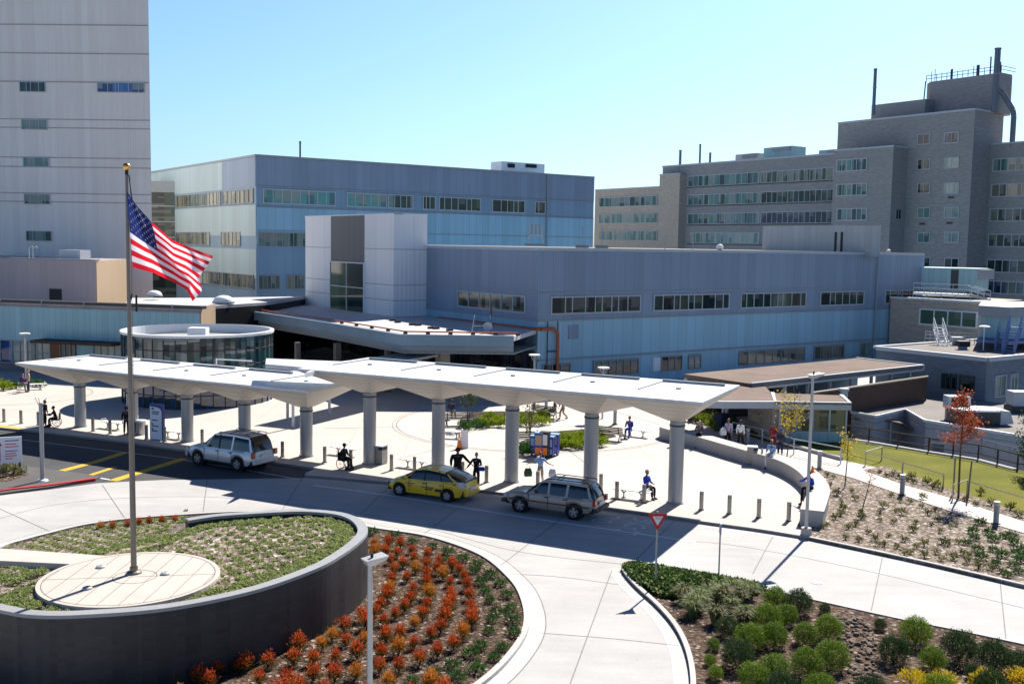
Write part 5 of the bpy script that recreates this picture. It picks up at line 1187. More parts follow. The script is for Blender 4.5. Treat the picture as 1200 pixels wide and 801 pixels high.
def wheelchair(loc, face, label, occ=None):
    r = thing('wheelchair', label, 'wheelchair', loc, face - math.pi / 2)
    for s in (-1, 1):
        w = MB(); n = 20
        for k in range(n):
            a, b = 6.28318 * k / n, 6.28318 * (k + 1) / n; w.cyl((s * .29, math.cos(a) * .29, .31 + math.sin(a) * .29), (s * .29, math.cos(b) * .29, .31 + math.sin(b) * .29), .02, n=6)
        for k in range(8): a = 6.28318 * k / 8; w.cyl((s * .29, 0, .31), (s * .29, math.cos(a) * .29, .31 + math.sin(a) * .29), .005, n=4)
        w.build('wheel', 'rubber', r); c = MB().cyl((s * .24 - .02, .42, .09), (s * .24 + .02, .42, .09), .09, n=14); c.build('caster', 'rubber', r)
        f = MB().tube([(s * .25, -.22, .95), (s * .25, -.22, .5), (s * .25, .3, .48), (s * .24, .42, .15), (s * .2, .62, .12)], .014, 6).tube([(s * .25, -.22, .72), (s * .25, .2, .72), (s * .25, .24, .5)], .014, 6).tube([(s * .25, -.22, .95), (s * .25, -.36, .97)], .016, 6); f.build('side_frame', 'trim_dark', r)
    MB().box(-.23, -.2, .47, .23, .25, .51).build('seat', 'black', r); MB().box(-.23, -.25, .5, .23, -.21, .93).build('backrest', 'black', r); MB().box(-.18, .5, .1, .18, .64, .12).build('footrest', 'black', r)
    return r
def bagm(loc, rz, mat, label, name='bag', w=.36, h=.42):
    r = thing(name, label, 'bag', loc, rz)
    mb = MB(); v = [(-w / 2, -.09, 0), (w / 2, -.09, 0), (w / 2, .09, 0), (-w / 2, .09, 0), (-w * .55, -.11, h * .5), (w * .55, -.11, h * .5), (w * .55, .11, h * .5), (-w * .55, .11, h * .5), (-w * .4, -.03, h), (w * .4, -.03, h), (w * .4, .03, h), (-w * .4, .03, h)]
    mb.mesh(v, [(3, 2, 1, 0), (0, 1, 5, 4), (1, 2, 6, 5), (2, 3, 7, 6), (3, 0, 4, 7), (4, 5, 9, 8), (5, 6, 10, 9), (6, 7, 11, 10), (7, 4, 8, 11), (8, 9, 10, 11)]); mb.build('sack', mat, r)
    MB().tube([(-.08, 0, h - .01), (-.06, 0, h + .09), (.06, 0, h + .09), (.08, 0, h - .01)], .009, 5).build('handle', mat, r); return r
def P_(px, py, z=PZ): return G(px, py, z)
R = math.radians
person(P_(558, 570), R(-95), 'woman in a long black coat holding out one hand beside the yellow taxi', arms=('hang', 'bent'), shirt='black', trousers='black', skin='light', coat=True, sc=1.0)
person(P_(536, 566.5), R(-80), 'heavily built person in a black jacket behind the yellow taxi reaching out a hand', arms=('down', 'hang'), shirt='black', trousers='black', skin='dark', coat=True, sc=1.06, hat='black').scale = (1.45, 1.35, 1.06)
q = P_(558, 570) ; bagm(V((q.x + .27, q.y - .15, 1.0)), 0, 'cloth_blue', 'small blue bundle under the arm of the woman in the long black coat', 'bundle', .3, .2)
mp = P_(633, 568); person(mp, R(-100), 'man in a sky blue shirt carrying a bag in each hand beside the tan car', 'walk', ('out', 'out'), 'sky', 'tan', 'mid', short=True, lean=.15)
bagm(V((mp.x - .64, mp.y + .02, .58)), .3, 'cloth_green', 'dark green bag held on the column side by the man in the sky shirt'); bagm(V((mp.x + .62, mp.y - .15, .60)), -.2, 'cloth_silverbag', 'silvery plastic bag in the raised hand of the man in the sky blue shirt')
wc = P_(403, 549); wheelchair(wc, R(-35), 'black wheelchair on the kerb walk beside the canopy column'); person(wc + V((0, 0, .0)), R(-35), 'person in black clothes sitting in the wheelchair near the waste bin', 'sit', ('lap', 'lap'), 'black', 'black', 'dark', hat='black')
wc = P_(66, 500); wheelchair(wc, R(195), 'black wheelchair at the left kerb behind the banner pole'); person(wc, R(195), 'dark dressed person leaning forward in the left wheelchair', 'sit', ('fwd', 'fwd'), 'black', 'black', 'dark', lean=.25)
person(P_(52, 500), R(-10), 'dark dressed person standing half hidden behind the left lamp pole', arms=('bent', 'down'), shirt='black', trousers='black', skin='mid', lean=.1)
person(P_(148, 509), R(-60), 'person in dark clothes standing half hidden behind the flagpole', arms=('down', 'down'), shirt='black', trousers='navy', skin='dark', hat='black')
person(P_(34, 459), R(200), 'man in a pale grey top and dark trousers standing at the far left plaza', shirt='beige', trousers='navy', skin='light', hair='hair_grey')
person(P_(27, 458), R(-30), 'person in a plum top seated at the far left table', 'sit', ('lap', 'lap'), 'plum', 'grey', 'light', hair='hair_brown')
person(P_(529, 491), R(75), 'person in a navy jacket seated on the bench behind the canopy column', 'sit', ('lap', 'lap'), 'navy', 'grey', 'mid')
person(P_(650, 489), R(190), 'person in black holding out an arm at the far side of the plaza', 'sit', ('bent', 'reach'), 'plum', 'black', 'light', hair='hair_brown')
person(P_(660, 491), R(200), 'person in a dark jacket bending forward beside the far plaza bench', 'walk', ('down', 'fwd'), 'navy', 'beige', 'light', lean=.35, hair='hair_brown')
person(P_(738, 512), R(-120), 'woman in royal blue seated alone on the small white bench by the plaza circle', 'sit', ('lap', 'lap'), 'blue', 'blue', 'mid', lean=.15)
person(P_(757, 583), R(-45), 'man in a royal blue jacket and cap seated on the white bench near the kerb', 'sit', ('lap', 'lap'), 'blue', 'black', 'dark', hat='beige')
person(P_(818, 524) + V((.10, .22, .0)), R(-110), 'grey haired man in a dark jacket sitting on the curved wall', 'sit', ('lap', 'lap'), 'grey', 'black', 'light', hair='hair_grey', seat=.72)
person(P_(903, 549) + V((.10, .20, 0)), R(-130), 'man in a pale blue shirt and white trousers sitting on the curved wall', 'sit', ('lap', 'lap'), 'sky', 'white', 'dark', lean=.15, hair='hair_grey', seat=.72)
person(P_(948, 590) + V((.05, .0, 0)), R(-150), 'man in a bright blue shirt leaning on the end of the curved wall', 'sit', ('out', 'bent'), 'blue', 'black', 'mid', lean=.2, seat=.72)
w1_ = P_(853, 523, .16); person(w1_, R(-130), 'woman in a lilac top carrying pale bags along the walk', 'walk', ('bent', 'down'), 'lilac', 'black', 'mid', hair='hair_brown'); bagm(w1_ + V((-.35, -.1, .75)), .3, 'cloth_white', 'pale shoulder bag of the woman in the lilac top')
person(P_(867, 525, .16), R(60), 'woman in a white top and black trousers walking beside the lilac dressed woman', 'walk', ('down', 'down'), 'white', 'black', 'dark')
q = P_(893, 508, .16); person(q, R(170), 'man in a white shirt holding a brown box beneath the entry shelter', 'stand', ('fwd', 'fwd'), 'white', 'black', 'mid')
tag(MB().box(-.3, -.22, 0, .3, .22, .5, M=Matrix.Translation(q + V((-.5, 0, .85))) @ Matrix.Rotation(.3, 4, 'Y')).build('cardboard_box', 'rail_tan'), 'brown cardboard box held by the man in the white shirt', 'box')
person(P_(906, 528, .16), R(-100), 'person in maroon scrubs walking on the path behind the curved wall', 'walk', ('down', 'bent'), 'maroon', 'maroon', 'mid')
person(P_(914, 533, .16), R(-110), 'person in navy with a blue cap behind the person in maroon', 'stand', ('bent', 'down'), 'navy', 'navy', 'dark', hat='blue', sc=.92)

# ------------------------------------------------------------------ street furniture
bp = thing('bollard', '', 'bollard', (0, 0, 0)); MB().cyl((0, 0, 0), (0, 0, .88), .10, n=16).cyl((0, 0, .88), (0, 0, .9), .10, .085, 16).build('post', 'bollard_metal', bp); MB().cyl((0, 0, 0), (0, 0, .03), .14, n=16).build('base', 'trim_dark', bp); MB().cyl((0, 0, .76), (0, 0, .78), .103, n=16).build('band', 'trim_dark', bp)
blist = [(4.7, 494, 'leftmost bollard in the photo beyond the white sign'), (24.7, 496, 'second bollard from the left edge of the photo'), (45, 498, 'bollard just behind the left lamp pole'), (109, 505, 'bollard right of the first canopy column'), (129, 508, 'bollard before the far left white bench'), (171.7, 514.5, 'bollard touching the left side of the map kiosk'), (193, 517, 'bollard touching the right side of the map kiosk'), (237, 520, 'bollard in front of the glass drum left of the silver car'), (259, 524, 'bollard mostly hidden behind the silver car roof'), (331, 535, 'bollard just behind the silver car'), (380.5, 541.5, 'bollard left of the near wheelchair'), (411, 545, 'bollard right behind the near wheelchair'), (458.7, 551, 'bollard above the bonnet of the yellow taxi'), (485.7, 554, 'bollard behind the yellow taxi windscreen'), (542, 560, 'bollard between the two people in black'), (570, 565, 'bollard right of the woman in the long black coat'), (630, 572, 'bollard hiding behind the tan car bonnet beside the man with bags'), (704, 575, 'bollard right behind the rear of the tan car roof'), (722.7, 584.5, 'bollard left of the man in the royal blue jacket'), (754.5, 588.5, 'bollard directly before the man in the royal blue jacket'), (821.7, 597, 'first bollard right of the last canopy column'), (854.5, 601.5, 'second bollard right of the last canopy column'), (889, 606, 'third bollard right of the last canopy column'), (924, 610, 'fourth bollard right of the last canopy column, nearest the seat wall')]
for i, (x, y, l) in enumerate(blist):
    o = bp if i == 0 else dup(bp); o.location = P_(x, y); o['label'] = l; o['group'] = 'bollards along the kerb'
# path light bollards (thicker, dark heads)
lb = thing('light_bollard', '', 'bollard', (0, 0, 0)); MB().cyl((0, 0, 0), (0, 0, .85), .12, n=16).build('post', 'trim_grey', lb); MB().cyl((0, 0, .85), (0, 0, 1.0), .13, n=16).cyl((0, 0, 1.0), (0, 0, 1.03), .14, n=16).build('head', 'galv', lb); MB().cyl((0, 0, 0), (0, 0, .04), .2, n=16).build('base', 'trim_dark', lb)
for i, (x, y, l) in enumerate([(876, 520, 'light bollard behind the women walking'), (960, 549, 'light bollard above the man in the bright blue shirt'), (1057, 579, 'light bollard at the middle of the sloping walk'), (1167, 613, 'light bollard near the right edge of the photo'), (640, 478, 'light bollard behind the far plaza benches'), (720.5, 497, 'light bollard behind the bench next to the woman in royal blue')]):
    o = lb if i == 0 else dup(lb); o.location = P_(x, y, .15); o['label'] = l; o['group'] = 'light bollards along the path'
o = dup(bp, P_(893 - .5, 545.5), label='thin light post standing at the curved wall beside the waste bin')
del o['group']; o.scale = (.6, .6, 1.1)
# benches
def flat_bench(px, py, rz, label):
    r = thing('backless_bench', label, 'bench', P_(px, py), rz, 'white backless benches')
    if not flat_bench.src:
        MB().box(-.95, -.24, .42, .95, .24, .46).build('seat', 'trim_white', r)
        for s in (-1, 1):
            MB().tube([(s * .45, 0, 0), (s * .45, 0, .25), (s * .62, 0, .42)], .035, 6).tube([(s * .45, 0, .25), (s * .28, 0, .42)], .03, 6).build('pedestal', 'trim_dark', r); MB().cyl((s * .45, 0, 0), (s * .45, 0, .02), .12, n=12).build('foot', 'trim_dark', r)
            MB().tube([(s * .8, -.2, .46), (s * .8, -.2, .6), (s * .8, .2, .6), (s * .8, .2, .46)], .015, 5).build('armrest', 'trim_white', r)
        flat_bench.src.append(r)
    else:
        for ch in flat_bench.src[0].children: c = ch.copy(); COL.objects.link(c); c.parent = r
    return r
flat_bench.src = []
a_ = KANG
for x, y, l in [(132, 502, 'white backless bench left of the flagpole by the map kiosk'), (203, 513, 'white backless bench right of the map kiosk'), (404, 533, 'white backless bench behind the near wheelchair'), (486, 548, 'white backless bench behind the yellow taxi'), (741, 584, 'white backless bench under the man in the royal blue jacket')]: flat_bench(x, y, a_, l)
flat_bench(746, 511, a_ - .1, 'white backless bench under the woman in royal blue'); flat_bench(527, 513, a_ + .3, 'white backless bench left of the traffic cone'); flat_bench(40, 456, .3, 'white backless bench at the far left plaza')
def slat_bench(px, py, rz, label):
    r = thing('slatted_bench', label, 'bench', P_(px, py), rz, 'slatted benches with backs')
    if not slat_bench.src:
        mb = MB(); [mb.box(-1.05, -.22 + k * .11, .43, 1.05, -.13 + k * .11, .46) for k in range(5)]; mb.build('seat', 'wood_slat', r)
        mb = MB(); [mb.box(-1.05, .30 + k * .03, .52 + k * .11, 1.05, .33 + k * .03, .60 + k * .11) for k in range(4)]; mb.build('backrest', 'wood_slat', r)
        for s in (-.75, .75): MB().tube([(s, -.2, 0), (s, -.05, .42), (s, .3, .45), (s, .42, .95)], .035, 6).tube([(s, .33, 0), (s, .05, .42)], .035, 6).build('leg', 'trim_dark', r)
        slat_bench.src.append(r)
    else:
        for ch in slat_bench.src[0].children: c = ch.copy(); COL.objects.link(c); c.parent = r
slat_bench.src = []
slat_bench(536, 498, R(12) + math.pi, 'slatted bench with back beside the left plaza tree'); slat_bench(619, 521, R(10) + math.pi, 'slatted bench with back left of the newspaper boxes'); slat_bench(640, 489, R(-32) + math.pi, 'slatted bench with back at the far corner of the small bed'); slat_bench(714, 515, R(-28) + math.pi, 'slatted bench with back at the right end of the lime green bed')
# bins
def bin_(px, py, rz, label, z=PZ):
    r = thing('waste_bin', label, 'bin', P_(px, py, z), rz); MB().box(-.28, -.28, .04, .28, .28, 1.0).build('body', 'bollard_metal', r); MB().box(-.3, -.3, 1.0, .3, .3, 1.06).build('lid', 'trim_pale', r); MB().box(.05, -.315, .84, .3, -.28, .98).box(.28, -.2, .84, .315, .2, .98).build('opening', 'black', r); MB().box(-.25, -.25, 0, .25, .25, .04).build('base', 'black', r)
bin_(446, 543, a_, 'metal waste bin right of the near wheelchair column'); bin_(881, 543.5, a_ + .3, 'metal waste bin standing against the curved wall')
r = thing('round_bin', 'round waste bin with pale lid behind the map kiosk', 'bin', P_(165, 509)); MB().cyl((0, 0, 0), (0, 0, .85), .26, .32, 16).build('body', 'steel', r); MB().cyl((0, 0, .85), (0, 0, .93), .36, n=16).build('lid', 'trim_white', r)
# map kiosk
r = thing('map_kiosk', 'blue edged white wayfinding kiosk between two canopy columns', 'sign', P_(183, 515.5), R(-25)); MB().box(-.52, .02, 0, .52, .22, 2.25).build('post_panel', 'sign_blue', r)
mb = MB(); pts = [(-.46, 0.02), (.46, .02)]; prof = [(-.46, .05), (.46, .05), (.46, 1.85), (.36, 1.98), (.1, 2.06), (-.46, 2.08)]; mb.mesh([(x, -.02, z) for x, z in prof] + [(x, .02, z) for x, z in prof], [tuple(range(6))] + [(i, (i + 1) % 6, 6 + (i + 1) % 6, 6 + i) for i in range(6)]); mb.build('face_panel', 'sign_white', r)
mb = MB()
for k, (z, w) in enumerate([(1.9, .2), (1.74, .62), (1.62, .55), (1.22, .5), (.95, .1), (.85, .55), (.62, .1), (.55, .45)]): mb = MB(); mb.box(-.32 if w < .3 else -.3, -.03, z, -.32 + w, -.021, z + (.07 if w > .3 else .12)); mb.build('marking', 'sign_ink', r)
# news boxes
def newsbox(px, py, mat, dx, dz, h, label, pm):
    q = P_(px, py); r = thing('newspaper_box', label, 'newspaper box', q, R(-20), 'newspaper boxes beside the lime green bed'); MB().box(-.26, -.22, .12, .26, .22, h).build('case', mat, r)
    MB().box(-.2, -.235, h * .52, .2, -.22, h - .1).build('window', pm, r); MB().box(-.2, -.235, .2, .2, -.22, h * .42).build('advert_card', 'cloth_orange' if dx else 'cloth_sky', r); MB().box(-.28, -.24, h, .28, .24, h + .05).build('lid', 'cloth_sky' if mat != 'black' else mat, r)
    for a in (-.2, .2): MB().box(a - .03, -.18, 0, a + .03, .18, .12).build('leg', 'black', r)
    return r
newsbox(627, 533, 'sign_blue', 0, 0, 1.15, 'blue newspaper box at the left end of the row', 'cloth_sky'); newsbox(632, 535.5, 'sign_blue', 1, 0, 1.45, 'tall blue newspaper box with an orange card', 'cloth_beige'); newsbox(638.5, 536, 'black', 1, 0, 1.5, 'black newspaper box in the middle of the row', 'cloth_silverbag'); newsbox(644, 535, 'sign_blue', 0, 0, 1.2, 'blue newspaper box right of the black one', 'cloth_sky'); newsbox(649.5, 533, 'sign_blue', 0, 0, 1.25, 'blue newspaper box at the right end of the row with a sky blue lid', 'cloth_beige')
r = thing('traffic_cone', 'orange traffic cone beside a white bag on the plaza', 'cone', P_(538, 525.5)); MB().box(-.2, -.2, 0, .2, .2, .04).build('base', 'cloth_orange', r); MB().cyl((0, 0, .04), (0, 0, 1.05), .15, .03, 14).build('cone', 'cloth_orange', r); MB().cyl((0, 0, .55), (0, 0, .72), .093, .072, 14).build('band', 'cloth_white', r)
r = thing('folding_sign', 'white blank folding floor sign right of the traffic cone', 'sign', P_(544, 524.5)); MB().mesh([(-.25, -.2, 0), (.25, -.2, 0), (.22, 0, 1.1), (-.22, 0, 1.1), (-.25, .2, 0), (.25, .2, 0)], [(0, 1, 2, 3), (4, 3, 2, 5)]).build('panel', 'sign_white', r)
r = thing('traffic_cone', 'orange cone standing on the curved wall behind the man in bright blue', 'cone', G(952, 553, .88)); MB().cyl((0, 0, 0), (0, 0, .35), .11, .03, 12).build('cone', 'cloth_orange', r); MB().box(-.14, -.14, 0, .14, .14, .03).build('base', 'cloth_orange', r)
# lamps
def street_lamp(px, py, h, label, rz, z=0, arm=.55):
    r = thing('street_lamp', label, 'street lamp', G(px, py, z), rz)
    MB().cyl((0, 0, 0), (0, 0, .35), .24, .22, 16).build('footing', 'wall_concrete', r); MB().cyl((0, 0, .35), (0, 0, h), .075, .06, 14).build('pole', 'galv', r)
    hd = MB().mesh([(-.09, -.09, h), (.09, -.09, h), (.09, .12, h), (-.09, .12, h), (-.16, -.18, h + .16), (.16, -.18, h + .16), (.2, arm, h + .22), (-.2, arm, h + .22), (-.14, arm, h + .14), (.14, arm, h + .14)], [(0, 3, 2, 1), (4, 5, 6, 7), (0, 1, 5, 4), (1, 2, 9, 6, 5), (3, 0, 4, 7, 8), (2, 3, 8, 9), (8, 7, 6, 9)]); hd.build('head', 'galv', r)
    MB().cyl((0, .05, h + .18), (0, .05, h + .3), .04, n=10).build('photocell', 'black', r); return r
street_lamp(944.5, 627, 6.9, 'tall slim street lamp on the gravel corner beside the seat wall', R(-60), .1)
lp = G(431, 870, .1); street_lamp(433, 868, zat(lp.x, lp.y, 663) - .1, 'street lamp rising from the red shrub bed in the foreground', R(-55), .1, .42)
# banner pole left
q = G(50, 563, .1); r = thing('banner_pole', 'grey pole with splayed rods at its top on the left asphalt path', 'pole', q); zt = zat(q.x, q.y, 472) - .1
MB().lathe([(.28, 0), (.24, .06), (.10, .1)], (0, 0, 0), 20).build('base', 'trim_white', r); MB().cyl((0, 0, 0), (0, 0, zt), .105, .10, 16).build('pole', 'column_grey', r)
for a, dz in ((-.28, .28), (-.10, .26), (.30, .28)): MB().tube([(a * .3, 0, zt - .15), (a, 0, zt + dz)], .014, 6).build('rod', 'trim_dark', r)
# far plaza lamps
for px, pt, y, l in [(29.5, 390, 88, 'flat topped lamp before the teal wing at the left'), (626, 415, 76, 'flat topped lamp behind the middle of the upper canopy'), (707, 430, 74, 'flat topped lamp behind the canopy near the clinic windows'), (931, 444, 80, 'flat topped lamp before the covered walkway')]:
    x = at_depth(px, y, 3); zt = zat(x, y, pt); r = thing('plaza_lamp', l, 'street lamp', (x, y, 0), group='flat topped plaza lamps'); MB().cyl((0, 0, 0), (0, 0, zt - .4), .07, n=10).build('pole', 'galv', r)
    MB().cyl((0, 0, zt - .1), (0, 0, zt), .42, n=20).build('disc', 'trim_white', r); MB().cyl((-.12, 0, zt - .45), (-.25, 0, zt - .1), .03, n=6).cyl((.12, 0, zt - .45), (.25, 0, zt - .1), .03, n=6).cyl((0, 0, zt - .45), (0, 0, zt - .12), .09, n=10).build('bracket', 'trim_grey', r)
# yield sign
q = G(768, 688, .08); x, y = q.x, q.y; zt = zat(x, y, 608); r = thing('yield_sign', 'red and white triangular yield sign on a galvanised post by the shrubs', 'sign', q, R(6)); z0 = .08; zc_ = zt - z0
MB().box(-.03, -.02, 0, .03, .02, zc_ + .3).build('post', 'galv', r)
def tri(s, y, t=.01): return MB().mesh([(-s, y, zc_ + s * .62), (s, y, zc_ + s * .62), (0, y, zc_ - s * 1.12), (-s, y + t, zc_ + s * .62), (s, y + t, zc_ + s * .62), (0, y + t, zc_ - s * 1.12)], [(0, 2, 1), (3, 4, 5), (0, 1, 4, 3), (1, 2, 5, 4), (2, 0, 3, 5)])
pl = tri(.36, -.05).build('plate', 'sign_red', r); tri(.2, -.054, .003).build('centre', 'sign_white', r); tri(.345, -.0535, .002).build('border', 'sign_red', r)
text_mesh('YIELD', .09, 'sign_red', (0, -.057, zc_ + .05), R(90), 0, 'lettering', r)
q = G(842, 682, .08); zt = zat(q.x, q.y, 617); r = thing('thin_post', 'thin pale sign post seen edge on at the road side', 'pole', q); MB().cyl((0, 0, 0), (0, 0, zt), .03, n=8).build('post', 'galv', r); MB().box(-.015, -.15, zt - .35, .015, .15, zt + .05).build('plate', 'trim_pale', r)
# hospital direction board, left
q = G(8, 556, .1); r = thing('direction_board', 'white direction board with a red arrow beside the left road', 'sign', q, R(24)); za = zat(q.x, q.y, 546) ; zb_ = zat(q.x, q.y, 513)
MB().box(-1.35, -.04, .62, .75, .04, 2.0).build('panel', 'sign_white', r)
for x in (-1.2, .62): MB().box(x - .05, -.03, 0, x + .05, .03, .65).build('post', 'rail_brown', r)
mb = MB(); mb.box(-.42, -.05, .75, -.27, -.041, 1.7); mb.mesh([(-.52, -.05, 1.55), (-.17, -.05, 1.55), (-.345, -.05, 1.85)], [(0, 1, 2)]); mb.build('arrow', 'sign_red', r)
mb = MB(); [mb.box(-.05, -.05, z, w, -.041, z + .045) for z, w in ((1.78, .6), (1.24, .55))]; mb.build('text_line', 'sign_blue', r); mb = MB(); [mb.box(-.05, -.05, z, w, -.041, z + .045) for z, w in ((1.6, .5), (1.46, .6), (1.1, .45), (.98, .5), (.84, .3))]; mb.build('text_line', 'sign_red', r)
# handrails
def rail(name, label, pts, h, mat, zb=.15, mid=True, post_every=2.2, r_=.035, postmat=None, cat='railing'):
    P = [p.copy() for p in pts]; r = thing(name, label, cat, P[0], world=True)
    mb = MB(); mb.tube([p + V((0, 0, h)) for p in P], r_, 6); part(mb, 'top_rail', mat, r)
    if mid: part(MB().tube([p + V((0, 0, h * .5)) for p in P], r_ * .8, 6), 'middle_rail', mat, r)
    for i in range(len(P) - 1):
        L_ = (P[i + 1] - P[i]).length; n_ = max(1, round(L_ / post_every))
        for k in range(n_ + (1 if i == len(P) - 2 else 0)): p = P[i].lerp(P[i + 1], k / n_); part(MB().cyl(p - V((0, 0, .1)), p + V((0, 0, h)), r_ * 1.1, n=6), 'post', postmat or mat, r)
rail('handrail', 'pale handrail climbing from the women to the glass pavilion', [P_(858, 511, .15), P_(893, 520, .15), P_(930, 532, .15), P_(985, 543, .15)], .95, 'trim_pale', post_every=3)
rail('handrail', 'tan double handrail crossing the lawn corner right of the pavilion', [P_(990, 527, .15), P_(1033, 539, .15), P_(1014, 545, .15), P_(1105, 573, .15)], .8, 'rail_tan', mid=False, post_every=4)
rail('handrail', 'tan handrail along the lawn near the right edge', [P_(1135, 582, .15), P_(1205, 604, .15), P_(1300, 630, .15)], .8, 'rail_tan', mid=False, post_every=3)
rail('handrail', 'short tan handrail beside the walk near the light bollard', [P_(1133, 580, .15), P_(1116, 586, .15)], .8, 'rail_tan', mid=False)
cl = [V((p.x, p.y, -.02)) for p in court] + [V((45, 48, 0))]
rail('lawn_fence', 'dark brown two rail fence along the far edge of the lawn', cl, 1.05, 'rail_brown', post_every=1.7, r_=.05, cat='fence')
rail('lawn_fence', 'grey guard rail over the sunken passage at the right edge', [G(1150, 532, -1), G(1200, 545, -1), G(1260, 560, -1)], 1.0, 'trim_grey', post_every=1.2, cat='fence')
struct(MB().wall([V((p.x, p.y, 0)) for p in court], -.35, -3.5, .22).build('lawn_retaining_kerb', 'kerb_concrete'))
# disc lights on the flagpole circle
for x, y, l in ((-1.25, .9, 'recessed light at the back of the flagpole disc'), (.95, .35, 'recessed light right of the flagpole'), (-.85, -1.1, 'recessed light left front of the flagpole')):
    q = dc + V((x, y, WZ)); r = thing('ground_light', l, 'light', q); MB().lathe([(.14, 0), (.14, .05), (.1, .07), (.02, .07)], (0, 0, 0), 16).build('ring', 'galv', r)

# ------------------------------------------------------------------ flag
fp = G(157, 671, WZ); zt = zat(fp.x, fp.y, 203); root = thing('flagpole', 'tall tapered bronze flagpole with a gold ball on the round disc', 'flagpole', fp)
h = zt - WZ; MB().cyl((0, 0, .05), (0, 0, h * .25), .09, .085, 20).cyl((0, 0, h * .25), (0, 0, h), .085, .045, 20).build('pole', 'pole_bronze', root, smooth=False); MB().lathe([(.24, 0), (.22, .05), (.13, .09), (.12, .2)], (0, 0, 0), 24).build('base', 'pole_bronze', root)
MB().ell((0, 0, h + .19), (.115, .115, .115), 18, 12).build('ball', 'gold', root, smooth=True); MB().cyl((0, 0, h - .05), (0, 0, h + .1), .05, n=10).build('truck', 'black', root)
zc1 = h - 3.85; MB().tube([(.06, 0, h - .05), (.16, -.03, h - .8)], .015, 5).tube([(.1, 0, zc1 + .3), (-.05, .05, zc1 - .3), (.05, 0, zc1 - .45)], .02, 5).tube([(.11, -.08, 1.2), (.11, -.03, h)], .006, 4).build('halyard', 'black', root)
MB().tube([(.22, 0, zc1 + .25), (.22, 0, zc1 - .25)], .035, 6).build('counterweight', 'black', root)
NX, NY = 80, 52
topb = [(0, 150, 224), (.18, 162, 242), (.4, 178, 260), (.6, 202, 281), (.8, 228, 292), (1, 250, 300)]
botb = [(0, 155, 313), (.25, 180, 320), (.5, 204, 331), (.75, 219, 340), (1, 225, 353)]
flyb = [(0, 225, 353), (.25, 236, 341), (.5, 233, 324), (.75, 243, 311), (1, 250, 300)]
hob = [(0, 155, 313), (1, 150, 224)]
def interp(c, t):
    for i in range(len(c) - 1):
        if t <= c[i + 1][0] or i == len(c) - 2:
            k = (t - c[i][0]) / (c[i + 1][0] - c[i][0]); return V((c[i][1] + (c[i + 1][1] - c[i][1]) * k, c[i][2] + (c[i + 1][2] - c[i][2]) * k))
def flagp(u, v):
    T, B, Fy, Ho = interp(topb, u), interp(botb, u), interp(flyb, v), interp(hob, v); c00, c10_, c01, c11 = interp(botb, 0), interp(botb, 1), interp(topb, 0), interp(topb, 1)
    p = T * v + B * (1 - v) + Ho * (1 - u) + Fy * u - (c00 * (1 - u) * (1 - v) + c10_ * u * (1 - v) + c01 * (1 - u) * v + c11 * u * v)
    dep = -.12 + u * .25 + math.sin(u * 9 + v * 5.0) * .24 * u ** .6 + math.sin(u * 17 - v * 7) * .09 * u + math.sin(u * 30 + v * 22) * .025 * u
    y = fp.y + dep; x = at_depth(p.x, y, 12); return V((x - fp.x, y - fp.y, zat(x, y, p.y) - WZ))
mb = MB()
for j in range(NY + 1):
    for i in range(NX + 1): mb.v.append(tuple(flagp(i / NX, j / NY)))
for j in range(NY):
    for i in range(NX):
        a = j * (NX + 1) + i; mb.f.append((a, a + 1, a + NX + 2, a + NX + 1)); u, v = (i + .5) / NX, (j + .5) / NY; s = int(v * 13)
        mb.m.append(2 if (u < .4 and s >= 6) else (0 if s % 2 == 0 else 1))
fl = thing('flag', 'Stars and Stripes flag drooping and folded in the wind on the flagpole', 'flag', fp)
o = mb.build('cloth', ['flag_red', 'flag_white', 'flag_blue'], fl, smooth=True)
st_ = MB()
for r_ in range(9):
    for c_ in range(6 if r_ % 2 == 0 else 5):
        u = .4 * ((c_ * 2 + (1 if r_ % 2 == 0 else 2)) / 12); v = 6 / 13 + (7 / 13) * (r_ + 1) / 10; pts = []
        for k in range(10):
            rr = (.0185 if k % 2 == 0 else .0075); a = math.pi / 2 + k * math.pi / 5; q = flagp(u + rr * math.cos(a) * .53 * 1.3, v + rr * math.sin(a) * 1.3 * 1.0); pts.append(q)
        for off in (-.012, .012): st_.face([q + V((0, off, 0)) for q in pts])
st_.build('stars', 'flag_white', fl)

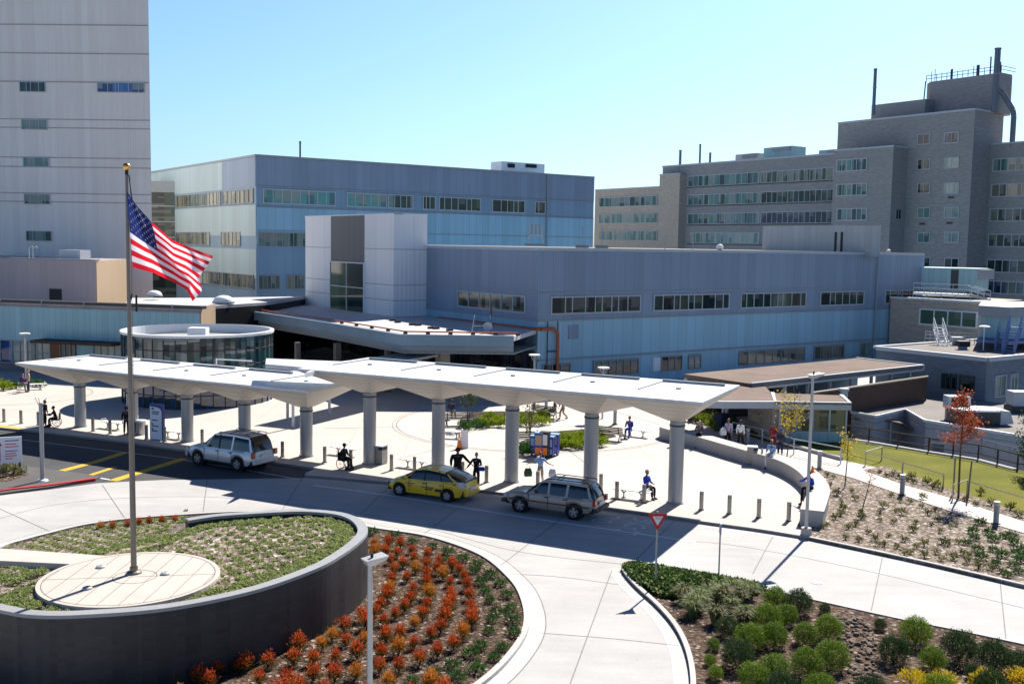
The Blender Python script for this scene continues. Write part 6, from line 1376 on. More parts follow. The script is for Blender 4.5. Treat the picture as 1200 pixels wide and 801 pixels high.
# ------------------------------------------------------------------ cars
def car(name, label, loc, ang, L, W, H, wb, wr, prof, belt, cab, pmat, roofrack=False, suv=True, cat='car'):
    """local: +x is the front. prof: upper outline of lower body [(x, z)], belt line; cab: roof outline"""
    r = thing(name, label, cat, loc, ang)
    fx = L / 2 - (L - wb) * .46; rx = fx - wb; ar = wr * 1.22; sill = .24 if not suv else .34
    def zt(x):
        for i in range(len(prof) - 1):
            if prof[i][0] <= x <= prof[i + 1][0]: k = (x - prof[i][0]) / (prof[i + 1][0] - prof[i][0]); return prof[i][1] + (prof[i + 1][1] - prof[i][1]) * k
        return prof[0][1] if x < prof[0][0] else prof[-1][1]
    def zb(x):
        b = sill + max(0, abs(x) - L / 2 + .5) * .25
        for c in (fx, rx):
            if abs(x - c) < ar: b = max(b, wr + math.sqrt(ar * ar - (x - c) ** 2) - .02)
        return b
    def hw(x, f):
        e = abs(x) / (L / 2); base = W / 2 * (1 - .16 * max(0, e - .55) ** 1.4 / .45 ** 1.4 * 1.0); 
        if e > .93: base *= 1 - (e - .93) * 1.4
        prof_ = [.955, .985, 1.0, 1.0, .985, .95, .90]; k = f * 6; i = min(5, int(k)); return base * (prof_[i] + (prof_[i + 1] - prof_[i]) * (k - i))
    xs = sorted(set([-L / 2 + L * i / 60 for i in range(61)] + [c + s * ar * k for c in (fx, rx) for s in (-1, 1) for k in (1, .97, .9, .75, .5, .25)]))
    NR = 7; cols = []
    for x in xs:
        b, t = zb(x), max(zb(x) + .02, zt(x)); cols.append([(x, hw(x, k / (NR - 1)), b + (t - b) * k / (NR - 1)) for k in range(NR)])
    mb = MB(); nt = 4
    def colpts(c):
        Rr = c; top = c[-1]; pts = [(p[0], -p[1], p[2]) for p in Rr]; 
        for k in range(1, nt): f = -1 + 2 * k / nt; pts.append((top[0], top[1] * f, top[2] + .035 * (1 - f * f)))
        pts += [(p[0], p[1], p[2]) for p in reversed(Rr)]; return pts
    C_ = [colpts(c) for c in cols]; m_ = len(C_[0]); 
    for c in C_: mb.v += c
    for i in range(len(C_) - 1):
        for k in range(m_ - 1): mb.f.append((i * m_ + k, i * m_ + k + 1, (i + 1) * m_ + k + 1, (i + 1) * m_ + k)); mb.m.append(0)
    mb.f.append(tuple(range(m_))); mb.m.append(0); mb.f.append(tuple((len(C_) - 1) * m_ + k for k in reversed(range(m_)))); mb.m.append(0)
    mb.build('body', pmat, r, smooth=False, weld=True)
    b_ = bpy.data.objects[-1] if False else None
    MB().box(-L / 2 + .1, -W / 2 + .12, sill + .02, L / 2 - .1, W / 2 - .12, .62).build('underbody', 'black', r)
    # greenhouse
    def interp2(lst, x):
        for i in range(len(lst) - 1):
            if lst[i][0] <= x <= lst[i + 1][0]: k = (x - lst[i][0]) / max(1e-6, lst[i + 1][0] - lst[i][0]); return lst[i][1] + (lst[i + 1][1] - lst[i][1]) * k
        return lst[0][1] if x < lst[0][0] else lst[-1][1]
    x0, x1 = cab[0][0], cab[-1][0]; gh = MB(); rf = MB(); st_x = [x0 + (x1 - x0) * k / 28 for k in range(29)]; ring_ = []
    for x in st_x:
        zr = interp2(cab, x); zb_ = min(zt(x) - .02, zr - .01); wbse = hw(x, .97) * .985; frac = max(0, (zr - zb_)) / max(.01, H - belt); wtop = wbse - .17 * frac
        ring_.append([(x, -wbse, zb_), (x, -(wbse * .45 + wtop * .55), zb_ + (zr - zb_) * .55), (x, -wtop, zr - .02), (x, -wtop * .9, zr), (x, 0, zr + .02), (x, wtop * .9, zr), (x, wtop, zr - .02), (x, (wbse * .45 + wtop * .55), zb_ + (zr - zb_) * .55), (x, wbse, zb_)])
    for c in ring_: gh.v += c
    for i in range(28):
        for k in range(8): gh.f.append((i * 9 + k, i * 9 + k + 1, i * 9 + 10 + k, i * 9 + 9 + k)); gh.m.append(0)
    gh.build('glasshouse', 'car_glass', r, smooth=True)
    # roof skin: the flat part of the cabin
    zmax = max(z for _, z in cab); ids = [i for i, x in enumerate(st_x) if interp2(cab, x) > zmax - .09]
    for i in ids[:-1]:
        for k in (2, 3, 4, 5): rf.face([V(ring_[i][k]) + V((0, 0, .012)), V(ring_[i][k + 1]) + V((0, 0, .012)), V(ring_[i + 1][k + 1]) + V((0, 0, .012)), V(ring_[i + 1][k]) + V((0, 0, .012))])
    for s, k0 in ((-1, 1), (1, 6)):
        for i in ids[:-1]:
            a, b = ring_[i], ring_[i + 1]; lo = [V(a[1 if s < 0 else 7]).lerp(V(a[2 if s < 0 else 6]), .78), V(b[1 if s < 0 else 7]).lerp(V(b[2 if s < 0 else 6]), .78)]; up_ = [V(a[2 if s < 0 else 6]), V(b[2 if s < 0 else 6])]; o_ = V((0, s * .008, .004)); rf.face([lo[0] + o_, lo[1] + o_, up_[1] + o_ + V((0, 0, .01)), up_[0] + o_ + V((0, 0, .01))])
    rf.build('roof', pmat, r, weld=True)
    # pillars
    def pil(xb, xt, w_, name='pillar', mat=pmat):
        for s in (-1, 1):
            mb = MB(); Q = []
            def on(x, f):
                i = min(27, max(0, int((x - x0) / (x1 - x0) * 28))); k = (x - st_x[i]) / (st_x[i + 1] - st_x[i]); A_ = [V(p).lerp(V(q_), k) for p, q_ in zip(ring_[i], ring_[i + 1])]; A_ = A_ if s < 0 else A_[::-1]
                return A_[0].lerp(A_[1], f / .55) if f <= .55 else A_[1].lerp(A_[2], (f - .55) / .45)
            o_ = V((0, s * .012, 0)); n_ = 5
            for k in range(n_):
                f0, f1 = k / n_, (k + 1) / n_; xa, xb_ = xb + (xt - xb) * f0, xb + (xt - xb) * f1
                mb.face([on(xa - w_ / 2, f0) + o_, on(xa + w_ / 2, f0) + o_, on(xb_ + w_ / 2, f1) + o_, on(xb_ - w_ / 2, f1) + o_])
            mb.build(name, mat, r)
    car.pil = pil; car.r = r
    # wheels
    for x in (fx, rx):
        for s in (-1, 1):
            y = s * (W / 2 - .10); tw = .21; w_ = MB().lathe([(wr * .62, -tw / 2), (wr * .93, -tw / 2), (wr, -tw / 2 + .04), (wr, tw / 2 - .04), (wr * .93, tw / 2), (wr * .62, tw / 2)], (x, y, wr), 28, 0, Matrix.Rotation(R(90), 4, 'X')).build('wheel', 'rubber', r, smooth=False)
            rm = MB(); rm.lathe([(wr * .64, 0), (wr * .60, .02), (wr * .55, .0)], (x, y + s * tw * .46, wr), 28, 0, Matrix.Rotation(R(90), 4, 'X'))
            for k in range(5):
                a = k * 6.2832 / 5 + .3; d = V((math.cos(a), 0, math.sin(a))); e = V((-d.z, 0, d.x)); c = V((x, y + s * tw * .5, wr)); q = [c + d * .03 - e * .045, c + d * wr * .6 - e * .055, c + d * wr * .6 + e * .055, c + d * .03 + e * .045]; rm.mesh(q + [p - V((0, s * .05, 0)) for p in q], [(0, 1, 2, 3), (0, 4, 5, 1), (2, 6, 7, 3)])
            rm.cyl((x, y + s * tw * .5, wr), (x, y + s * (tw * .5 + .015), wr), .055, n=10); rr = rm.build('rim', 'rim_metal', r); rr.parent = w_
            mbk = MB().cyl((x, y + s * .02, wr), (x, y + s * .075, wr), wr * .56, n=24); q = mbk.build('brake', 'black', r); q.parent = w_
            MB().cyl((x, s * (W / 2 - .42), wr + .02), (x, s * (W / 2 - .045), wr + .02), ar * 1.0, n=24).build('wheel_arch', 'black', r)
    for s in (-1, 1):
        mb = MB().ell((cab[-1][0] - .42, s * (W / 2 + .06), belt + .08), (.1, .09, .08), 10, 6); mb.build('mirror', pmat, r, smooth=True)
    return r, fx, rx, hw, zt, zb, sill
def doors(r, hw, xs, zlo, zhi, W, hl=()):
    for s in (-1, 1):
        mb = MB()
        for x in xs: mb.box(x - .006, s * hw(x, .5) - .012, zlo, x + .006, s * hw(x, .5) + .012, zhi)
        mb.build('door_seam', 'black', r)
        for x in hl: MB().box(x - .09, s * hw(x, .75) - .02, zhi - .13, x + .09, s * hw(x, .75) + .035, zhi - .09).build('door_handle', 'trim_dark', r)
hd_ = math.atan2(.44, -.897)
def place(wf, wr_, W, wb, depth=.8):
    a, b = G(*wf), G(*wr_); m = (a + b) / 2; return a, b, m
# taxi
def car_loc(wf, wrr, W, ang):
    a, b = G(*wf), G(*wrr); m = (a + b) / 2; d = V((math.cos(ang), math.sin(ang), 0)); n = V((-d.y, d.x, 0)); n = n if n.y > 0 else -n; return m + n * (W / 2 - .1)
ang = math.pi - R(25.5); W_ = 1.76; loc = car_loc((469.8, 580.5), (526.3, 588), W_, ang) 
prof = [(-2.24, .62), (-2.2, .95), (-2.05, 1.04), (-1.4, .99), (0, .93), (.95, .93), (1.5, .86), (1.95, .74), (2.15, .62), (2.24, .45)]
cab = [(-2.08, 1.02), (-1.7, 1.22), (-1.1, 1.40), (-.4, 1.48), (.1, 1.49), (.5, 1.42), (1.0, 1.16), (1.4, .90)]
r, fx, rx, hw, zt_, zb_, sill = car('taxi', 'yellow hatchback taxi parked at the kerb under the canopy', loc, ang, 4.46, W_, 1.49, 2.7, .315, prof, .93, cab, 'paint_yellow', suv=False, cat='taxi')
car.pil(1.30, .62, .09); car.pil(.02, .02, .06, mat='black'); car.pil(-.95, -.75, .06, mat='black'); car.pil(-1.75, -1.25, .16)
doors(r, hw, (.85, -.15, -1.1), .32, .9, W_, (-.0, -.95))
for s in (-1, 1):
    MB().mesh([(-2.16, s * .80, .72), (-2.24, s * .60, .72), (-2.2, s * .62, 1.0), (-2.0, s * .80, 1.06), (-1.86, s * .83, .98), (-2.0, s * .84, .76)], [(0, 1, 2, 3, 4, 5)]).build('tail_lamp', 'lamp_clear', r)
    MB().mesh([(2.12, s * .70, .60), (1.72, s * .86, .70), (1.60, s * .84, .84), (1.98, s * .62, .76)], [(0, 1, 2, 3)]).build('headlight', 'lamp_clear', r)
    MB().box(-.5, s * hw(0, .4) - .01, .5, -.05, s * hw(0, .4) + .008, .56).box(-.55, s * hw(0, .4) - .01, .60, .15, s * hw(0, .4) + .008, .645).box(-1.1, s * hw(-1, .4) - .01, .46, -.62, s * hw(-1, .4) + .01, .60).build('door_decal', 'decal_dark', r)
    MB().box(.55, s * hw(.6, .6) - .01, .70, 1.05, s * hw(.6, .6) + .012, .74).box(.65, s * hw(.6, .55) - .01, .60, .95, s * hw(.6, .55) + .012, .64).box(-1.75, s * hw(-1.6, .8) - .01, .86, -1.5, s * hw(-1.6, .8) + .015, .92).build('fender_decal', 'decal_red', r)

MB().box(-2.2, -.66, 1.02, -2.02, .66, 1.05).build('spoiler', 'black', r); MB().box(-2.26, -.28, .58, -2.235, .28, .72).build('number_plate', 'sign_white', r); MB().box(-2.28, -.7, .34, -2.2, .7, .5).build('bumper', 'paint_yellow', r); MB().box(2.16, -.5, .34, 2.25, .5, .46).build('grille', 'black', r)
# tan suv
ang = math.pi - R(25.5); W_ = 1.73; loc = car_loc((612.7, 600.5), (673.3, 608.5), W_, ang)
prof = [(-2.3, .6), (-2.28, .98), (-2.0, 1.03), (0, 1.02), (.95, 1.02), (1.3, .99), (2.0, .93), (2.22, .84), (2.3, .6)]
cab = [(-2.22, 1.04), (-2.08, 1.40), (-1.85, 1.60), (-1.0, 1.64), (0, 1.63), (.35, 1.60), (.75, 1.38), (1.15, 1.03)]
r, fx, rx, hw, zt_, zb_, sill = car('parked_suv', 'tan gold four door SUV with roof rack parked behind the taxi', loc, ang, 4.6, W_, 1.64, 2.72, .36, prof, 1.02, cab, 'paint_tan')
car.pil(1.06, .42, .09); car.pil(.02, .02, .10); car.pil(-.88, -.92, .12); car.pil(-2.05, -1.85, .12)
doors(r, hw, (1.0, .02, -.95), .40, 1.0, W_, (.12, -.82))
for s in (-1, 1):
    MB().box(-2.325, s * .72 - .1, .74, -2.2, s * .72 + .12, 1.0).build('tail_lamp', 'tail_red', r); MB().box(2.15, s * .62 - .17, .66, 2.31, s * .62 + .17, .84).build('headlight', 'lamp_clear', r)
    MB().tube([(-1.9, s * .55, 1.66), (-1.8, s * .55, 1.72), (.1, s * .55, 1.72), (.25, s * .55, 1.64)], .022, 6).build('roof_rail', 'black', r)
    MB().box(-2.0, s * (W_ / 2 + .004) - .01, .62, 2.0, s * (W_ / 2 + .004) + .01, .68).build('side_moulding', 'trim_dark', r)
mb = MB(); [mb.tube([(x, -.55, 1.73), (x, .55, 1.73)], .02, 6) for x in (-1.5, -.3)]; mb.build('cross_bar', 'black', r)
MB().box(-2.42, -.8, .44, -2.25, .8, .60).build('rear_bumper', 'trim_dark', r); MB().box(2.2, -.82, .42, 2.42, .82, .58).build('front_bumper', 'trim_dark', r); MB().box(2.29, -.42, .66, 2.33, .42, .82).build('grille', 'black', r); MB().box(-2.34, -.26, .7, -2.3, .26, .84).build('number_plate', 'sign_white', r)
# silver suv
ang = math.pi - R(30); W_ = 1.98; loc = car_loc((236.5, 543.0), (278, 553.5), W_, ang)
prof = [(-2.55, .6), (-2.52, 1.08), (-2.3, 1.13), (0, 1.12), (1.05, 1.12), (1.35, 1.10), (2.2, 1.02), (2.45, .92), (2.55, .6)]
cab = [(-2.48, 1.14), (-2.36, 1.55), (-2.1, 1.86), (-1.0, 1.93), (0, 1.91), (.45, 1.86), (.85, 1.55), (1.3, 1.13)]
r, fx, rx, hw, zt_, zb_, sill = car('parked_suv', 'large silver SUV parked in the asphalt bay at the left', loc, ang, 5.1, W_, 1.93, 3.0, .39, prof, 1.12, cab, 'paint_silver')
car.pil(1.16, .52, .11); car.pil(.0, .0, .10, mat='black'); car.pil(-.95, -1.0, .12); car.pil(-2.3, -2.1, .14)
doors(r, hw, (1.05, .0, -1.0), .45, 1.08, W_, (.1, -.88))
for s in (-1, 1):
    MB().box(-2.58, s * .85 - .1, .82, -2.44, s * .85 + .11, 1.12).build('tail_lamp', 'tail_red', r); MB().box(2.4, s * .72 - .18, .72, 2.56, s * .72 + .18, .92).build('headlight', 'lamp_clear', r)
    MB().tube([(-2.1, s * .66, 1.93), (-2.0, s * .66, 1.99), (.1, s * .66, 1.98), (.25, s * .66, 1.9)], .024, 6).build('roof_rail', 'trim_dark', r)
    MB().box(-1.15, s * (W_ / 2 - .06) - .1, .36, 1.05, s * (W_ / 2 - .06) + .1, .42).build('running_board', 'trim_dark', r)
MB().box(-2.66, -.9, .48, -2.5, .9, .68).build('rear_bumper', 'paint_silver', r); MB().box(2.45, -.9, .44, 2.62, .9, .66).build('front_bumper', 'paint_silver', r); MB().box(2.53, -.5, .72, 2.58, .5, .92).build('grille', 'black', r); MB().box(-2.57, -.28, .8, -2.53, .28, .94).build('number_plate', 'sign_white', r)
mb = MB(); [mb.tube([(x, -.66, 1.97), (x, .66, 1.97)], .02, 6) for x in (-1.6, -.5)]; mb.build('cross_bar', 'trim_dark', r)

q = G(957, 682, .009); tag(MB().cyl(q - V((0, 0, .004)), q, .22, n=24).build('manhole_cover', 'trim_grey'), 'small round utility cover set in the concrete road at the right', 'utility cover')

# ------------------------------------------------------------------ plants
def leafball(n, rx, ry, rz, ls, base=0, hollow=.45, spike=0.0, seed=1, zmin=0.0, elong=1.8, md=1.0, cl=-.25, tang=0.0):
    random.seed(seed); mb = MB()
    for i in range(n):
        a = ru(0, 6.283); c = ru(cl, 1); s = math.sqrt(max(0, 1 - c * c)); k = ru(hollow, 1) * (1 + md * (.18 * math.sin(a * 3 + seed) + .12 * math.sin(a * 5 + c * 4)))
        d = V((s * math.cos(a), s * math.sin(a), c)); p = V((d.x * rx * k, d.y * ry * k, max(zmin, base + d.z * rz * k)))
        out = (d * (1 - spike) + V((0, 0, 1)) * spike + V((ru(-.5, .5), ru(-.5, .5), ru(-.3, .6)))).normalized(); side = out.cross(V((ru(-1, 1), ru(-1, 1), ru(-1, 1)))).normalized(); l = ls * ru(.6, 1.4)
        if tang: out = (out * (1 - tang) + side * tang * random.choice((-1, 1)) + V((0, 0, .25))).normalized(); side = out.cross(d).normalized()
        mb.mesh([p - side * l * .35, p + out * l * elong * .5 - side * l * .1, p + out * l * elong, p + out * l * elong * .5 + side * l * .45], [(0, 1, 2, 3)])
    return mb
def tuft(n, h, r, seed, w=.012, droop=.5):
    random.seed(seed); mb = MB()
    for i in range(n):
        a = ru(0, 6.283); q = ru(0, .25) * r; d = V((math.cos(a), math.sin(a), 0)); b = d * q; hh = h * ru(.6, 1.1); o = r * ru(.3, 1)
        m = b + d * o * .4 + V((0, 0, hh * .75)); e = b + d * o + V((0, 0, hh * (1 - droop * ru(.2, 1)))); s = V((-d.y, d.x, 0)) * w
        mb.mesh([b - s, b + s, m + s, m - s, e], [(0, 1, 2, 3), (3, 2, 4)])
    return mb
def stems(n, h, r, seed):
    random.seed(seed); mb = MB()
    for i in range(n): a = ru(0, 6.283); mb.cyl((0, 0, 0), (math.cos(a) * r, math.sin(a) * r, h), .02, .008, 5)
    return mb
def plantsrc(name, mbs, cat='shrub'):
    # several variants: (foliage builder, material)
    out = []
    for fol, mat, stem in mbs:
        fm = fol.data('foliage', [mat]); sm = stem.data('stem', ['bark']) if stem else None; out.append((fm, sm))
    def put(loc, sc, label, group, k=None, rz=None, szr=1.0):
        r = thing(name, label, cat, loc, ru(0, 6.28) if rz is None else rz, group); r.scale = (sc, sc, sc * szr)
        fm, sm = out[(int(rnd() * 1e6) if k is None else k) % len(out)]
        o = bpy.data.objects.new('foliage', fm); COL.objects.link(o); o.parent = r
        if sm: o = bpy.data.objects.new('stem', sm); COL.objects.link(o); o.parent = r
        return r
    return put
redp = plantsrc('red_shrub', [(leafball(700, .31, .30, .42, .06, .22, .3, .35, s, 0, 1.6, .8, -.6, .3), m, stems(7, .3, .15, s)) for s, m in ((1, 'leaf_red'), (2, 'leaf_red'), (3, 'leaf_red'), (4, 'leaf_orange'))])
grnp = plantsrc('low_green_shrub', [(leafball(260, .34, .32, .24, .075, .1, .3, .2, s), 'leaf_green', stems(5, .2, .15, s)) for s in (5, 6, 7)])
boxp = plantsrc('rounded_shrub', [(leafball(5600, .60, .58, .54, .042, .46, .62, .1, s, 0, 1.5, .45, -.8, .6), 'leaf_box', stems(9, .5, .3, s)) for s in (8, 9, 10)] + [(leafball(5000, .62, .58, .56, .045, .46, .6, .2, s, 0, 1.6, .6, -.8, .5), 'leaf_darkbox', stems(9, .5, .3, s)) for s in (11, 12)])
yelp = plantsrc('golden_shrub', [(leafball(700, .5, .5, .45, .07, .2, .45, .3, s), 'leaf_yellow', stems(7, .3, .2, s)) for s in (13, 14)])
limp = plantsrc('lime_shrub', [(leafball(600, .4, .4, .3, .07, .12, .4, .3, s), 'leaf_lime', stems(6, .2, .15, s)) for s in (15, 16)])
tufp = plantsrc('grass_tuft', [(tuft(260, .75, .5, s), m, None) for s, m in ((17, 'leaf_straw'), (18, 'leaf_sage'), (19, 'leaf_straw'))], 'ornamental grass')
olvp = plantsrc('young_plant', [(leafball(90, .17, .17, .16, .055, .06, .2, .5, s), m, stems(4, .12, .08, s)) for s, m in ((20, 'leaf_olive'), (21, 'leaf_olive'), (22, 'leaf_straw'))], 'plant')
random.seed(31)
def Z(lst, sx, sy, ox, oy): return [(ox + x / sx, oy + y / sy) for x, y in lst]
reds = [(530,115),(585,115),(630,125),(675,145),(530,155),(572,155),(620,160),(737,165),(683,180),(780,185),(592,185),(640,200),(733,200),(832,210),(605,220),(690,220),(775,225),(860,225),(655,255),(735,245),(797,245),(880,250),(597,262),(735,275),(825,275),(893,290),(588,300),(680,298),(742,322),(828,320),(900,325),(580,330),(670,340),(735,365),(828,350),(905,368),(553,365),(647,370),(612,400),(718,400),(815,380),(915,400),(530,390),(480,410),(563,425),(687,435),(805,415),(788,455),(910,430),(411,450),(500,440),(630,475),(750,480),(875,475),(573,490),(683,515),(365,485),(417,505),(490,500),(840,520),(235,525),(323,520),(378,570),(556,555),(623,540),(775,550),(460,555),(705,580),(215,580),(293,580),(115,590),(25,600),(548,610),(625,605),(456,635),(373,645),(290,645),(190,655),(80,655)]
RP = Z(reds, 3.333, 3.333, 280, 600) + [(170, 795), (203, 793), (233, 795), (255, 786), (245, 800), (281, 782), (140, 795), (330, 812), (380, 815), (430, 812), (480, 815), (520, 812), (290, 815), (210, 815), (455, 800), (505, 802), (350, 806)]
DEEP = ('taller', 'low', 'dense', 'loose')
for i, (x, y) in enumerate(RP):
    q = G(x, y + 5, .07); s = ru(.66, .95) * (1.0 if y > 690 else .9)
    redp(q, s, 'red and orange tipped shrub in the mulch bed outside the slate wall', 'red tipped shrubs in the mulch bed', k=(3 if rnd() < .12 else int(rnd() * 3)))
GPs = Z([(757,133),(815,155),(678,115),(875,185),(930,205),(915,230),(950,275),(1020,280),(983,245),(960,310),(980,345),(1047,325),(1005,390),(1060,377),(990,420),(1068,422),(978,465),(1075,472),(945,525),(1030,530),(905,555),(997,572),(835,600),(930,615),(760,635),(855,650),(675,660),(815,190),(520,80),(605,95)], 3.333, 3.333, 280, 600) + [(5, 786), (32, 793), (60, 797), (90, 799), (118, 798)]
for x, y in GPs: grnp(G(x, y + 2, .07), ru(.6, .85), 'small dark green shrub at the outer edge of the red shrub bed', 'small green shrubs round the red bed')
# ground cover in the planter (sage rows) and near the kerb
def cover(name, poly, zf, n, mats, size, cat_mat, seed, rowf=None, kind='stuff', avoid=None):
    random.seed(seed); mb = MB(); xs = [p[0] for p in poly]; ys = [p[1] for p in poly]; c = 0; tries = 0
    while c < n and tries < n * 60:
        tries += 1; x, y = ru(min(xs), max(xs)), ru(min(ys), max(ys))
        if not inside((x, y), poly) or (avoid and avoid(x, y)): continue
        if rowf and not rowf(x, y): continue
        z = zf(x, y); c += 1; m = int(rnd() * len(mats))
        for k in range(12):
            d = V((ru(-1, 1), ru(-1, 1), ru(.1, 1.0))).normalized(); p = V((x, y, z)) + d * size * ru(.15, .8); s = d.cross(V((ru(-1, 1), ru(-1, 1), ru(-1, 1)))).normalized() * size * .3; mb.mesh([p - s, p + d * size * .45, p + s, p - d * size * .1], [(0, 1, 2, 3)], m)
    o = mb.build(name, mats); o['kind'] = kind; return o
op = [(p[0], p[1]) for p in outer2]
def avd(x, y):
    if math.hypot(x - dc.x, y - dc.y) < DR + .08: return True
    # path strip
    a, b = V((w0a.x, w0a.y, 0)).lerp(V((w0b.x, w0b.y, 0)), .5), V((pb0.x, pb0.y, 0)).lerp(V((pb1.x, pb1.y, 0)), .5); d = b - a; t = max(0, min(1, (V((x, y, 0)) - a).dot(d) / d.length_squared)); return (V((x, y, 0)) - a - d * t).length < .95
zc_cache = {}
def sz(x, y):
    k = (round(x * 4), round(y * 4))
    if k not in zc_cache: zc_cache[k] = soil_z(x, y)
    return zc_cache[k]
def rows(x, y):
    d = edge_dist((x, y), [(p.x, p.y) for p in rim]) 
    if d < .5: return False
    if d < 1.2 and y < 38: return True
    u = (x * .8 + y * .6) / .55; v = (-x * .6 + y * .8) / .62; r2 = (u - round(u)) ** 2 + (v - round(v)) ** 2
    dens = .13 if x > -9 else .065
    return r2 < dens and not (x < -12 and y > 37.5 and rnd() < .3)
cover('ground_cover', op, sz, 4200, ['leaf_sage', 'leaf_sagelight', 'leaf_sagelight'], .11, None, 5, rows, avoid=avd)
random.seed(8)
for x, y in [(118, 619), (132, 622), (150, 621), (163, 617), (175, 614), (190, 615), (205, 613)]:
    q = G(x, y, .5); q.z = sz(q.x, q.y); redp(q, .55, 'small orange and red shrub at the back edge of the raised planter', 'small orange shrubs at the planter back')
# right bed
bx = Z([(170,365),(265,385),(215,435),(135,450),(375,405),(65,535),(165,525),(295,515),(390,490),(15,610),(300,640),(405,615),(165,670),(605,470),(750,510),(660,590),(820,620),(930,575),(1070,620),(1190,640),(80,700)], 3.529, 3.529, 860, 600) + [(853, 738), (836, 757), (832, 775), (838, 790), (915, 812), (960, 812), (1020, 815), (1100, 815), (1160, 812), (875, 722), (1140, 790)]
bs = [1.0, 1.05, .85, 1, .45, 1, .9, .9, 1, 1, 1.05, 1.05, 1, .45, 1.1, .95, .9, 1.15, 1.15, .8, 1, .75, .45, .4, .5, 1, 1, 1, 1, 1, .8, .5]
nm_ = 'rounded evergreen shrub among the mulch of the lower right bed'
for (x, y), s in zip(bx, bs):
    boxp(G(x, y + 9 * s, .08), s * ru(.76, .86), nm_, 'rounded shrubs in the lower right bed', k=(4 if x > 1120 else None))
for x, y, s in [(1070, 800, .8), (1107, 802, .75), (1152, 802, .8), (1195, 800, .8), (1085, 812, .8)]: yelp(G(x, y + 4, .08), s, 'golden leaved shrub at the bottom edge of the lower right bed', 'golden shrubs at the bottom right')
for x, y in Z([(840,455),(910,395),(965,365),(1025,345),(1020,430),(950,490),(1110,370),(800,385),(1080,505),(1060,400),(870,430),(985,400)], 3.987, 3.987, 600, 600): tufp(G(x, y + 8, .08), ru(.85, 1.15), 'tufted ornamental grass between the ground cover and the rounded shrubs', 'grass tufts in the lower right bed')
gc = [G(x, y, 0) for x, y in [(733, 668), (742, 665), (800, 675), (860, 685), (893, 692), (880, 700), (800, 703), (778, 703), (760, 692), (745, 683)]]
cover('ground_cover', [(p.x, p.y) for p in gc], lambda x, y: .1 + .25 * min(1, edge_dist((x, y), [(p.x, p.y) for p in gc])), 1500, ['leaf_cover', 'leaf_sage', 'leaf_green'], .24, None, 6)
# rock swale
random.seed(12); mb = MB()
sw = GP([(985, 722), (1002, 735), (1008, 760), (1012, 801), (1012, 840)], .08)
for i in range(230):
    t = rnd() * (len(sw) - 1); k = int(t); p = sw[k].lerp(sw[k + 1], t - k) + V((ru(-.55, .55), ru(-.3, .3), .02)); s = ru(.04, .16) ** 1.0
    mb.ell(p, (s, s * ru(.4, 1), s * .6), 7, 4, 0, Matrix.Rotation(ru(0, 6), 4, 'Z') @ Matrix.Rotation(ru(-.6, .6), 4, 'X'))
struct(mb.build('swale_rocks', 'rock'), 'stuff')
# upper gravel bed plants
ol = Z([(330,410),(335,440),(325,465),(300,480),(265,510),(250,520),(390,510),(360,525),(450,545),(415,450),(415,480),(515,430),(500,460),(500,490),(375,360),(390,395),(305,370),(590,405),(635,410),(715,460),(760,490),(660,500),(650,535),(730,510),(815,520),(610,580),(700,600),(770,540),(840,510),(685,430),(745,445),(490,600),(575,610),(640,635),(700,650),(775,665),(830,660),(890,675),(940,700),(1040,720),(660,610),(870,640),(750,635),(550,380),(345,570),(405,580),(290,300),(280,330),(265,290),(600,460),(570,450),(560,500),(540,560),(800,600),(850,590),(780,590),(480,575),(520,600),(610,640),(900,650),(980,700),(1000,710)], 3.813, 3.813, 900, 480)
random.seed(14)
for x, y in ol: olvp(G(x, y + 2, .12), ru(.75, 1.35), 'small olive coloured young plant in the pale gravel bed', 'young plants in the gravel bed')
dg_ = Z([(945,500),(915,540),(920,570),(885,590),(935,620),(955,655),(1005,620),(1010,575),(1045,645),(1050,560),(1020,685),(1095,690),(1100,590),(1110,640),(985,545),(1130,670),(1140,625),(1120,720),(1070,735),(1090,560)], 3.813, 3.813, 900, 480)
for x, y in dg_: grnp(G(x, y + 3, .12), ru(.6, .85), 'small dark green shrub at the right end of the pale gravel bed', 'green shrubs in the gravel bed')
for x, y in Z([(710,325),(755,335),(735,345),(770,350),(690,390),(640,300),(500,275),(530,290),(560,285),(590,300),(1000,420),(1080,440),(930,420),(880,400),(620,310),(650,320),(1120,470),(950,370)], 3.813, 3.813, 900, 480): olvp(G(x, y + 2, .15), ru(.9, 1.6), 'small plant in the strip between the walk and the lawn', 'small plants along the lawn strip')
st2 = GP([(1012, 554), (1035, 548), (1110, 575), (1200, 605), (1290, 632), (1290, 644), (1200, 614), (1110, 585), (1060, 571)], 0); struct(MB().prism(st2, 0, .165).build('gravel_strip', 'gravel_mulch'))

# plaza beds
for nm, pts, dark, lime in [('a', [(540, 492), (556, 485), (600, 484), (643, 486), (650, 489), (600, 498), (560, 503), (541, 501)], (540, 562), (562, 645)), ('b', [(610, 520), (640, 509), (690, 505), (716, 508), (722, 514), (690, 520), (650, 530), (612, 533)], (608, 634), (648, 716))]:
    pl_ = GP(pts, 0); struct(MB().prism(pl_, PZ, PZ + .05).build('plaza_bed', 'soil'))
random.seed(21)
for x0, x1, y0, y1, f, lab, grp in [(562, 643, 490, 499, limp, 'lime green low shrub in the far plaza bed', 'lime shrubs in the far plaza bed'), (652, 705, 513, 525, limp, 'lime green low shrub in the near plaza bed by the newspaper boxes', 'lime shrubs in the near plaza bed')]:
    for i in range(17):
        x = x0 + (x1 - x0) * (i + .5) / 17; yy = y0 + (y1 - y0) * (.5 + .45 * math.sin(i * 2.4)) - (x - x0) / (x1 - x0) * 3; f(G(x, yy + 2, PZ + .05), ru(1.0, 1.35), lab, grp)
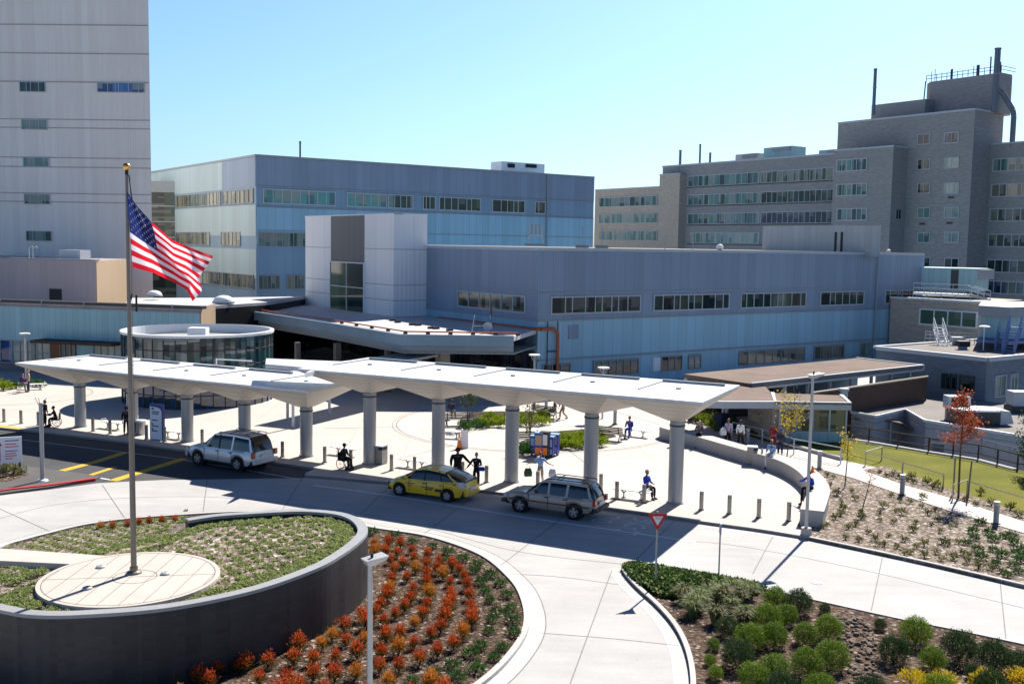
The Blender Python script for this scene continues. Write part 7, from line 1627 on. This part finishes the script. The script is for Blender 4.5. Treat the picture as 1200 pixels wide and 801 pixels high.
for x, y in [(543, 499), (550, 501), (557, 498), (565, 500), (545, 503)]: grnp(G(x, y + 1, PZ + .05), 1.3, 'dark green low shrub at the left end of the far plaza bed', 'dark shrubs in the far plaza bed')
for x, y in [(613, 527), (619, 531), (612, 532), (622, 526)]: grnp(G(x, y + 1, PZ + .05), 1.4, 'dark green low shrub left of the newspaper boxes', 'dark shrubs left of the newspaper boxes')
for x, y in [(4, 457), (-4, 456)]: limp(G(x, y, PZ), 1.8, 'lime shrub at the far left edge of the plaza', 'lime shrubs at the far left')
for x, y in [(14, 455), (20, 455), (42, 452), (48, 453)]: grnp(G(x, y, PZ), 1.5, 'dark green shrub beside the far left bench', 'dark shrubs at the far left')
# bank plants
for i in range(34):
    t = i / 33; x = 742 + t * 110 + ru(-5, 5); y = 471 + t * 34 + ru(-4, 3) - (6 if i % 3 == 0 else 0); olvp(G(x, y, .16), ru(2.2, 3.4), 'yellow green plant on the bank behind the curved wall', 'plants on the bank behind the wall')
for i in range(8): limp(G(815 + i * 5, 492 + i * 2 - (i % 2) * 6, .16), ru(1.0, 1.5), 'pale green bush on the bank left of the entry shelter', 'bushes beside the entry shelter')
for x, y in [(2, 549), (6, 553), (12, 551), (16, 555), (0, 558), (25, 556)]: olvp(G(x, y, .1), 1.8, 'small straw plant beneath the white direction board', 'plants under the direction board')
q = [G(x, y) for x, y in ((-60, 570), (-40, 548), (20, 552), (34, 558), (10, 566))]; struct(MB().prism(q, 0, .115).build('sign_bed', 'bark_mulch'))
# trees
def tree(name, label, loc, h, cr, ch, leaf, n, ls, seed, trunk_r=.05, lean=(0, 0), base=.35, elong=1.6, cone=False, bl=14):
    random.seed(seed); r = thing(name, label, 'tree', loc)
    top = V((lean[0], lean[1], h)); tr = MB(); pts = [V((0, 0, 0)), top * .35 + V((ru(-.05, .05), ru(-.05, .05), 0)), top * .7, top]; tr.tube(pts, [trunk_r, trunk_r * .8, trunk_r * .5, trunk_r * .15], 8)
    ends = []
    for i in range(bl):
        f = base + (.92 - base) * (i + .5) / bl; b = top * f; a = ru(0, 6.283); L_ = cr * (1.0 if not cone else (1.25 - .9 * (f - base) / (1 - base))) * ru(.6, 1); e = b + V((math.cos(a) * L_, math.sin(a) * L_, L_ * ru(.4, .9))); m = b.lerp(e, .5) + V((0, 0, -.04)); tr.tube([b, m, e], [trunk_r * .35, trunk_r * .22, .006], 5); ends += [b.lerp(e, .45), b.lerp(e, .7), e]
        for k in range(2): e2 = m + V((ru(-1, 1), ru(-1, 1), ru(.0, .8))) * L_ * .5; tr.tube([m, e2], [trunk_r * .18, .004], 4); ends.append(e2)
    tr.build('trunk', 'bark', r)
    cw = MB()
    for i in range(n):
        c = random.choice(ends); p = c + V((ru(-1, 1), ru(-1, 1), ru(-1, 1))) * cr * .24; d = V((ru(-1, 1), ru(-1, 1), ru(-.6, .8))).normalized(); s = d.cross(V((ru(-1, 1), ru(-1, 1), ru(-1, 1)))).normalized(); l = ls * ru(.6, 1.3)
        cw.mesh([p, p + d * l * .5 - s * l * .4, p + d * l, p + d * l * .5 + s * l * .4], [(0, 1, 2, 3)])
    cw.build('crown', leaf, r); return r
tree('maple_tree', 'young red leaved tree staked at the edge of the lawn', G(1123, 583, .16), 5.6, .95, 1, 'leaf_maple', 1600, .105, 3, .06, base=.42, cone=True, bl=26)
for x, y, l in ((1117, 578, 'left tree stake beside the red tree'), (1134, 583, 'right leaning tree stake beside the red tree')): q = G(x, y, .15); tag(MB().cyl(q, q + V((.1 if x > 1120 else 0, 0, 1.9)), .04, n=6).build('tree_stake', 'wood_slat'), l, 'stake')
tree('young_tree', 'young tree with yellow leaves behind the curved wall', G(922, 536, .15), 3.6, .95, 1, 'leaf_yellow', 460, .12, 4, .04, (.35, 0), .35, bl=18)
tree('young_tree', 'sparse yellow leaved young tree before the lawn handrail', G(990, 570, .15), 3.0, .7, 1, 'leaf_yellow', 200, .11, 5, .035, (.15, .1), .4, bl=12)
tree('young_tree', 'bare thin sapling in the pale gravel bed', G(1010, 598, .12), 2.1, .35, 1, 'leaf_maple', 60, .08, 6, .03, (.45, 0), .3, bl=7)
tree('young_tree', 'small green tree growing beside the left slatted bench', G(547.5, 501, PZ), 2.9, .75, 1, 'leaf_cover', 420, .13, 7, .05, (.1, 0), .45, bl=14)
tree('young_tree', 'thin sparse tree left of the newspaper boxes', G(621, 529, PZ), 3.1, .6, 1, 'leaf_olive', 200, .13, 8, .04, (.1, 0), .25, bl=12)
tree('young_tree', 'tiny sparse tree behind the far slatted bench', G(620, 512, PZ), 2.8, .5, 1, 'leaf_olive', 130, .12, 9, .035, (0, 0), .3, bl=10)
q = G(1212, 560, 0); tree('conifer_tree', 'dark dense conifer cut off by the right edge of the photo', G(1216, 556, .1), 4.8, 1.2, 1, 'leaf_darkbox', 5200, .12, 10, .12, base=.08, cone=True, bl=40)

# ------------------------------------------------------------------ world, sun, camera
w = bpy.data.worlds.new('World'); scene.world = w; w.use_nodes = True; nt = w.node_tree; bg = nt.nodes['Background']; sky = nt.nodes.new('ShaderNodeTexSky'); sky.sky_type = 'NISHITA'; sky.sun_disc = False
el = math.asin(SUN.z); az = math.atan2(SUN.x, SUN.y); sky.sun_elevation = el; sky.sun_rotation = az; sky.altitude = 50; sky.air_density = 1.0; sky.dust_density = 1.3; sky.ozone_density = 5.0
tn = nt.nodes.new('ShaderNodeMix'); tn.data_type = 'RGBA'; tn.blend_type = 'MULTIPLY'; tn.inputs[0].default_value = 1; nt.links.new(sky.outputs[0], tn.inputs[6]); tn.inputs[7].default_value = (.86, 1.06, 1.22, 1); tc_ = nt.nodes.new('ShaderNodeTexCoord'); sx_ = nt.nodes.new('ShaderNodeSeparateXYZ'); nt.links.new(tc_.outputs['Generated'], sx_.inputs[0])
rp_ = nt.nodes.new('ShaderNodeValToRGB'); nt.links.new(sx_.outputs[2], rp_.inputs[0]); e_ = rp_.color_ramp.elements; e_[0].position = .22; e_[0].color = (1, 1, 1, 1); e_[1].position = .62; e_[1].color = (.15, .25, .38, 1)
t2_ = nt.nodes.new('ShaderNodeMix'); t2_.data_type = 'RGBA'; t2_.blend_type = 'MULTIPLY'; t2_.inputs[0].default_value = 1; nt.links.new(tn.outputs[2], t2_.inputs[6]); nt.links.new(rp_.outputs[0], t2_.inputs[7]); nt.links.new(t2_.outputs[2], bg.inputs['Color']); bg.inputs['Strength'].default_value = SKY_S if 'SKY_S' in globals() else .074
sl_ = bpy.data.lights.new('Sun', 'SUN'); sl_.energy = 5.0; sl_.angle = math.radians(.53); sl_.color = (1, .94, .86); so = bpy.data.objects.new('Sun', sl_); COL.objects.link(so); so.rotation_euler = (-SUN).to_track_quat('-Z', 'Y').to_euler(); so.location = (0, 0, 80)
cam = bpy.data.cameras.new('Camera'); cam.lens = FPX * 36 / 1200; cam.sensor_width = 36; cam.clip_end = 5000; cam.clip_start = .5; co = bpy.data.objects.new('Camera', cam); COL.objects.link(co)
Mx = Matrix((RT, UP, -fw)).transposed().to_4x4(); Mx.translation = CP; co.matrix_world = Mx; scene.camera = co
scene.view_settings.view_transform = 'Standard'; scene.view_settings.look = 'None'; scene.view_settings.exposure = .95; scene.view_settings.gamma = 1; scene.view_settings.use_curve_mapping = False
scene.render.engine = 'CYCLES'; scene.render.resolution_x = 1024; scene.render.resolution_y = 683
for o in bpy.data.objects:
    if '_org' in o: del o['_org']
